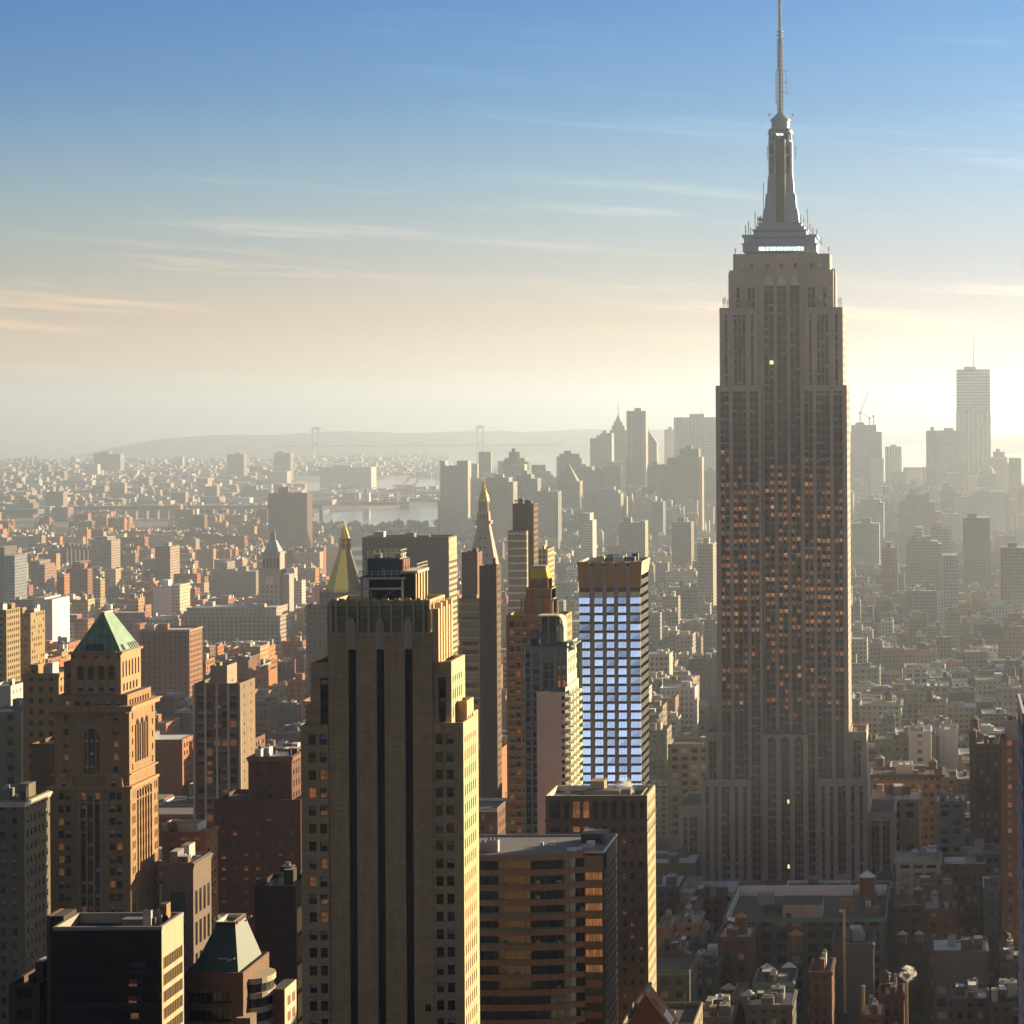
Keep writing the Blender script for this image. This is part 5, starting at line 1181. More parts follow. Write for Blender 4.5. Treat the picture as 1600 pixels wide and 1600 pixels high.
def make_teal_tower():
    D = 880.0; x = lambda u: X(u, 1090, D); z = lambda v: Z(860, v, D)
    root = thing('apartment_tower', (x(860), D + 14, 0), 'teal glass apartment tower with a huge blank pinkish side wall and a curved roof frame', 'apartment tower')
    occ(D, 820, 907, 962, 1300, 'the teal tower with the blank pink wall')
    TG = stone('teal_panel', (.145, .205, .185), .2, .3, rough=.4); PK = stone('pink_render', (.70, .53, .43), .08, .15, streak=.12); CG = stone('cream_balcony', (.62, .60, .42), .1, .3); R = random.Random(9)
    W = Wins(); mb = MB(); y1 = D + 24
    W.add(wall(mb, 'N', D, x(820), x(846), 0, z(1012), [(x(822), x(829)), (x(833.5), x(842))], [(z(1029 + 12.3 * i), z(1020.5 + 12.3 * i)) for i in range(24)][::-1], .2, TG, None), lambda c: R.choice([0, 6, 6, 2, 5]))
    hs = [(850, 858), (860.5, 865), (871.5, 876.5), (879, 886)]
    W.add(wall(mb, 'N', D - .3, x(846), x(887), 0, z(1012), [(x(p), x(q)) for p, q in hs], [(z(v + 11), z(v)) for v in (1063, 1053 - 4, 1041 - 6)], .3, TG, None), lambda c: 3 if c[2] > x(868) and c[3] < z(1060) else 9 if c[2] > x(868) else 0)
    for u in (820.5, 831, 845.5, 868, 886): mb.box(x(u) - .2, x(u) + .2, D - .55, D - .2, 0, z(1012), plain('mullion_pale', (.30, .33, .31), .5))
    for i in range(24): mb.box(x(820), x(846), D - .12, D, z(1031 + 12.3 * i), z(1030 + 12.3 * i), MC['mullion_pale'])
    for p in (x(820),): mb.face([(p, D, 0), (p, y1, 0), (p, y1, z(1012)), (p, D, z(1012))], TG)
    mb.face([(x(820), y1, 0), (x(895), y1, 0), (x(895), y1, z(1012)), (x(820), y1, z(1012))], TG)
    mb.box(x(820), x(893), D, y1, z(1012), z(1010), TG, TAR); mb.build('wall', root)
    mb = MB(); wall(mb, 'W', x(887), D - .3, y1, z(1072), z(1006), even(D, y1, 3.4, .5, 1), floors(z(1070), z(1010), 3.2, .5), .25, CG, plain('balcony_glass', (.3, .33, .25), .3)); mb.build('side_wall', root)
    mb = MB(); mb.box(x(845), x(889.5), D - 9, D - .3, 0, z(1077), PK, TAR2)
    mb.build('blank_wall', root)
    W.add([('N', D - 9.02, x(887 - 1.2), z(1086 + 11 * i), .9, 1.15, 0) for i in range(13)], lambda c: R.choice([0, 0, 0, 7, 9]))
    for i in range(19):   # stacked balconies along the west side
        v = 1082 + 12.3 * i; mb = MB(); y0 = D - 8
        for k in range(4): mb.box(x(889.5), x(889.5) + 1.5, y0 + 7.5 * k, y0 + 7.5 * k + 5.4, z(v + 8), z(v + 3.4), CG, bottom=True); mb.box(x(889.5) + .02, x(889.5) + .1, y0 + 7.5 * k, y0 + 7.5 * k + 5, z(v + 3.4), z(v - 1), plain('balcony_shade', (.07, .08, .06), .4), sides='WN')
        mb.build('balcony', root)
    mb = MB(); mb.box(x(889.5) - .2, x(889.5), D - 8.5, y1, 0, z(1070), CG, TAR); mb.build('balcony_wall', root)
    mb = MB(); p, q = x(842.5), x(868.5)      # curved roof frame round the cooling plant
    mb.box(p, q + .3, D + 4, D + 12, z(1010), z(987), stone('plant_panel', (.09, .10, .09)), TAR); mb.box(p + .3, q, D + 4.5, D + 12, z(987), z(966.5), plain('plant_dark', (.05, .035, .025)), TAR)
    for u, v in ((843, 963), (868, 963), (855, 966)): mb.box(x(u) - .15, x(u) + .15, D + 3.8, D + 4.1, z(1010), z(v), STEEL)
    for i in range(2): mb.bar((p, D + 4.2, z(985)), (x(855), D + 4.2, z(966)), .12, STEEL); mb.bar((q, D + 4.2, z(985)), (x(855), D + 4.2, z(966)), .12, STEEL)
    arc = [(x(837), z(963.5))] + [(x(868) + 9.0 / 4.4 * 0 + 2.0 * math.sin(t) * .9, z(963.5) - 2.2 * (1 - math.cos(t))) for t in [i * math.pi / 2 / 6 for i in range(7)]] + [(x(868) + 2.0, z(980))]
    for (p0, q0), (p1, q1) in zip(arc, arc[1:]): mb.face([(p0, D + 3.2, q0), (p1, D + 3.2, q1), (p1, D + 13, q1), (p0, D + 13, q0)], CG); mb.bar((p0, D + 3.2, q0), (p1, D + 3.2, q1), .35, CG)
    mb.box(q, q + 1.8, D + 6, D + 13, z(1008), z(978), CG); mb.build('roof_frame', root)
    mb = MB(); mb.cyl(x(831), D + 8, 2.6, 2.6, z(1000), z(991), stone('tank_grey', (.22, .17, .14)), 12); mb.cyl(x(831), D + 8, 2.7, .4, z(991), z(986.5), MC['tank_grey'], 12); mb.box(x(826), x(836), D + 6, D + 10, z(1010), z(1000), BLACK); mb.build('roof_tank', root)
    mb = MB(); mb.cyl(x(883), D + 6, 2.5, 2.5, z(1018), z(1004.5), stone('teal_drum', (.22, .27, .2)), 14); mb.build('stair_drum', root)
    W.flush(root, 90)
make_teal_tower()

def make_gilt_cap():
    D = 940.0; x = lambda u: X(u, 1000, D); z = lambda v: Z(835, v, D); R = random.Random(31)
    root = thing('apartment_tower', (x(835), D + 12, 0), 'orange brick apartment tower stepping up to a small yellow mansard cap', 'apartment tower')
    occ(D, 790, 892, 884, 1200, 'the orange tower with the yellow cap')
    OB = stone('rust_brick', (.40, .17, .06), .2, .2, brick=(1, .4)); TN = stone('ochre_trim', (.44, .30, .13), .15, .3); W = Wins()
    mb = MB(); y0, y1, zt = D, D + 16, z(961)
    hs = [(796, 803.5), (806, 813), (816, 824), (828, 835), (840, 848), (852, 859), (865, 872), (875, 881)]
    c = wall(mb, 'N', y0, x(791), x(884), 0, zt, [(x(p), x(q)) for p, q in hs], [(z(979 + 12.9 * i), z(971 + 12.9 * i)) for i in range(26)][::-1], .3, OB, None)
    W.add(c, lambda c: R.choice([5, 5, 6, 10, 0, 9, 2]))
    for i in range(26): mb.box(x(791), x(884), y0 - .1, y0, z(982 + 12.9 * i), z(980.6 + 12.9 * i), TN)
    wall(mb, 'W', x(884), y0, y1, 0, zt, even(y0, y1, 3.2, .4, 1), floors(2, zt, 2.75, .5), .1, TN, G_BROWN)
    mb.face([(x(791), y0, 0), (x(791), y1, 0), (x(791), y1, zt), (x(791), y0, zt)], OB); mb.face([(x(791), y1, 0), (x(884), y1, 0), (x(884), y1, zt), (x(791), y1, zt)], OB); roof_mesh(mb, x(791), x(884), y0, y1, zt, TN, TAR2, .8); mb.build('wall', root)
    for ua, ub, va, vb, dy in ((819, 860, 961, 937, 2), (819.5, 859.5, 937, 920, 3.2), (824.5, 854, 920, 904, 4.4)):
        mb = MB(); p, q = x(ua), x(ub); gl = stone('gold_glaze', (.30, .24, .15)); c = (p + q) / 2; w = q - p
        wall(mb, 'N', D + dy, p, q, z(va), z(vb), [(c - w * .15, c + w * .15)], [(z(va) + .2, z(vb) - .5)], .3, OB, gl)
        mb.box(p, q, D + dy + .5, D + 14, z(va), z(vb), TN, TAR, sides='WES'); mb.box(p - .2, q + .2, D + dy - .2, D + 14, z(vb) - .4, z(vb), TN); mb.face([(q, D + dy, z(va)), (q, D + 14, z(va)), (q, D + 14, z(vb)), (q, D + dy, z(vb))], TN)
        mb.build('upper_tier', root)
    for s, ua, ub in ((-1, 811, 819), (1, 860, 870)):
        mb = MB(); mb.box(x(ua), x(ua) + .5, D + 3, D + 4, zt, z(937), TN); mb.box(x(ub) - .5, x(ub), D + 3, D + 4, zt, z(937), TN); mb.box(x(ua), x(ub), D + 3, D + 4, z(939), z(937), TN); mb.build('pergola', root)
    mb = MB(); A = [(x(826.5), D + 4.2), (x(853.5), D + 4.2), (x(853.5), D + 13), (x(826.5), D + 13)]; B = [(x(828.5), D + 5), (x(850), D + 5), (x(850), D + 12), (x(828.5), D + 12)]
    mb.prism(A, z(904), z(889.5), stone('yellow_cap', (.62, .44, .025), .08, .3), pts2=B); mb.build('yellow_cap', root)
    mb = MB(); mb.box(x(828), x(850.5), D + 5, D + 12, z(889.5), z(885.5), stone('cap_stone', (.4, .36, .32))); mb.build('cap_parapet', root)
    W.flush(root, 100)
make_gilt_cap()

# slim towers between
SL = bld('apartment_tower', 'slim olive brick tower in two stages with pale ribbon windows', 'apartment tower', 1400, 16, 717, 752, 935, stone('olive_brick', (.22, .165, .075)), vv=1090, win=(12, 4.1, .82, .5), glass=(plain('pale_glass', (.10, .12, .085), .3), plain('pale_glass2', (.14, .16, .12), .3), G_DARK), swin=(3, 4.1, .3, .4), clut=1, phrase='the slim olive tower')
bld('', '', '', 1404, 15, 721.5, 746, 863, stone('maroon_brick', (.17, .085, .05)), parent=SL, register=False, nwin=False, swin=(4, 8, .1, .3), clut=1); occ(1404, 721, 755, 862, 935)
for i in range(14):
    mb = MB(); v = 942 + 13.4 * i; mb.box(X(717, v, 1400), X(752, v, 1400) + .2, 1399.7, 1400, Z(735, v + 2, 1400), Z(735, v, 1400), stone('olive_trim', (.40, .29, .12))); mb.build('floor_band', SL)
SD = bld('apartment_tower', 'slim dark brown blank-fronted tower with a thin sunlit edge', 'apartment tower', 1240, 12, 749, 776, 884, stone('umber_tower', (.115, .062, .03)), vv=1260, nwin=False, swin=(3, 3.3, .35, .4), glass=(G_BROWN,), clut=1, phrase='the slim dark brown tower')
W_ = Wins(); W_.add([('N', 1240, X(u, 1000, 1240), Z(760, 905 + 16 * i, 1240), .8, 1.0, .0) for i in range(20) for u in (762, 769)], 6); W_.flush(SD, 60)
DS = bld('office_slab', 'wide dark bronze slab with a plain top band and a bright striped west side', 'office slab', 1900, 32, 566, 701, 839, stone('bronze_slab', (.085, .052, .033), .12, .1), vv=1000, ztopwin=27, win=(1.7, 3.9, .75, .5), wdep=.2, glass=(plain('bronze_pane', (.05, .045, .025), .3),), clut=3, side=False, roof=TAR, phrase='the wide dark bronze slab', nwin=True)
mb = MB(); xs = X(701, 880, 1900) + .05
for i in range(46):
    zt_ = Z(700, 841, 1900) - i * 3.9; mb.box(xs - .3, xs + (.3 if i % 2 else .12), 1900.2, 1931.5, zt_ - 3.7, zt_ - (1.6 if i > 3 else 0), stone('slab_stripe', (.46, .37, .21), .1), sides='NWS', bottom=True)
mb.build('side_panel', DS)
SK = bld('apartment_tower', 'tall dark tower with a mirrored golden upper wall and pale balconies lower down', 'apartment tower', 1660, 18, 801, 834, 787, stone('sky_brown', (.13, .075, .032)), vv=880, nwin=False, swin=(3, 3.4, .5, .5), clut=2, phrase='the tall dark tower with pale balconies')
mb = MB(); mb.box(X(795, 880, 1655), X(824.5, 880, 1655), 1652, 1660, 0, Z(810, 829, 1655), stone('balcony_stack', (.35, .27, .12)), TAR)
for i in range(26):
    v = 832 + 11.6 * i; mb.box(X(795, 880, 1655) - .3, X(825, 880, 1655), 1650.6, 1652, Z(810, v + 2.4, 1655), Z(810, v, 1655), WHITE, bottom=True)
mb.build('balcony_stack', SK)
mb = MB(); mb.bar((X(806, 784, 1664), 1664, Z(806, 787, 1664)), (X(806, 784, 1664), 1664, Z(806, 781, 1664)), .4, BLACK); mb.bar((X(803, 782, 1664), 1664, Z(803, 782, 1664)), (X(826, 782, 1664), 1664, Z(826, 782, 1664)), .5, BLACK); mb.bar((X(821, 784, 1664), 1664, Z(806, 787, 1664)), (X(821, 784, 1664), 1664, Z(806, 781, 1664)), .4, BLACK); mb.build('window_rig', SK)
bld('apartment_tower', 'pale yellow side-lit block just beyond the tall dark tower', 'apartment tower', 1750, 30, 838, 856, 858, stone('cream_ribs', (.45, .36, .2)), vv=960, win=(3, 3.3, .5, .5), clut=1)

# ---------------------------------------------------------------- gilded pyramid, clock tower, dome tower
GOLD = plain('gold_leaf', (.95, .58, .07), .34, .8, .10)
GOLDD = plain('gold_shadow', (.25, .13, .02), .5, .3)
def make_gold_pyramid():
    D = 1900.0; z = lambda v: Z(531, v, D); xc = X(532, 880, D); k = D / F; yc = D + 14
    root = thing('insurance_tower', (xc, yc, 0), 'tower crowned by a tall gilded eight-sided pyramid with a lantern spire', 'tower')
    occ(D, 500, 568, 825, 930, 'the gilded pyramid')
    mb = MB(); mb.cyl(xc, yc, 31.5 * k, 9.2 * k, z(926), z(861), GOLD, 8, cap=True); mb.build('pyramid_roof', root)
    mb = MB()
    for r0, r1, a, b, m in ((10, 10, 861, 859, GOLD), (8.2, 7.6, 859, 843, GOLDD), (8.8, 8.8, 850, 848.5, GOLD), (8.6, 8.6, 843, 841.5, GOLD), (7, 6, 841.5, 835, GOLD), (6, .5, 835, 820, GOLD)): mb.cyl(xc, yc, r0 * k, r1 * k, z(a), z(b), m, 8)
    for i in range(8):
        t = 2 * math.pi * (i + .5) / 8
        mb.bar((xc + 8.6 * k * math.cos(t), yc + 8.6 * k * math.sin(t), z(860)), (xc + 7.6 * k * math.cos(t), yc + 7.6 * k * math.sin(t), z(842)), .9, GOLD)
    mb.build('lantern', root)
    GB = stone('grey_attic', (.20, .15, .13))
    mb = MB(); mb.box(xc - 33 * k, xc + 33 * k, yc - 33 * k, yc + 33 * k, z(945), z(926), GB, TAR2)
    for i in range(13):
        c = xc - 31 * k + i * 62 * k / 12; mb.prism([(c - .8, yc - 34 * k), (c + .8, yc - 34 * k), (c + .8, yc - 32.6 * k), (c - .8, yc - 32.6 * k)], z(934), z(920), GB, pts2=[(c - .1, yc - 33.4 * k), (c + .1, yc - 33.4 * k), (c + .1, yc - 33.2 * k), (c - .1, yc - 33.2 * k)])
    mb.build('attic', root)
    bld('', '', '', D - 2, 34, 478, 566, 945, stone('grey_red', (.24, .16, .125)), parent=root, win=(3.2, 3.8, .45, .5), register=False, clut=0)
make_gold_pyramid()
def make_clock_tower():
    D = 2050.0; xc = X(752, 860, D); k = D / F; z = lambda v: Z(752, v, D); yc = D + 13
    root = thing('campanile', (xc, yc, 0), 'slender pale marble tower with a steep tapering roof and a gilded cupola', 'tower')
    occ(D, 733, 776, 755, 885, 'the marble tower with the gilded cupola')
    MA = stone('marble', (.45, .36, .30), .12, .1); MS = stone('marble_roof', (.40, .33, .29), .12, .15)
    mb = MB()
    q = lambda r: [(xc - r * k, yc - r * k), (xc + r * k, yc - r * k), (xc + r * k, yc + r * k), (xc - r * k, yc + r * k)]
    mb.prism(q(22), 0, z(884), MA); mb.build('wall', root)
    mb = MB(); mb.prism(q(20.5), z(884), z(820), MS, pts2=q(9)); 
    for v, n in ((829, 1), (841, 2), (856, 2), (868, 3)):
        hw = 9 + 11.5 * (v - 820) / 64
        for i in range(n):
            c = xc + (i - (n - 1) / 2) * 7 * k; yy = yc - hw * k
            mb.box(c - 1.0 * k, c + 1.0 * k, yy - .6, yy + 1, z(v + 2), z(v - 1.5), BLACK); mb.prism([(c - 1.4 * k, yy - .8), (c + 1.4 * k, yy - .8), (c + 1.4 * k, yy + 1), (c - 1.4 * k, yy + 1)], z(v - 1.5), z(v - 3.6), MA, pts2=[(c - .1, yy), (c + .1, yy), (c + .1, yy + 1), (c - .1, yy + 1)])
    mb.build('steep_roof', root)
    mb = MB(); 
    for r0, r1, a, b in ((11, 12.5, 820, 816), (12.5, 12.5, 816, 814.5), (9, 8.5, 814.5, 800)): mb.prism(q(r0), z(a), z(b), MA, pts2=q(r1))
    for i in range(4): mb.box(xc + (-9 + i * 5) * k, xc + (-7.4 + i * 5) * k, yc - 9.1 * k, yc - 8.9 * k, z(812), z(804), BLACK)
    mb.cyl(xc, yc, 7.4 * k, 6.8 * k, z(800), z(785), MA, 8); mb.cyl(xc, yc, 5 * k, 5 * k, z(798), z(786), BLACK, 8)
    for i in range(8): t = 2 * math.pi * i / 8; mb.cyl(xc + 8 * k * math.cos(t), yc + 8 * k * math.sin(t), .7 * k, .7 * k, z(800), z(786), MA, 6)
    mb.cyl(xc, yc, 9 * k, 9 * k, z(786), z(784), MA, 12); mb.build('belfry', root)
    mb = MB(); n = 8
    for i in range(n):
        a, b = i / n, (i + 1) / n; r = lambda t: 8.4 * math.cos(t * 1.2) ** .8
        mb.cyl(xc, yc, r(a) * k, r(b) * k, z(784 - 16 * a), z(784 - 16 * b), GOLD, 14)
    for r0, r1, a, b in ((4, 3.2, 768, 765), (4.5, 4.5, 766, 765), (2.2, 2, 765, 758), (2.8, 1.2, 758, 755), (.8, .2, 755, 745)): mb.cyl(xc, yc, r0 * k, r1 * k, z(a), z(b), GOLD, 8)
    mb.build('gilded_cupola', root)
make_clock_tower()
def make_lantern_tower():
    D = 2850.0; k = D / F; xc = X(428, 900, D); z = lambda v: Z(428, v, D); yc = D + 14
    root = thing('clock_tower', (xc, yc, 0), 'pale limestone clock tower with a colonnaded top and lead lantern above a long office block', 'clock tower')
    occ(D, 403, 452, 842, 985, 'the limestone clock tower'); occ(D - 30, 285, 440, 948, 1010, 'the long pale pier-fronted block')
    LP = stone('limestone_rose', (.44, .34, .28), .12, .06); LD = stone('lead_roof', (.36, .36, .39), .1, .1)
    mb = MB(); y0 = D; hs = even(X(404, 930, D), X(438, 930, D), 4, .4, 2)
    wall(mb, 'N', y0, X(404, 930, D), X(438, 930, D), 0, z(890), hs, [(z(919 + 7.6 * i), z(915 + 7.6 * i)) for i in range(12)][::-1], .5, LP, G_DARK)
    mb.box(X(404, 930, D), X(438, 930, D), D + .7, D + 26, 0, z(890), LP, sides='WES'); mb.face([(X(438, 930, D), D, 0), (X(438, 930, D), D + 26, 0), (X(438, 930, D), D + 26, z(890)), (X(438, 930, D), D, z(890))], LP)
    mb.box(X(438, 930, D), X(450, 930, D), D + 6, D + 26, 0, z(898), LP); mb.build('wall', root)
    mb = MB(); a, b = X(409, 880, D), X(436, 880, D)
    mb.box(a, b, D + 2, D + 24, z(890), z(863), LP, TAR2)
    for i in range(5):
        c = a + (b - a) * (i + .5) / 5; mb.box(c - 1, c + 1, D + 1.9, D + 2, z(887), z(873), BLACK)
        mb.box(c + 1.2, c + 2.2, D + 1.4, D + 2, z(890), z(866), LP)
    mb.box(a - 1, b + 1, D + 1, D + 25, z(866), z(863), LP); mb.build('colonnade', root)
    mb = MB(); mb.cyl(xc - 2, D + 1.9 - 1.5, 0, 0, 0, .1, LP, 3) if False else None
    cl = [(X(421, 907, D) + 4.2 * math.cos(2 * math.pi * i / 20), D - .15, z(907) + 4.2 * math.sin(2 * math.pi * i / 20)) for i in range(20)]
    mb.face(cl, LIME2); mb.bar((X(421, 907, D), D - .3, z(907)), (X(421, 907, D) + 1, D - .3, z(907) + 3), .5, BLACK); mb.bar((X(421, 907, D), D - .3, z(907)), (X(421, 907, D) - 2, D - .3, z(907) - .8), .5, BLACK); mb.build('clock_face', root)
    mb = MB(); c = (a + b) / 2
    mb.prism([(a + 1, D + 3), (b - 1, D + 3), (b - 1, D + 23), (a + 1, D + 23)], z(863), z(845), LD, pts2=[(c - 3, D + 10), (c + 3, D + 10), (c + 3, D + 16), (c - 3, D + 16)])
    mb.cyl(c, D + 13, 2.6, 2.2, z(845), z(835), COPPER, 8); mb.cyl(c, D + 13, 2.8, .3, z(835), z(828), COPPER, 8); mb.build('lantern', root)
    r2 = bld('office_block', 'long pale stone office block with tall piers below the limestone clock tower', 'office block', 2800, 60, 286, 438, 962, LP, vv=1010, win=(4.4, 4.2, .55, .6), glass=(G_BROWN, G_DARK), cornice=LP, cor=1.5, roof=SILVER, clut=2, register=False)
    bld('', '', '', 2806, 50, 292, 432, 949, LP, parent=r2, win=(4.4, 4.2, .3, .3), glass=(G_DARK,), cornice=LP, register=False, clut=5, roof=SNOW)
make_lantern_tower()
bld('apartment_house', 'broad terracotta brick apartment house behind the green pyramid-roofed tower', 'apartment house', 1950, 34, 218, 296, 984, stone('terracotta_brick', (.27, .13, .07)), vv=1045, win=(3.4, 3.5, .42, .5), glass=(G_BROWN, G_DARK), cornice=TANB, clut=3, phrase='the broad terracotta apartment house')
bld('office_slab', 'brown tower slab with fine vertical ribs standing alone before the river', 'apartment tower', 4900, 40, 419, 480, 771, stone('rib_brown', (.14, .075, .06), .1, .02), vv=850, win=(3.4, 3.6, .5, .55), glass=(G_BROWN,), swin=(3.4, 3.6, .4, .5), clut=1, phrase='the ribbed brown slab')
bld('', '', '', 4915, 16, 435, 450, 761, MC['rib_brown'], parent=bpy.data.objects['office_slab.002'], nwin=False, side=False, register=False, clut=0)
WT = bld('telephone_tower', 'blank pale ribbed tower with a notched top rising from the waterfront', 'tower', 5600, 44, 688, 727, 728, stone('rib_white', (.42, .36, .32), .08, .02), vv=850, win=(4.6, 130, .42, .8), wdep=.8, glass=(stone('rib_shade', (.3, .25, .23)),), clut=2, side=False, phrase='the blank ribbed tower')
for a, b in ((687.5, 695), (714, 731)):
    mb = MB(); mb.box(X(a, 740, 5598), X(b, 740, 5598), 5598, 5640, 0, Z(700, 720, 5598), MC['rib_white']); mb.build('fin', WT)
# striped slab cut by the right edge
def make_right_edge():
    root = thing('office_tower', (22, 672, 0), 'white-finned tower of dark diagonal glass cut off by the right edge', 'office tower')
    WF = stone('white_fin', (.55, .53, .58), .08, .3)
    y0, y1 = 655.0, 700.0; x0 = X(1590.5, 1200, y1); zt = Z(1590, 1084, y1)
    mb = MB(); vs = [(zt - 3.4 - 5.1 * i - 3.4, zt - 3.4 - 5.1 * i) for i in range(26)][::-1]
    wall(mb, 'E', x0, y0, y1, 0, zt, [(y0 + 1, y1 - 1.5)], [(a, b) for a, b in vs if a > 2], .5, WF, G_DARK)
    mb.box(x0 + .6, x0 + 34, y0, y1, 0, zt, WF, top=False, sides='NSW'); roof_mesh(mb, x0, x0 + 34, y0, y1, zt, WHITE, TAR, 2.0, .6); mb.build('wall', root)
    mb = MB()
    for i in range(26):
        if vs[i][0] > 2: mb.box(x0 - .35, x0 - .01, y0, y1, vs[i][0] - 1.1, vs[i][0] - .7, WF, bottom=True)
    mb.build('fin', root); occ(650, 1590, 1602, 1084, 1600)
make_right_edge()

# unseen towers added west of the view to shade the near air and roofs
def avenue_row():
    R = random.Random(6); gl = [G_DARK, G_MID, G_BROWN]
    for (x0, x1, y0, y1, h, nm) in ((82, 140, 70, 190, 285, 'dark ribbed'), (84, 138, 205, 330, 270, 'grey banded'), (80, 140, 345, 480, 290, 'brown piered'), (82, 136, 495, 618, 275, 'black glass'), (80, 126, 893, 955, 290, 'silver glass'), (64, 112, 1110, 1215, 122, 'tan masonry'), (62, 112, 1218, 1322, 128, 'red masonry'), (63, 118, 1395, 1450, 122, 'cream masonry')):
        root = thing('avenue_tower', ((x0 + x1) / 2, (y0 + y1) / 2, 0), '%s tower added unseen past the right edge to shade the near air' % nm, 'office tower')
        m = stone('avenue_' + nm.split()[0], {'d': (.10, .09, .09), 'g': (.25, .25, .25), 'b': (.2, .14, .1), 's': (.3, .3, .32), 't': (.35, .28, .2), 'r': (.25, .12, .08), 'c': (.4, .36, .3)}[nm[0]])  # wall material for the added shade towers only
        mb = MB(); vs = floors(2, h - 2, 7.6, .6)
        wall(mb, 'E', x0, y0, y1, 0, h, even(y0, y1, 5, .6, 2), vs, .3, m, gl, R); wall(mb, 'N', y0, x0, x1, 0, h, even(x0, x1, 5, .6, 2), vs, .3, m, gl, R)
        mb.box(x0, x1, y0, y1, 0, h, m, top=False, sides='SW'); mb.build('wall', root)
        mb = MB(); roof_mesh(mb, x0, x1, y0, y1, h, m, TAR2); rf = mb.build('roof', root); clutter(rf, x0, x1, y0, y1, h - 1.1, R, m, 3)
avenue_row()  # the unseen towers added for shade
# ---------------------------------------------------------------- downtown towers across the middle distance
def tower(name, label, cat, D, parts, col, group=None, spire=None, vv=None, dep=45, plainwall=False, roofcol=(.3, .3, .3), phrase=None):
    """parts: (u0, u1, vtop[, dy[, colour]]) boxes of one far tower; walls carry window rows"""
    u0, u1, v0 = parts[0][:3]
    xc = X((u0 + u1) / 2, v0 + 40, D)
    root = thing(name, (xc, D + dep / 2, gz(xc, D)), label, cat, group)
    for i, p in enumerate(parts):
        ua, ub, vt = p[:3]; dy = p[3] if len(p) > 3 else 0; c = p[4] if len(p) > 4 else col; y = D + dy; dd = dep - 2 * abs(dy) * .5
        mb = MB(); vr = vt + 30; m = CITYP if plainwall and i == 0 else CITY
        z1 = Z((ua + ub) / 2, vt, y); mb.box(X(ua, vr, y), X(ub, vr, y), y, y + max(12, dd), gz(xc, D) - 2, z1, m, top=CITYP, col=c, tcol=roofcol)
        mb.build('wall' if i == 0 else 'upper_stage' if vt < v0 else 'lower_stage', root)
        if ub - ua > 14 and (ub - ua) * D / F > 16:
            mb = MB(); w = (ub - ua); q = RB.uniform(.15, .45); mb.box(X(ua + w * q, vr, y), X(ua + w * (q + .35), vr, y), y + 8, y + 22, z1 - .5, z1 + RB.uniform(4, 8), CITYP, col=tuple(a * RB.uniform(.7, 1.2) for a in c)); mb.build('penthouse', root)
    for s in spire or []:
        ua, ub, va, vb, kind = s; y = D + dep / 2; cx = X((ua + ub) / 2, (va + vb) / 2, y); r = (ub - ua) / 2 * y / F; z0, z1 = Z((ua + ub) / 2, vb, y), Z((ua + ub) / 2, va, y); mb = MB()
        if kind == 'pyr': mb.prism([(cx - r, y - r), (cx + r, y - r), (cx + r, y + r), (cx - r, y + r)], z0, z1, CITYP, pts2=[(cx - r * .12, y - r * .12), (cx + r * .12, y - r * .12), (cx + r * .12, y + r * .12), (cx - r * .12, y + r * .12)], col=roofcol)
        elif kind == 'dome':
            for i in range(5): a, b = i / 5, (i + 1) / 5; mb.cyl(cx, y, r * math.sqrt(1 - a * a * .96), r * math.sqrt(1 - b * b * .96), z0 + (z1 - z0) * a, z0 + (z1 - z0) * b, CITYP, 14, col=roofcol)
        elif kind == 'slope': mb.prism([(cx - r, y - 16), (cx + r, y - 16), (cx + r, y + 16), (cx - r, y + 16)], z0, z1, CITYP, pts2=[(cx - r, y - 3), (cx - r * .6, y - 3), (cx - r * .6, y + 3), (cx - r, y + 3)], col=roofcol)
        else: mb.bar((cx, y, z0), (cx, y, z1), max(1.0, r * 2), STEEL, .5)
        mb.build('mast' if kind == 'mast' else 'dome' if kind == 'dome' else 'roof', root)
    occ(D, min(p[0] for p in parts), max(p[1] for p in parts), v0, vv or v0 + 45, phrase)
    return root
dg = (.16, .17, .16); gy = (.25, .25, .25); pl = (.42, .40, .37); tn = (.36, .30, .23); br = (.22, .15, .11); wh = (.62, .60, .56); bl = (.17, .20, .24)
tower('office_tower', 'dark stepped tower by the water, left of the downtown cluster', 'office tower', 5900, [(786, 826, 722), (795, 812, 706, 4), (788, 820, 716, 2)], dg)
tower('office_tower', 'dark broad-shouldered tower with two rooftop humps in the downtown cluster', 'office tower', 6050, [(871, 909, 716), (874, 906, 709, 3), (870, 911, 738, -3)], (.19, .19, .18))
tower('municipal_tower', 'hazy stone tower with a pointed pyramid roof in the downtown cluster', 'office tower', 5300, [(870, 906, 752), (869, 907, 780, -3)], (.30, .28, .24), spire=[(873, 904, 727, 752, 'pyr'), (887, 890, 722, 729, 'mast')], roofcol=(.30, .22, .12), phrase='the hazy pyramid-roofed tower')
tower('office_tower', 'narrow hazy slab with a bright sunlit right flank beside the pyramid-roofed downtown tower', 'office tower', 5900, [(900, 925, 729)], (.22, .21, .18))
tower('office_tower', 'hazy block of tall white piers with a raised penthouse left of the needle-spired tower', 'office tower', 6600, [(922, 956, 685), (938, 956, 677, 4)], (.44, .42, .40))
tower('spired_tower', 'slim hazy tower tapering to a needle spire in the downtown cluster', 'office tower', 6750, [(953, 979, 672), (956, 976, 665, 3), (959, 973, 659, 6), (952, 981, 700, -2)], (.36, .33, .30), spire=[(961, 971, 648, 660, 'pyr'), (965.3, 966.7, 626, 650, 'mast')], phrase='the hazy needle-spired tower')
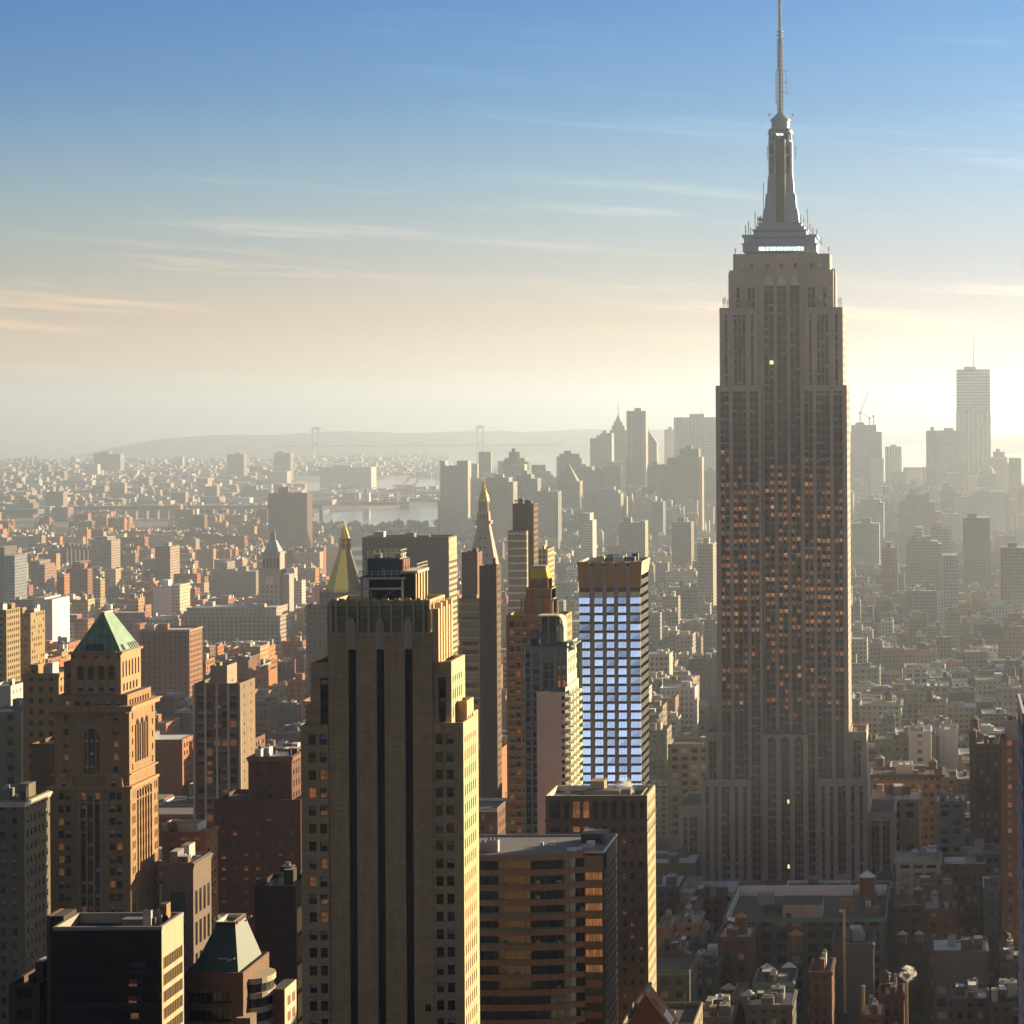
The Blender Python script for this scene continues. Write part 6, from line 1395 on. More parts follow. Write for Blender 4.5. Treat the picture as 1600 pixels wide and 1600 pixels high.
RP = tower('residential_tower', 'tallest hazy rippled metal tower right of the needle spire', 'apartment tower', 5850, [(979, 1009, 642), (978, 990, 712, -6), (990, 1003, 645, -2, (.30, .28, .26))], (.36, .34, .32), phrase='the hazy rippled tower')
FIN2 = (RP, 980, 1009, 643, 800, 5850, 7, (.48, .45, .42), False, .45)
tower('office_tower', 'pale hazy tower with a sloping roof just right of the rippled tower', 'office tower', 6500, [(1008, 1026, 690)], (.36, .33, .28), spire=[(1009, 1026, 671, 690, 'slope')])
tower('office_tower', 'pale hazy tower with three slots near its top, left of the white gridded slab', 'office tower', 6600, [(1038, 1055, 671)], wh)
CH = tower('office_tower', 'broad white gridded slab tower half hidden by the great skyscraper', 'office tower', 6500, [(1053, 1119, 652)], (.62, .60, .58), spire=[(1096, 1097.4, 638, 652, 'mast')], phrase='the white gridded slab')
FIN = [(CH, 1054, 1118, 653, 780, 6500, 13, (.70, .68, .64), False, .3), (CH, 1054, 1118, 660, 730, 6499, 16, (.66, .64, .60), True, .35)]
tower('government_tower', 'massive grey-brown slab with rooftop plant and sunlit side, before the white gridded slab', 'office tower', 5200, [(1035, 1088, 726), (1062, 1092, 701, 8), (1088, 1097, 714, 4, (.42, .33, .22)), (1043, 1090, 715, 4)], (.21, .195, .17), phrase='the massive grey-brown slab')  # paler right-hand box: the sunlit side put into its colour
tower('office_tower', 'sunlit hazy block with dark square windows below the needle-spired tower', 'office tower', 5500, [(942, 969, 727), (925, 945, 735, 4, (.26, .24, .2))], (.42, .34, .22))
tower('municipal_building', 'wide pale stone block with greenish roof below the needle-spired tower', 'office block', 5000, [(912, 970, 771), (920, 962, 768, 4, (.2, .3, .27)), (946, 966, 766, 6)], (.30, .28, .24), roofcol=(.25, .36, .32))
tower('office_tower', 'white slender tower with setback top standing clear of the downtown cluster', 'apartment tower', 4000, [(907, 926, 813), (908, 922, 802, 4)], (.62, .58, .52), phrase='the white slender tower')
tower('office_tower', 'bluish hazy slab below the massive grey-brown slab', 'office tower', 4700, [(1019, 1036, 784)], (.13, .16, .21))
tower('office_tower', 'reddish hazy slab wedged between the rippled tower and the massive grey slab', 'office tower', 5600, [(1012, 1036, 726)], (.26, .15, .12))
tower('office_tower', 'grey hazy slab tucked against the left edge of the great skyscraper', 'office tower', 5600, [(1098, 1122, 736)], (.24, .24, .22))
tower('office_block', 'hazy layered block behind the tall dark balconied tower, lower and wider than its neighbour', 'office block', 4600, [(750, 802, 753), (760, 795, 746, 4)], (.34, .30, .26))
tower('office_block', 'hazy blue-grey block between the balconied tower and the pyramid-roofed downtown tower', 'office block', 5000, [(800, 840, 748), (806, 830, 742, 3)], (.24, .25, .24))
tower('office_block', 'hazy grey block below the broad-shouldered downtown tower', 'office block', 4700, [(836, 872, 768), (852, 866, 783, -6)], (.22, .21, .20))
tower('office_block', 'low white sunlit block on the downtown skyline left of the pyramid roof', 'office block', 6300, [(852, 873, 746)], (.66, .62, .55))
tower('apartment_block', 'tan block with deep roofline below the bluish hazy slab', 'apartment block', 3900, [(967, 1002, 817), (1000, 1008, 814, 4, (.45, .36, .24))], (.30, .26, .21))
tower('apartment_block', 'brown block with a small dome below the massive grey-brown slab', 'apartment block', 3900, [(1050, 1080, 816)], (.24, .16, .12), spire=[(1060, 1076, 806, 817, 'dome')])
tower('apartment_block', 'tan loft block beside the great skyscraper with a bright side', 'apartment block', 3000, [(1090, 1114, 850)], (.36, .29, .2))
tower('construction_tower', 'unfinished tower, raw dark floors above finished pale glass, two cranes on top', 'tower', 6200, [(1329, 1378, 675), (1330, 1369, 664, 4, (.2, .19, .2)), (1360, 1381, 717, -4, (.55, .48, .38)), (1336, 1351, 744, -5, (.5, .43, .34))], (.20, .21, .24), phrase='the unfinished hazy tower')
RB2 = tower('residential_tower', 'slim white ribbed tower right of the unfinished hazy tower', 'apartment tower', 6350, [(1383, 1409, 698)], (.66, .64, .60), phrase='the slim white ribbed tower')
FIN3 = (RB2, 1383, 1409, 699, 800, 6350, 6, (.78, .76, .72), False, .45)
tower('office_tower', 'dark-sided glass slab standing before the tallest unfinished tower', 'office tower', 5950, [(1463, 1506, 672.5), (1447, 1464, 673, 1, (.17, .17, .17))], (.40, .38, .35), phrase='the dark-sided glass slab')
TT = tower('construction_tower', 'tallest unfinished tower with open upper floors and a single crane mast', 'tower', 6200, [(1494, 1548, 642), (1494.5, 1547, 577, 3, (.20, .21, .23)), (1506, 1538, 580, -1, (.26, .26, .27))], (.46, .43, .40), spire=[(1520.3, 1521.7, 520, 577, 'mast'), (1512, 1513, 568, 577, 'mast'), (1534, 1535, 568, 577, 'mast')], vv=770, phrase='the tallest unfinished tower')
tower('office_tower', 'hazy tower with a chamfered cap right of the tallest unfinished tower', 'office tower', 6300, [(1548, 1577, 724), (1550, 1574, 714, 3), (1552, 1570, 706, 6, bl), (1577, 1581, 760, 0)], (.36, .33, .29))
tower('office_tower', 'hazy dome-topped tower in front of the tallest unfinished tower', 'office tower', 5900, [(1529, 1556, 740)], (.29, .26, .22), spire=[(1531, 1554, 727, 740, 'dome')])
tower('office_block', 'hazy white-banded office block with a stepped roof below the dome-topped tower', 'office block', 5000, [(1490, 1570, 786), (1520, 1570, 768, 4), (1505, 1570, 776, 2)], (.55, .56, .56))
tower('ziggurat_block', 'broad brown stepped block below the dark-sided glass slab', 'office block', 4600, [(1398, 1474, 838, 0), (1404, 1470, 800, 4), (1415, 1450, 773, 9), (1405, 1462, 784, 6), (1446, 1452, 768, 8)], (.24, .16, .115), phrase='the broad brown stepped block')
tower('office_block', 'dark olive slab block in the hazy district below the white-banded block', 'office block', 3500, [(1505, 1547, 809)], (.24, .22, .18))
tower('office_block', 'dark hazy block in front of the dark-sided glass slab', 'office block', 5300, [(1470, 1491, 760)], (.18, .17, .16))
tower('loft_building', 'tan gridded loft building with a white rooftop bulkhead, right of the great skyscraper', 'loft building', 3300, [(1416, 1471, 850), (1424, 1466, 846, 3), (1430, 1442, 824, 6, (.66, .64, .60))], (.34, .31, .25), phrase='the tan gridded loft building')
tower('loft_building', 'white loft building behind the tan gridded loft building', 'loft building', 3450, [(1455, 1487, 826)], (.52, .50, .46))
tower('loft_building', 'small white gridded building before the tan gridded loft building', 'loft building', 2900, [(1472, 1496, 868)], (.60, .58, .55))
tower('loft_building', 'white box behind the broad brown stepped block', 'loft building', 4500, [(1471, 1497, 803)], (.55, .52, .47))
tower('loft_building', 'grey gridded loft block close to the right side of the great skyscraper', 'loft building', 4000, [(1331, 1374, 818)], (.27, .27, .23))
tower('loft_building', 'pale rooftop-heavy block under the unfinished hazy tower', 'loft building', 4700, [(1338, 1381, 786), (1345, 1376, 780, 4)], (.36, .35, .33))
tower('apartment_tower', 'reddish stepped tower low in the hazy district beside the great skyscraper', 'apartment tower', 3300, [(1378, 1402, 857), (1384, 1392, 848, 4)], (.36, .19, .11))
tower('apartment_tower', 'brown tower cut by the right edge in the hazy district', 'apartment tower', 2900, [(1563, 1604, 856)], (.34, .26, .20))
tower('apartment_tower', 'tall red-brown apartment tower with bright edge in the left brick district', 'apartment tower', 3500, [(103, 137, 889), (113, 126, 878, 4)], (.26, .10, .055), phrase='the red-brown apartment tower')
tower('apartment_tower', 'blue-grey slab at the far left edge of the brick district', 'apartment tower', 3300, [(7, 23, 868)], (.20, .22, .25))
tower('apartment_tower', 'dark slab cut by the left edge with a bright top corner', 'apartment tower', 3350, [(-8, 7, 855)], (.12, .09, .08))
tower('apartment_tower', 'slim red tower with white side strip in the left brick district', 'apartment tower', 3700, [(48, 62, 876), (60, 70, 882, 2)], (.30, .17, .12))
tower('apartment_tower', 'banded tan apartment tower rising right of the red-brown apartment tower', 'apartment tower', 3600, [(243, 266, 854)], (.36, .26, .18))
tower('apartment_tower', 'tan apartment tower with bright right edge behind the banded tan tower', 'apartment tower', 4100, [(142, 174, 844), (150, 168, 839, 4)], (.34, .25, .18))
tower('apartment_tower', 'brown tower before the far waterfront at left', 'apartment tower', 6600, [(81, 106, 793)], (.24, .15, .11))
tower('apartment_tower', 'dark brown tower half lit at the far left riverside', 'apartment tower', 6900, [(23, 52, 786), (30, 46, 781, 4)], (.24, .15, .10))
tower('white_building', 'blank white billboard-like building in the left brick district', 'building', 3000, [(239, 268, 918), (268, 281, 914, 4, (.55, .5, .36))], (.70, .68, .66), plainwall=True)
tower('white_building', 'white sunlit building above the ochre slab block', 'building', 2300, [(52, 82, 937), (52, 70, 934, 3)], (.72, .69, .62), plainwall=True, vv=962)
tower('hospital_block', 'stepped grey hospital-like block right of the left brick district', 'office block', 3700, [(331, 362, 890), (346, 355, 878, 3), (362, 400, 893, 3)], (.30, .24, .20))
tower('apartment_complex', 'row of tall joined apartment blocks with sunlit ends on the far shore', 'apartment complex', 7600, [(210, 250, 784), (249, 262, 782, 3, (.52, .44, .34)), (205, 262, 808, -20, (.5, .45, .4))], (.33, .25, .22), dep=60)  # lighter end box: sunlight on the block ends painted into it
tower('apartment_complex', 'large pale block alone on the hazy far shore', 'apartment block', 12000, [(146, 188, 709), (160, 170, 706, 3)], (.30, .29, .30), dep=60)
tower('apartment_complex', 'dark pale-topped block on the hazy ridge, nearer the suspension bridge', 'apartment block', 10500, [(355, 381, 710)], (.25, .21, .21), dep=50)
tower('apartment_complex', 'hazy block on the ridge right beside the suspension bridge approach', 'apartment block', 10500, [(428, 454, 708)], (.25, .21, .21), dep=50)
tower('housing_row', 'line of white slab blocks along the far shore', 'housing row', 9400, [(88, 144, 751), (40, 61, 750, 3), (22, 34, 746, 4)], (.55, .50, .45), dep=40)
tower('warehouse', 'long pale warehouse along the far harbour', 'warehouse', 9600, [(500, 580, 730)], (.62, .56, .46), dep=90)
tower('warehouse', 'squat tan factory with a stack on the far shore', 'factory', 8600, [(176, 198, 760), (184, 190, 749, 3)], (.40, .33, .27))
def fins(root, u0, u1, v0, v1, D, n, col, horiz=False, w=.35, nm='fin'):
    """raised piers (or floor bands) on a far tower's front"""
    for i in range(n):
        mb = MB(); t = (i + .5) / n
        if horiz: z = Z((u0 + u1) / 2, v0 + (v1 - v0) * t, D); hh = (v1 - v0) / n * D / F * w / 2; mb.box(X(u0, v0 + 40, D), X(u1, v0 + 40, D), D - 1.6, D, z - hh, z + hh, CITYP, col=col, bottom=True)
        else: c = X(u0 + (u1 - u0) * t, (v0 + v1) / 2, D); hh = (u1 - u0) / n * D / F * w / 2; mb.box(c - hh, c + hh, D - 1.6, D, 0, Z(u0, v0, D), CITYP, col=col)
        mb.build(nm, root)
fins(TT, 1495, 1547, 580, 642, 6199, 13, (.55, .52, .48), True, .4, 'floor_slab'); fins(TT, 1495, 1547, 644, 765, 6200, 7, (.62, .58, .52), False, .3)
def cranes_on_tower():
    D = 6210; mb = None
    for u, v0, v1, (jx, jy), lab in ((1344, 664, 645, (1357, 612), 'tower crane with a long raised jib on the unfinished hazy tower'), (1359, 664, 653, (1343, 643), 'tower crane with a short low jib on the unfinished hazy tower'), (1365, 666, 650, (1366, 648), 'stubby tower crane at the edge of the unfinished hazy tower')):
        y = D + 20; b = (X(u, v0, y), y, Z(u, v0, y) - 6); t = (X(u, v1, y), y, Z(u, v1, y)); root = thing('tower_crane', b, lab, 'crane', 'cranes on the unfinished tower')
        mb = MB(); mb.bar(b, t, 2.2, STEEL); mb.build('mast', root); mb = MB(); j = (X(jx, jy, y), y, Z(jx, jy, y)); mb.bar(t, j, 1.5, STEEL)
        bk = (2 * t[0] - j[0]) * .25 + t[0] * .75; mb.build('jib', root); mb = MB(); mb.box(t[0] - 3, t[0] + 2, y - 2, y + 2, t[2] - 3, t[2] + 1.5, STEEL); mb.build('cab', root)
for q in FIN + [FIN2, FIN3]: fins(*q)
cranes_on_tower()

def bridges():
    # hazy suspension bridge over the narrows
    D = 16500.0; GR = stone('bridge_grey', (.22, .24, .26), .05, .01)
    tw = []; root = thing('suspension_bridge', (X(620, 700, D), D, gz(0, D)), 'long grey suspension bridge with two tall portal towers, faint in the haze over the narrows', 'bridge')
    for u, vt in ((493.5, 667), (750.5, 664.5)):
        mb = MB(); y = D; z1, z0 = Z(u, vt, y), gz(0, D) - 2; xa, xb = X(u - 4.6, 690, y), X(u + 4.6, 690, y)
        for x_ in (xa, xb): mb.box(x_ - 5, x_ + 5, y - 8, y + 8, z0, z1, GR)
        mb.box(xa, xb, y - 5, y + 5, z1 - 20, z1, GR); mb.box(xa, xb, y - 5, y + 5, z1 - 105, z1 - 92, GR); mb.build('tower', root); tw.append(((xa + xb) / 2, z1))
    dk = lambda x_: gz(0, D) + 66 + 4
    mb = MB(); mb.box(X(430, 705, D), X(880, 700, D), D - 12, D + 12, dk(0) - 5, dk(0) + 3, GR, bottom=True); mb.build('deck', root)
    mb = MB(); (xa, za), (xb, zb_) = tw; n = 26
    f = lambda t: (xa + (xb - xa) * t, D, dk(0) + 8 + (za - dk(0) - 8) * (2 * t - 1) ** 2)
    for i in range(n): mb.bar(f(i / n), f((i + 1) / n), 2.4, GR)
    mb.bar((xa, D, za), (X(442, 705, D), D, dk(0) + 2), 2.4, GR); mb.bar((xb, D, zb_), (X(870, 705, D), D, dk(0) + 2), 2.4, GR); mb.build('cable', root)
    mb = MB()
    for i in range(1, n * 2): q = f(i / n / 2); mb.bar(q, (q[0], D, dk(0)), .8, GR)
    o = mb.build('hanger', root); o['kind'] = 'stuff'
    # nearer river bridges at the left edge
    BB = stone('bridge_blue', (.13, .15, .20), .1, .05); D = 6300.0
    root = thing('suspension_bridge', (X(10, 815, D), D, 0), 'blue steel bridge cables sweeping down at the left edge behind the brick district', 'bridge')
    for k in range(4):
        mb = MB(); p = [(X(-40 + i * 9.6, 0, D + k * 12) - 0, D + k * 12, Z(0, 786 + k * 1.5 + 46 * math.sin(min(1, i / 9) * math.pi / 2), D + k * 12)) for i in range(11)]
        for a, b in zip(p, p[1:]): mb.bar(a, b, 2.2, BB)
        mb.build('cable', root)
    mb = MB(); mb.box(X(-60, 830, D), X(60, 830, D), D - 4, D + 44, 25, 36, BB, bottom=True); mb.build('deck', root)
    D = 6700.0; ST = stone('viaduct_brown', (.20, .12, .08), .1, .02)
    root = thing('elevated_road', (X(300, 822, D), D, 0), 'long brown elevated roadway crossing the far waterfront behind the brick district', 'viaduct')
    mb = MB(); a, b = X(108, 822, D), X(500, 826, D); mb.box(a, b, D, D + 25, 20, 29, ST, bottom=True); mb.build('deck', root)
    for i in range(24):
        mb = MB(); c = a + (b - a) * i / 23; mb.box(c - 2, c + 2, D + 3, D + 22, -6, 20, ST); mb.build('pier', root)
    D = 4300.0; root = thing('arched_viaduct', (X(150, 850, D), D, 0), 'dark bridge approach with a row of arches behind the brick district', 'viaduct')
    mb = MB(); BR_ = stone('viaduct_dark', (.075, .05, .06), .1, .05)
    for i in range(16):
        p, q = X(102 + i * 6.5, 850, D + i * 10), X(102 + (i + 1) * 6.5, 850, D + i * 10); zt = Z(120, 848.5 + i * .75, D + i * 10)
        mb.box(p, q, D + i * 10, D + i * 10 + 20, zt - 5, zt, BR_, bottom=True); mb.box(p, p + 2.2, D + i * 10, D + i * 10 + 20, 0, zt - 5, BR_)
    mb.build('arcade', root)
    # port cranes and a moored ship
    RC = stone('crane_red', (.42, .20, .15), .1, .05); BC = stone('crane_blue', (.24, .29, .35), .1, .05)
    for i, (u, v0, v1, m) in enumerate(((536, 777, 752, BC), (545, 775, 748, BC), (615, 778, 757, RC), (622, 777, 757, RC), (630, 776, 744, RC), (637, 777, 758, RC), (643, 776, 750, RC))):
        p = gpt(u, v0 + 2, 3); D = p.y; h = (v0 - v1) * D / F; lab = ('hazy %s container crane with raised boom, %s in its quayside line' % ('blue-grey' if m is BC else 'reddish', ['first', 'second', 'third', 'fourth', 'fifth', 'sixth', 'seventh'][i]))
        root = thing('container_crane', p, lab, 'crane', 'container cranes on the far quay'); w = 15
        mb = MB()
        for sx in (-1, 1):
            for sy in (-1, 1): mb.bar((p.x + sx * w, D + sy * 10, p.z), (p.x + sx * w * .8, D + sy * 10, p.z + h * .55), 3.5, m)
        mb.bar((p.x - w, D, p.z + h * .3), (p.x + w, D, p.z + h * .3), 3.5, m); mb.build('portal', root)
        mb = MB(); mb.bar((p.x - 28, D, p.z + h * .55), (p.x + 26, D, p.z + h * .55), 4.5, m); mb.build('girder', root); mb = MB(); mb.bar((p.x + 6, D, p.z + h * .55), (p.x + 20, D, p.z + h), 3.2, m); mb.bar((p.x - 6, D, p.z + h * .55), (p.x + 20, D, p.z + h), 1.8, m); mb.build('boom', root)
    p = gpt(585, 790, -2); root = thing('cargo_ship', p, 'reddish-hulled cargo ship moored at the far quay under the cranes', 'ship')
    mb = MB(); L = 95
    hull = [(-L, -10), (-L + 8, -13), (L - 30, -13), (L, 0), (L - 30, 13), (-L + 8, 13), (-L, 10)]
    mb.prism([(p.x + a * .97, p.y + b * .8) for a, b in hull], p.z, p.z + 13, RC, pts2=[(p.x + a, p.y + b) for a, b in hull]); mb.build('hull', root)
    mb = MB(); mb.box(p.x - 30, p.x - 12, p.y - 9, p.y + 9, p.z + 13, p.z + 36, WHITE); mb.box(p.x - 26, p.x - 18, p.y - 4, p.y + 4, p.z + 36, p.z + 46, RC); mb.build('superstructure', root)
    mb = MB()
    for q in (10, 40, 62): mb.bar((p.x + q, p.y, p.z + 13), (p.x + q, p.y, p.z + 38), 2, WHITE); mb.bar((p.x + q, p.y, p.z + 36), (p.x + q + 14, p.y, p.z + 22), 1.4, WHITE)
    mb.build('derrick', root)
    # pier sheds
    for u0, u1, v, lab in ((482, 517, 792, 'pale blue-roofed pier shed on the near river bank'), (300, 390, 803, 'long pale-roofed dock shed by the river'), (640, 690, 778, 'low tan quay shed behind the moored ship'), (545, 606, 783, 'white quayside storehouse beside the moored ship')):
        a, b = gpt(u0, v, 2), gpt(u1, v, 2); root = thing('pier_shed', a, lab, 'shed'); mb = MB(); mb.box(a.x, b.x, a.y, a.y + 60, 0, 14, stone('shed_wall', (.42, .38, .34)), top=False); mb.build('wall', root)
        mb = MB(); mb.face([(a.x, a.y, 14), (b.x, a.y, 14), (b.x, a.y + 30, 20), (a.x, a.y + 30, 20)], stone('shed_roof', (.50, .53, .56))); mb.face([(a.x, a.y + 60, 14), (b.x, a.y + 60, 14), (b.x, a.y + 30, 20), (a.x, a.y + 30, 20)], MC['shed_roof']); mb.build('roof', root)
bridges()
# ---------------------------------------------------------------- the blocks right below: lofts and roofs
PAL = {'tan brick': TANB, 'dark red brick': stone('maroon_loft', (.17, .075, .05), .25, .2, brick=(1, .4)), 'brown brick': stone('brown_loft', (.24, .15, .09), .25, .2, brick=(1, .4)), 'grey stone': stone('grey_loft', (.26, .245, .23), .2, .2),
       'cream stone': stone('cream_loft', (.46, .40, .31), .2, .2), 'white painted': stone('white_loft', (.60, .57, .54), .15, .2), 'orange brick': ORB, 'olive brick': stone('olive_loft', (.24, .21, .13), .2, .2), 'dark grey': stone('dark_loft', (.11, .10, .10), .25, .2)}
WATERT = [0]
CAPS = {'orange-brown': CAPW, 'grey': TIN, 'pale': SNOW, 'dark': TAR}
def fit16(s):
    w = s.split()
    while len(w) > 16 or w[-1] in ('the', 'with', 'and', 'of', 'a', 'by', 'to', 'on', 'in'): w = w[:-1]
    return ' '.join(w)
def water_tank(x, y, z, r, h, label, capkind='grey', legs=2.6):
    label = fit16(label.replace('orange-brown-capped water tower', 'orange-capped water tower').replace(' block, tarred roof', ' block').replace('wooden ', ''))
    root = thing('water_tower', (x, y, z), label, 'water tower', 'rooftop water towers')
    if WATERT[0] == 0:
        mb = MB(); mb.cyl(x, y, 1, 1, z, z + 1, WOOD, 14, top=WOOD)
        for q in (.2, .5, .8): mb.cyl(x, y, 1.02, 1.02, z + q, z + q + .03, FRAME, 14)
        WATERT[0] = {'tank': mb.build('tank', root)}
    z1 = z + legs
    mb = MB(); mb.cyl(x, y, r, r * .96, z1, z1 + h, WOOD, 14, bottom=True)
    for q in (.15, .4, .65, .9): mb.cyl(x, y, r * 1.015, r * 1.01, z1 + h * q, z1 + h * q + .12, FRAME, 14, cap=False)
    mb.build('tank', root)
    mb = MB(); mb.cyl(x, y, r * 1.12, .12, z1 + h, z1 + h + r * .75, CAPS[capkind], 14, bottom=True); mb.build('cap', root)
    for a in (-1, 1):
        for b in (-1, 1):
            mb = MB(); mb.bar((x + a * r * .62, y + b * r * .62, z - .1), (x + a * r * .62, y + b * r * .62, z1), .26, FRAME); mb.build('leg', root)
    mb = MB(); mb.bar((x - r * .62, y - r * .62, z), (x + r * .62, y - r * .62, z1), .12, FRAME); mb.bar((x + r * .62, y - r * .62, z), (x - r * .62, y - r * .62, z1), .12, FRAME); mb.build('brace', root)
o0 = None
def drop_unit():
    t = WATERT[0]
    if t: bpy.data.objects.remove(t['tank'])
CITYBLD = []
def loft(u0, u1, v0, D, dep, tone, label, name='loft_building', phrase=None, tanks=(), **kw):
    kw.setdefault('win', (3.4, 3.8, .5, .55)); kw.setdefault('glass', (G_DARK, G_DARK, G_MID, G_BROWN, G_DARK, BLIND2)); kw.setdefault('vv', v0 + 8); kw.setdefault('clut', 4)
    kw.setdefault('cornice', PAL[tone])
    r = bld(name, label, 'loft building', D, dep, u0, u1, v0, PAL[tone], phrase=phrase, R=random.Random(int(u0 * 13 + v0)), **kw)
    x0, x1, y0, y1, z1 = r['_b']
    for i, (fx, fy, rr, cap) in enumerate(tanks):
        water_tank(x0 + (x1 - x0) * fx, y0 + (y1 - y0) * fy, z1 - 1.1, rr, rr * 1.7, '%s-capped water tower on the %s' % (cap, ' '.join(label.split()[:8]) if i == 0 else 'same ' + ' '.join(label.split()[:6])), cap)
    return r
loft(1343, 1408, 1102, 1830, 40, 'cream stone', 'cream stone block with arcaded top floor and green copper cornice beside the great skyscraper', cornice=COPPER, cor=1.2, tanks=[(.7, .4, 2.6, 'dark')], phrase='the green-corniced cream block')
loft(1413, 1477, 1044, 2150, 40, 'white painted', 'tall white-piered loft with broad window bays and a dark flat roof', win=(6.2, 4, .7, .65), roof=TAR, phrase='the white-piered loft')
loft(1394, 1427, 1070, 2050, 30, 'tan brick', 'tan loft with a curved arched parapet in front of the white-piered loft')
loft(1441, 1480, 1098, 1800, 30, 'tan brick', 'narrow tan loft with large window bays and two black roof boxes', win=(2.6, 4.4, .7, .6), tanks=[(.3, .4, 2.4, 'dark')], phrase='the narrow tan loft with black roof boxes')
loft(1368, 1424, 1155, 1600, 30, 'olive brick', 'olive brick block with a dark flat roof left of the small white house-like block', roof=TAR, win=(4.2, 4, .4, .5))
loft(1420, 1455, 1143, 1590, 28, 'white painted', 'small plain pinkish-white block with few windows and curved parapet', win=(9, 4.6, .25, .5), phrase='the pinkish-white block')
loft(1360, 1474, 1210, 1420, 30, 'brown brick', 'wide block with a black mansard roof and dormer row', roof=TAR, cornice=TAR, cor=1.2, win=(3, 4.2, .6, .5), tanks=[(.12, .7, 2.4, 'grey'), (.86, .3, 2.2, 'orange-brown')], phrase='the wide mansard block')
loft(1362, 1437, 1249, 1340, 34, 'tan brick', 'tan brick block glowing at the top right beside the skyscraper base', win=(7, 5.2, .55, .6), tanks=[(.36, .3, 2.3, 'orange-brown'), (.72, .2, 2.2, 'orange-brown')], phrase='the glowing tan block')
loft(1463, 1508, 1252, 1330, 28, 'grey stone', 'pale grey gridded facade with dark wide windows, right of the glowing tan block', win=(5.5, 4.2, .6, .6), roof=SNOW)
loft(1525, 1564, 1162, 1270, 26, 'dark red brick', 'dark red block with a pale roof strip beside the striped red apartment tower', roof=SNOW, tanks=[(-.12, .3, 2.0, 'orange-brown')])
loft(1515, 1531, 1143, 1285, 16, 'brown brick', 'slim brown elevator shaft block topped by an orange water tank', nwin=False, tanks=[(.5, .4, 2.0, 'orange-brown')])
R_ = loft(1564, 1591, 1156, 1040, 20, 'dark red brick', 'tall red brick apartment tower with pale green window bands near the right edge', 'apartment_tower', vv=1420, win=(9, 3.2, .34, .6), glass=(plain('green_pane', (.16, .19, .13), .3), G_DARK, GLOW_DIM), cornice=None, phrase='the red apartment tower by the right edge')
bld('', '', '', 1043, 15, 1572, 1592, 1126, PAL['grey stone'], parent=R_, win=(4, 5, .4, .3), register=False, clut=1)
loft(1556, 1595, 1075, 1900, 26, 'grey stone', 'grey stone loft with dark windows above the red apartment tower', win=(3.4, 4.4, .4, .6), tanks=[(.4, .4, 3, 'dark')])
loft(1517, 1559, 1012, 2350, 30, 'white painted', 'bright white loft with a dark window row, far right above the lofts', win=(3.4, 5, .6, .4), roof=SNOW, tanks=[(.15, .2, 2.6, 'orange-brown'), (.4, .2, 2.6, 'orange-brown')])
loft(1525, 1592, 1062, 2000, 30, 'cream stone', 'long cream loft with pale window row behind the grey stone loft', tanks=[(.85, .4, 3.0, 'dark')])
loft(1400, 1470, 1345, 1150, 26, 'cream stone', 'two-toned loft with large studio windows and pale penthouse boxes', win=(6, 4.4, .7, .6), roof=SILVER, clut=6, phrase='the studio-windowed loft')
loft(1474, 1542, 1350, 1150, 26, 'dark red brick', 'reddish loft with a row of small arched windows lit by reflected sun', win=(2.6, 4.2, .5, .6), roof=SNOW, phrase='the arched-window reddish loft')
loft(1429, 1487, 1382, 1095, 22, 'brown brick', 'blank brownish loft rear with three small windows', win=(7, 9, .12, .3), clut=3, roof=SILVER)
loft(1398, 1444, 1414, 1060, 24, 'brown brick', 'small brown block with wide dark windows and four skylights', win=(5, 4.4, .66, .62), roof=TAR2, tanks=[(.8, .3, 1.8, 'grey')])
loft(1444, 1494, 1420, 1040, 22, 'dark red brick', 'dark red brick house with a silvery roof', roof=SILVER, win=(4, 4.2, .4, .5))
loft(1457, 1543, 1485, 990, 26, 'dark grey', 'bare grey blank-walled loft with a parapet notch at each end', ztopwin=12, win=(4.5, 4.4, .7, .6), tanks=[(-.25, .3, 1.7, 'grey'), (-.55, .3, 1.7, 'grey')], phrase='the blank-walled grey loft')
loft(1565, 1602, 1500, 920, 22, 'dark grey', 'grey loft with teal tarpaulined roof frame at the right edge', clut=5, tanks=[(.2, .9, 1.8, 'dark')])
loft(1300, 1365, 1475, 960, 24, 'dark grey', 'black box-topped loft with a bright coping', roof=TAR, nwin=False, phrase='the black box-topped loft')
loft(1374, 1412, 1556, 900, 20, 'dark red brick', 'dark red block with a stair bulkhead and lit corner by the steam plume', clut=5, tanks=[(.2, .7, 1.7, 'dark')])
loft(1487, 1545, 1560, 890, 22, 'dark grey', 'cluttered pale roof of tanks and ducts near the bottom edge', clut=9, roof=SILVER)
loft(1545, 1600, 1566, 880, 22, 'dark grey', 'dark roof with a bluish skylight and white units at the bottom right corner', clut=8, roof=TAR)
loft(1345, 1380, 1585, 880, 20, 'dark red brick', 'low reddish block at the bottom edge under the black box-topped loft', clut=5)
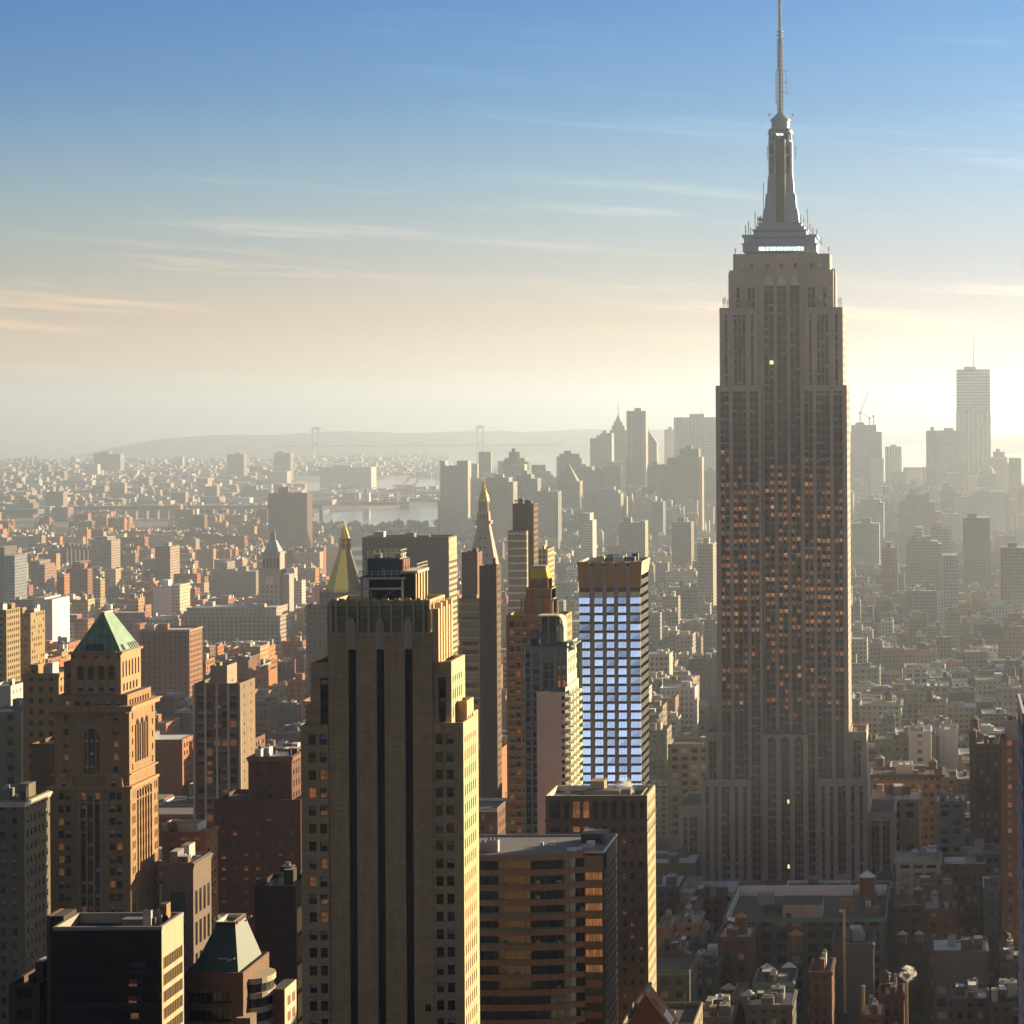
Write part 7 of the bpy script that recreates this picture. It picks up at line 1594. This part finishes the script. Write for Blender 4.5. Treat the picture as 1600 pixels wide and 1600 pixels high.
# broad flat roof with the white parapet before the skyscraper
def make_broad_roof():
    D = 1010.0; x = lambda u: X(u, 1440, D); z = lambda v: Z(1240, v, D)
    r = loft(1132, 1383, 1434, D, 66, 'dark grey', 'broad flat-roofed loft with a white inner parapet, vents and a bulkhead before the skyscraper', win=(5.5, 4.4, .6, .6), clut=0, roof=stone('roof_mauve', (.13, .11, .115), .3, .1), cornice=COPPER, vv=1460, phrase='the broad flat roof', ph=3.4)
    x0, x1, y0, y1, z1 = r['_b']; zr = z1 - 3.4
    mb = MB(); mb.box(x0 + .5, x1 - .5, y1 - .75, y1 - .5, zr, z1 + .6, WHITE); mb.box(x0 + .45, x0 + .7, y0 + 1, y1 - .8, zr, z1 + .3, WHITE); mb.build('parapet', r)
    mb = MB(); mb.box(x0 + 20, x0 + 34, y0 + 14, y0 + 34, zr, zr + 5.5, stone('bulkhead_pink', (.42, .36, .34)), TAR); mb.box(x0 + 21, x0 + 23, y0 + 13.9, y0 + 14, zr, zr + 2.6, FRAME); mb.build('bulkhead', r)
    for (a, b, w, d, h, m) in ((9, 44, 6, 5, 4.5, STEEL), (12, 30, 8, 6, 2.2, TAR), (40, 30, 5, 5, 4.2, BRN), (44, 52, 9, 8, 3.4, stone('tarp', (.22, .21, .2))), (49, 40, 2, 2, 2, WHITE), (51, 20, 4, 5, 3, PAL['brown brick']), (5, 10, 3, 3, 3, PAL['dark red brick'])):
        mb = MB(); mb.box(x0 + a, x0 + a + w, y0 + b, y0 + b + d, zr, zr + h, m)
        if m is STEEL:
            for s in (0, 5.6): mb.box(x0 + a + s, x0 + a + s + .4, y0 + b - .4, y0 + b, zr, zr + h + 1.2, STEEL)
        mb.build('roof_unit', r)
    water_tank(x0 + 50, y0 + 30, zr, 3.0, 7, 'big bluish-white capped water tower standing before the skyscraper base', 'pale', 6)
    for u, v, D2, cap, lab in ((1158, 1425, 985, 'orange-brown', 'orange double-capped water tower at the front corner of the broad flat roof'), (1244, 1452, 960, 'orange-brown', 'dim orange-capped water tower just below the broad flat roof'), (1233, 1503, 950, 'pale', 'white-capped water tower, taller of a pair below the broad flat roof'), (1198, 1505, 945, 'pale', 'white-capped water tower, smaller of a pair below the broad flat roof'), (1138, 1536, 920, 'grey', 'shiny grey-capped water tower near the scaffolded white roof'), (1063, 1552, 905, 'orange-brown', 'largest orange-capped tower beside the red tiled gable'), (1097, 1566, 900, 'orange-brown', 'shorter orange-capped tower beside the red tiled gable'), (1170, 1546, 900, 'grey', 'grey-capped squat tower behind the green-edged roof')):
        zt = Z(u, v, D2); h = 6.0; water_tank(X(u, v, D2), D2, zt - h - 2.8 - 1.7, 2.3, h, lab, cap, 2.8)
make_broad_roof()
for a in ((1058, 1090, 1420, 1090, 'brown brick', 'brown brick penthouse block with a plain wall left of the broad flat roof', dict(win=(4, 4, .3, .4))), (1082, 1130, 1402, 1150, 'dark red brick', 'dark red rooftop block beside the left end of the broad flat roof', {}), (1028, 1052, 1448, 1020, 'tan brick', 'tan blank shaft with white plank terrace on its roof', dict(nwin=False, roof=SNOW)), (1058, 1092, 1422 + 20, 1015, 'tan brick', 'tan parapeted roof box with an arched door', dict(win=(6, 4, .3, .5))),
          (1030, 1072, 1486, 985, 'dark grey', 'low block with a snowy roof near the sunlit-edged tower', dict(roof=SNOW)), (1083, 1115, 1472, 1000, 'dark grey', 'block with a bright blue tarpaulin on its roof', dict(roof=stone('blue_tarp', (.05, .10, .38)))), (1121, 1174, 1464, 975, 'dark red brick', 'dark brick block with a white coping and lit window below the broad flat roof', dict(win=(4.6, 4.6, .35, .45), glass=(G_DARK, G_DARK, G_MID, BLIND))), (1053, 1120, 1508, 950, 'dark grey', 'scaffolded roof draped with white sheeting', dict(clut=7)),
          (1178, 1240, 1535, 915, 'dark grey', 'green-edged flat roof with small vents', dict(cornice=COPPER, roof=TAR)), (1265, 1300, 1518, 925, 'dark red brick', 'red block with a white stair bulkhead catching sun', dict(clut=4)), (1145, 1162, 1558, 905, 'brown brick', 'red chimney-like shaft among the water towers', dict(nwin=False)), (1165, 1238, 1570, 885, 'dark grey', 'dark roof with a pale penthouse below the green-edged roof', dict(clut=7)), (1090, 1145, 1590, 880, 'dark grey', 'cluttered grey roof at the bottom edge among water towers', dict(clut=8))):
    loft(a[0], a[1], a[2], a[3], 24, a[4], a[5], **a[6])
# red tiled gable at the bottom
def make_gable():
    D = 700.0; RT = stone('red_tile', (.33, .10, .04), .25, .5); root = thing('gabled_house', (X(1000, 1590, D), D + 8, 0), 'steep red tiled gable roof with white skylight strips at the bottom edge', 'gabled roof')
    occ(D, 965, 1062, 1550, 1600, 'the red tiled gable')
    P = lambda u, v, dy: (X(u, v, D + dy), D + dy, Z(u, v, D + dy))
    a, b = P(1008, 1552, 1), P(1008, 1552, 1); zr = a[2]; ze = Z(1060, 1640, D); x0, xm, x1 = X(958, 1600, D), X(1008, 1552, D), X(1062, 1612, D)
    mb = MB(); mb.face([(xm, D, zr), (x1 + 2, D, ze), (x1 + 2, D + 12, ze), (xm, D + 12, zr)], RT); mb.face([(xm, D, zr), (x0, D, ze), (x0, D + 12, ze), (xm, D + 12, zr)], stone('red_tile_shaded', (.20, .06, .03), .2, .5)); mb.face([(x0, D + .1, ze), (x1 + 2, D + .1, ze), (xm, D + .1, zr)], stone('gable_brick', (.14, .045, .025))); mb.build('roof', root)  # east slope in a darker tile copy: its shade is in the colour
    mb = MB(); mb.box(xm - .4, xm + .5, D - .1, D + 12, zr - .25, zr + .5, COPPER); mb.build('ridge_cap', root)
    mb = MB(); mb.box(x0 + .5, x1, D + .5, D + 11.5, 0, ze, DRED); mb.build('wall', root)
    for t in (.42, .66):
        mb = MB()
        for k in range(6):
            s = t + .03 * k; q = lambda s: (xm + (x1 + 2 - xm) * s, zr + (ze - zr) * s + .12)
            (p0, q0), (p1, q1) = q(s), q(s + .02); mb.face([(p0, D + 2, q0), (p1, D + 2, q1), (p1, D + 9, q1), (p0, D + 9, q0)], WHITE)
        mb.build('skylight', root)
    mb = MB()
    for k in range(4): s = .2 + .05 * k; mb.box(xm + (x1 - xm) * s, xm + (x1 - xm) * s + .35, D + 3, D + 3.5, zr + (ze - zr) * s - .3, zr + (ze - zr) * s + 1.0, FRAME)
    mb.build('snow_guard', root)
make_gable()
# tall flue catching the sun, chimney with steam
for u, v0, v1, D, lab in ((1319, 1466, 1422, 955, 'tall bright bent flue pipe behind the black box-topped loft'), (1417, 1600, 1532, 870, 'slender brick chimney under the glowing steam plume'), (1349, 1562, 1540, 885, 'stubby sunlit vent stack near the bottom edge')):
    x_, zb, zt = X(u, v0, D), Z(u, v0, D), Z(u, v1, D); root = thing('chimney', (x_, D, zb), lab, 'chimney'); mb = MB(); mb.cyl(x_, D, .55, .5, zb - 25, zt, stone('flue_tan', (.45, .32, .17)), 10); mb.build('stack', root); mb = MB(); mb.cyl(x_, D, .7, .7, zt - .4, zt + .1, STEEL, 10)
    if u == 1319: mb.bar((x_, D, zt - .3), (x_ - 1.6, D, zt - .3), .7, LIME2)
    mb.build('cap', root)
def steam(name, u, v, D, r, label, dens=.5):
    m = bpy.data.materials.new('steam'); m.use_nodes = True; t = NT(m.node_tree); t.n.remove(t.n['Principled BSDF'])
    v_ = t.new('ShaderNodeVolumePrincipled'); tc = t.new('ShaderNodeTexCoord').outputs['Object']
    n = t.noise(t.vmath('ADD', tc, (u * .37, v * .11, 3.0)), 2.0 / r, 5.0, .7); ln = t.new('ShaderNodeVectorMath', operation='LENGTH'); t.put(ln.inputs[0], tc)
    d = t.math('MULTIPLY', t.maprange(t.math('SUBTRACT', n, t.math('MULTIPLY', ln.outputs['Value'], .20 / r)), .40, .47), t.maprange(ln.outputs['Value'], r * .98, r * .8)); t.put(v_.inputs['Density'], t.math('MULTIPLY', d, dens)); v_.inputs['Color'].default_value = (.98, .98, .98, 1); v_.inputs['Anisotropy'].default_value = .45
    t.l.new(v_.outputs[0], t.n['Material Output'].inputs['Volume'])
    mb = MB(); c = (X(u, v, D), D, Z(u, v, D)); n = 14
    for i in range(7):
        a, b = math.pi * (i / 7 - .5), math.pi * ((i + 1) / 7 - .5); mb.cyl(c[0], c[1], max(.01, r * math.cos(a)), max(.01, r * math.cos(b)), c[2] + r * math.sin(a), c[2] + r * math.sin(b), m, n, cap=False)
    o = mb.build(name, None, c); tag(o, kind='stuff')
steam('steam', 1418, 1521, 868, 3.0, '', 3.0); steam('steam', 980, 1230, 848, 4.0, '', .8); steam('steam', 344, 1438, 500, 1.5, '', .5)
drop_unit()

# ---------------------------------------------------------------- everything between: the low blocks of the grid
def fill_city():
    R = random.Random(2024)
    prof = [1700.0] * 1620
    heroes = sorted(OCC, key=lambda o: o[0]); hi = 0
    def cover(u0, u1, vt):
        for u in range(max(0, int(u0)), min(1619, int(u1) + 1)): prof[u] = min(prof[u], vt)
    phr = [o for o in OCC if o[5]]
    AVE = [(-148, 32), (-292, 24), (-425, 40), (-575, 26), (-725, 28), (-880, 28), (-1040, 26), (132, 32), (-148 + 560, 30)]
    def ave_clip(x0, x1):
        for c, w in AVE:
            if x1 > c - w / 2 and x0 < c + w / 2: return c
        return None
    cand = []; y = 640.0; k = 0
    while y < 6300:
        far = y > 2400; dep = R.uniform(25, 31) if not far else R.uniform(16, 25)
        xl, xr = (-30 - U0) * y / F, (1640 - U0) * y / F; x = xl - R.uniform(0, 15)
        while x < xr:
            w = R.uniform(15, 36) if y < 1350 else R.uniform(11, 29) if not far else R.uniform(8, 25)
            if R.random() < .12: w *= 1.6
            c = ave_clip(x + 1, x + w - 1)
            if c is not None and x + w / 2 > c - 40 and x + w / 2 < c + 40 and not (x + w < c - 10):
                x = c + 16; 
                for cc, ww in AVE:
                    if abs(cc - c) < 1: x = cc + ww / 2
                continue
            u = U0 + (x + w / 2) * F / y
            right = u > 1330
            if y < 1400: h = R.uniform(34, 62) if right else R.uniform(40, 95)
            elif y < 2300: h = R.choice([R.uniform(28, 58), R.uniform(40, 70)]) if not right else R.uniform(30, 60)
            elif y < 3300: h = R.uniform(16, 34) if R.random() < .8 else R.uniform(35, 62)
            else:
                h = R.uniform(12, 22) if R.random() < .90 else R.uniform(24, 48)
                if h > 23: w = R.uniform(22, 42)
            if y > 5000 and 760 < u < 1600: h = R.uniform(30, 95)
            if y > 4300 and 425 < u < 705: h = R.uniform(8, 17) if y < 5300 else R.uniform(4, 8)
            cand.append((y + R.uniform(0, 2), x, x + w - (0.4 if R.random() < .75 else R.uniform(2, 7)), dep, h)); x += w
        k += 1; y += dep + (19 if k % 2 == 0 else 0.5)
    cand.sort(); ntot = 0
    far_mb = MB(); roofs = MB(); indiv = []; rc = [(.10, .09, .09), (.16, .15, .15), (.28, .27, .28), (.46, .46, .48), (.66, .66, .70), (.06, .055, .055)]
    def tone(y, u):
        left = u < 800
        t = R.random()
        if left: c = R.choice([(.40, .12, .04), (.30, .09, .04), (.46, .19, .065), (.20, .10, .055), (.46, .28, .12), (.46, .34, .20), (.38, .16, .06), (.58, .51, .42)])
        else: c = R.choice([(.34, .27, .19), (.30, .22, .16), (.42, .38, .32), (.24, .17, .13), (.30, .16, .11), (.55, .52, .48), (.28, .27, .26), (.38, .31, .22)])
        f = R.uniform(.8, 1.15); return tuple(q * f for q in c)
    for (y, x0, x1, dep, h) in cand:
        while hi < len(heroes) and heroes[hi][0] <= y:
            o = heroes[hi]; cover(o[1], o[2], o[3]); hi += 1
        g = gz(0, y)
        ua, ub = UV(x0, y, 50)[0], UV(x1, y, 50)[0]
        vt = UV((x0 + x1) / 2, y, g + h)[1]
        # do not stand in front of what the photograph shows, nor inside it
        bad = False
        for o in OCC:
            if o[1] < ub and o[2] > ua:
                if o[0] > y and vt < o[4]:
                    vt = o[4] + R.uniform(0, 4)
                if abs(o[0] - y) < 60 and o[0] < y + dep + 4 and o[0] + 45 > y: 
                    if min(ub, o[2]) - max(ua, o[1]) > 1.0: bad = True
        if bad: continue
        h = Z((ua + ub) / 2, vt, y) - g
        if h < 7: continue
        if y < 900 and ua > 1020 and h > 60: h = 60
        lo = max(0, int(ua) - 7); hi_u = min(1619, int(ub) + 7)
        seen = lo < hi_u and any(vt < prof[q] - 1.0 for q in range(lo, hi_u)) and vt < 1640
        if seen and ub > 0 and ua < 1600 and len(indiv) < 225 and (y < 2150):
            indiv.append((y, x0, x1, dep, h, g, ua, ub, vt))
        elif seen or y < 3000:
            c = tone(y, (ua + ub) / 2); rcol = R.choice(rc)
            far_mb.box(x0, x1, y, y + dep, g - 1, g + h, CITY, top=CITYP, col=c, tcol=rcol)
            if seen:
                far_mb.box(x0, x1, y - .3, y, g + h - 1.6, g + h + .9, CITYP, col=tuple(q * R.choice([.6, 1.0, 1.3]) for q in c), sides='NWES')
                far_mb.box(x1 - .4, x1, y, y + dep, g + h - .2, g + h + .9, CITYP, col=c); far_mb.box(x0, x0 + .4, y, y + dep, g + h - .2, g + h + .9, CITYP, col=c)
                for q in range(R.choice([1, 2, 2, 3])):
                    w = R.uniform(2.2, 7); d = R.uniform(2.5, 8); a = R.uniform(x0 + .5, max(x0 + .6, x1 - w - .5)); b = R.uniform(y + 1, max(y + 1.1, y + dep - d - 1)); hh = R.uniform(2, 5.5)
                    far_mb.box(a, min(a + w, x1 - .4), b, b + d, g + h, g + h + hh, CITYP, col=R.choice([c, (.62, .6, .58), (.5, .47, .42), (.16, .13, .12), (.35, .22, .14)]), tcol=R.choice(rc))
                if R.random() < .12 and y < 3600:
                    a, b = R.uniform(x0 + 3, max(x0 + 3.1, x1 - 3)), y + dep * R.uniform(.2, .7); far_mb.cyl(a, b, 2, 2, g + h + 3, g + h + 7, CITYP, 8, col=(.2, .12, .07)); far_mb.cyl(a, b, 2.2, .2, g + h + 7, g + h + 8.6, CITYP, 8, col=(.35, .25, .15)); far_mb.cyl(a, b, 1.4, 1.4, g + h - .1, g + h + 3, CITYP, 4, col=(.05, .04, .04))
        else: continue
        cover(ua, ub, vt)
    o = far_mb.build('city_blocks'); tag(o, 'sea of low brick and stone city blocks fading into the haze', 'city blocks', kind='stuff')
    # the nearer ones, each a thing
    glasses = [[G_DARK, G_DARK, G_MID, G_BROWN], [G_DARK, G_BROWN, BLIND2, G_DARK], [G_DARK, G_DARK, G_DARK, BLIND], [G_MID, G_DARK, G_BROWN]]
    seenlab = {}; tmp = []
    for (y, x0, x1, dep, h, g, ua, ub, vt) in indiv:
        left = ua < 800
        tn_ = R.choice(['tan brick', 'dark red brick', 'brown brick', 'orange brick', 'cream stone', 'orange brick', 'orange brick', 'dark red brick'] if left else ['tan brick', 'dark red brick', 'brown brick', 'grey stone', 'cream stone', 'white painted', 'olive brick', 'dark grey', 'brown brick'])
        if y < 1200 and not left: tn_ = R.choice(['dark red brick', 'dark grey', 'dark grey', 'brown brick', 'olive brick'])  # near blocks take dark tones: shade put into wall and roof colours
        rk, rm = R.choice([('tarred', TAR), ('tarred', TAR), ('grey', TAR2), ('silvery', SILVER), ('snowy', SNOW)] if y > 1200 else [('tarred', TAR), ('tarred', TAR), ('tarred', TAR), ('grey', TAR2)])
        tank = R.random() < .2 and x1 - x0 > 14 and y < 1900; corn = R.random() < .5
        um = (ua + ub) / 2; best = min(phr, key=lambda o: math.hypot(um - max(o[1], min(o[2], um)), (vt - (o[3] + o[4]) / 2) * .8))
        rel = 'before' if y < best[0] else 'beyond'
        tmp.append([(tn_, rk, tank, rel, best[5]), math.hypot(um - (best[1] + best[2]) / 2, vt - best[4]), (y, x0, x1, dep, h, g, ua, ub, vt), rm, corn])
    ORD = ['nearest', 'second nearest', 'third nearest', 'fourth nearest', 'fifth nearest', 'sixth nearest', 'seventh nearest', 'eighth nearest', 'ninth nearest', 'tenth nearest']
    groups = {}
    for t in tmp: groups.setdefault(t[0], []).append(t)
    for key, ts in groups.items():
        ts.sort(key=lambda t: t[1])
        for i, t in enumerate(ts):
            tn_, rk, tank, rel, ph = key; (y, x0, x1, dep, h, g, ua, ub, vt), rm, corn = t[2:]
            what = '%s mid-rise with %s roof%s' % (tn_, rk, ' and water tank' if tank else '')
            lab = '%s %s %s' % (what, rel, ph) if len(ts) == 1 else '%s, %s to %s' % (what, ORD[min(i, 9)], ph) if rel == 'beyond' else '%s, %s in front of %s' % (what, ORD[min(i, 9)], ph)
            lab = ' '.join(lab.split()[:16])
            m = PAL[tn_]; z1 = g + h
            root = thing('midrise_building', ((x0 + x1) / 2, y + dep / 2, g), lab, 'mid-rise building', 'mid-rise blocks of the street grid')
            mb = MB(); pz = R.uniform(3.4, 4.3); pw = R.uniform(2.6, 5.0); fw, fh = R.uniform(.38, .66), R.uniform(.46, .62); gl = R.choice(glasses)
            blank = R.random() < .14
            vis0 = max(g + 1, z1 - 48)
            wall(mb, 'N', y, x0, x1, g, z1, [] if blank else even(x0, x1, pw, fw, 1.0), [] if blank else [q for q in floors(vis0, z1 - R.uniform(.8, 2), pz, fh)], R.uniform(.2, .4), m, gl, R)
            f, xs, xo = ('W', x1, x0) if ub < U0 else ('E', x0, x1)
            bl2 = R.random() < .35
            wall(mb, f, xs, y, y + dep, g, z1, [] if bl2 else even(y, y + dep, pw * 1.2, fw * .8, 2), [] if bl2 else floors(vis0, z1 - 1.5, pz, fh), .25, m, gl, R)
            mb.face([(xo, y, g), (xo, y + dep, g), (xo, y + dep, z1), (xo, y, z1)], m); mb.face([(x0, y + dep, g), (x1, y + dep, g), (x1, y + dep, z1), (x0, y + dep, z1)], m)
            mb.build('wall', root)
            mb = MB(); roof_mesh(mb, x0, x1, y, y + dep, z1, m if R.random() < .6 else SNOW, rm, R.uniform(.7, 1.3), .4); rf = mb.build('roof', root)
            if corn:
                mb = MB(); e = R.uniform(.3, .8); mb.box(x0 - .1, x1 + .1, y - e, y + .2, z1 - 1.3, z1 - .5, R.choice([m, m, LIME2, COPPER, TAR]), bottom=True); mb.build('cornice', root)
            clutter(rf, x0, x1, y, y + dep, z1 - 1.0, R, m, R.choice([1, 2, 3, 4]), [STEEL, TAR2, TAR, m] if y < 1200 else None)
            if tank:
                r = R.uniform(1.7, 2.4); water_tank(R.uniform(x0 + 4, x1 - 4), y + dep * R.uniform(.25, .7), z1 - 1.0, r, r * 1.7, '%s-capped water tower on the %s' % ((ck := R.choice(['orange-brown', 'grey', 'pale', 'dark'])), ' '.join(lab.replace(' and water tank', '').replace(' with the blank pink wall', '').replace(' by the right edge', '').replace(' with a golden side', '').replace(' with black roof boxes', '').replace(' with grey piers', '').replace('glass-fronted', 'golden-sided glass').replace(' in front of', ' before').replace(' mid-rise with', ' block,').split()[:12])), ck, R.uniform(2, 4))
    # low houses, sheds and blocks of the far shores
    mb = MB()
    def scatter(u0, u1, v0, v1, n, hs, ws, dark=1.0):
        for _ in range(n):
            u = R.uniform(u0, u1); v = v0 + (v1 - v0) * R.random() ** 1.0; p = gpt(u, v, 0); w, d, h = R.uniform(*ws), R.uniform(*ws), R.uniform(*hs) if R.random() < .93 else R.uniform(*hs) * 2.2
            c = R.choice([(.26, .15, .10), (.30, .21, .15), (.40, .32, .25), (.20, .13, .10), (.24, .15, .11), (.50, .44, .38), (.32, .22, .15)]); c = tuple(q * dark for q in c)
            mb.box(p.x - w / 2, p.x + w / 2, p.y, p.y + d, p.z - 2, p.z + 2.5 + h, CITYP, col=c, tcol=R.choice(rc))
    scatter(-20, 470, 769, 806, 3200, (6, 14), (9, 26)); scatter(-20, 470, 769, 806, 260, (12, 26), (20, 50)); scatter(500, 700, 769, 786, 220, (5, 11), (14, 50)); scatter(-20, 440, 721, 765, 5200, (5, 13), (10, 30)); scatter(-20, 440, 721, 765, 200, (12, 26), (25, 60)); scatter(440, 700, 714, 744, 1200, (5, 13), (14, 45))
    scatter(700, 1120, 796, 840, 500, (25, 70), (20, 45)); scatter(1330, 1590, 795, 835, 400, (20, 70), (20, 45))
    o = mb.build('far_houses'); tag(o, 'low houses and sheds scattered over the hazy far shore', 'houses', kind='stuff')
    # bare winter trees: park and shore woods, many small twig clumps
    TW = [stone('twigs_brown', (.17, .10, .055), .3, .05), stone('twigs_grey', (.13, .095, .075), .3, .05), stone('twigs_rust', (.22, .12, .05), .3, .05)]
    def wood(name, u0, u1, v0, v1, n, hgt, label):
        mb = MB()
        for _ in range(n):
            u, v = R.uniform(u0, u1), R.uniform(v0, v1); p = gpt(u, v, 0); h = R.uniform(*hgt); r = h * .38
            mb.bar((p.x, p.y, p.z), (p.x, p.y, p.z + h * .6), .5, TW[1])
            for _k in range(26):
                a, b, rr = R.uniform(0, 6.28), R.uniform(-.8, 1), r * R.random() ** .4; q = Vector((p.x + rr * math.cos(a) * math.sqrt(max(0, 1 - b * b)), p.y + rr * math.sin(a), p.z + h * .66 + rr * b)); s = R.uniform(.5, 1.3)
                e = Vector((R.uniform(-1, 1), R.uniform(-1, 1), R.uniform(-1, 1))) * s; f = Vector((R.uniform(-1, 1), R.uniform(-1, 1), R.uniform(-1, 1))) * s
                mb.face([q - e, q + f, q + e], R.choice(TW))
        o = mb.build(name); tag(o, label, 'woods', kind='stuff')
    wood('park_woods', 272, 330, 893, 914, 130, (12, 19), 'bare brown trees of a square in the brick district')
    wood('shore_woods', 250, 400, 769, 779, 130, (12, 22), 'bare trees along the far shore')
    wood('shore_woods', 470, 700, 716, 735, 160, (14, 24), 'wooded bank near the suspension bridge')
    wood('shore_woods', -10, 440, 724, 764, 380, (14, 24), 'brown tree masses among the far shore houses')
    wood('shore_woods', -10, 440, 772, 803, 240, (12, 22), 'bare trees between the riverside blocks')
    wood('street_trees', 1340, 1480, 935, 990, 90, (9, 14), 'bare trees between low houses beyond the skyscraper')
fill_city()
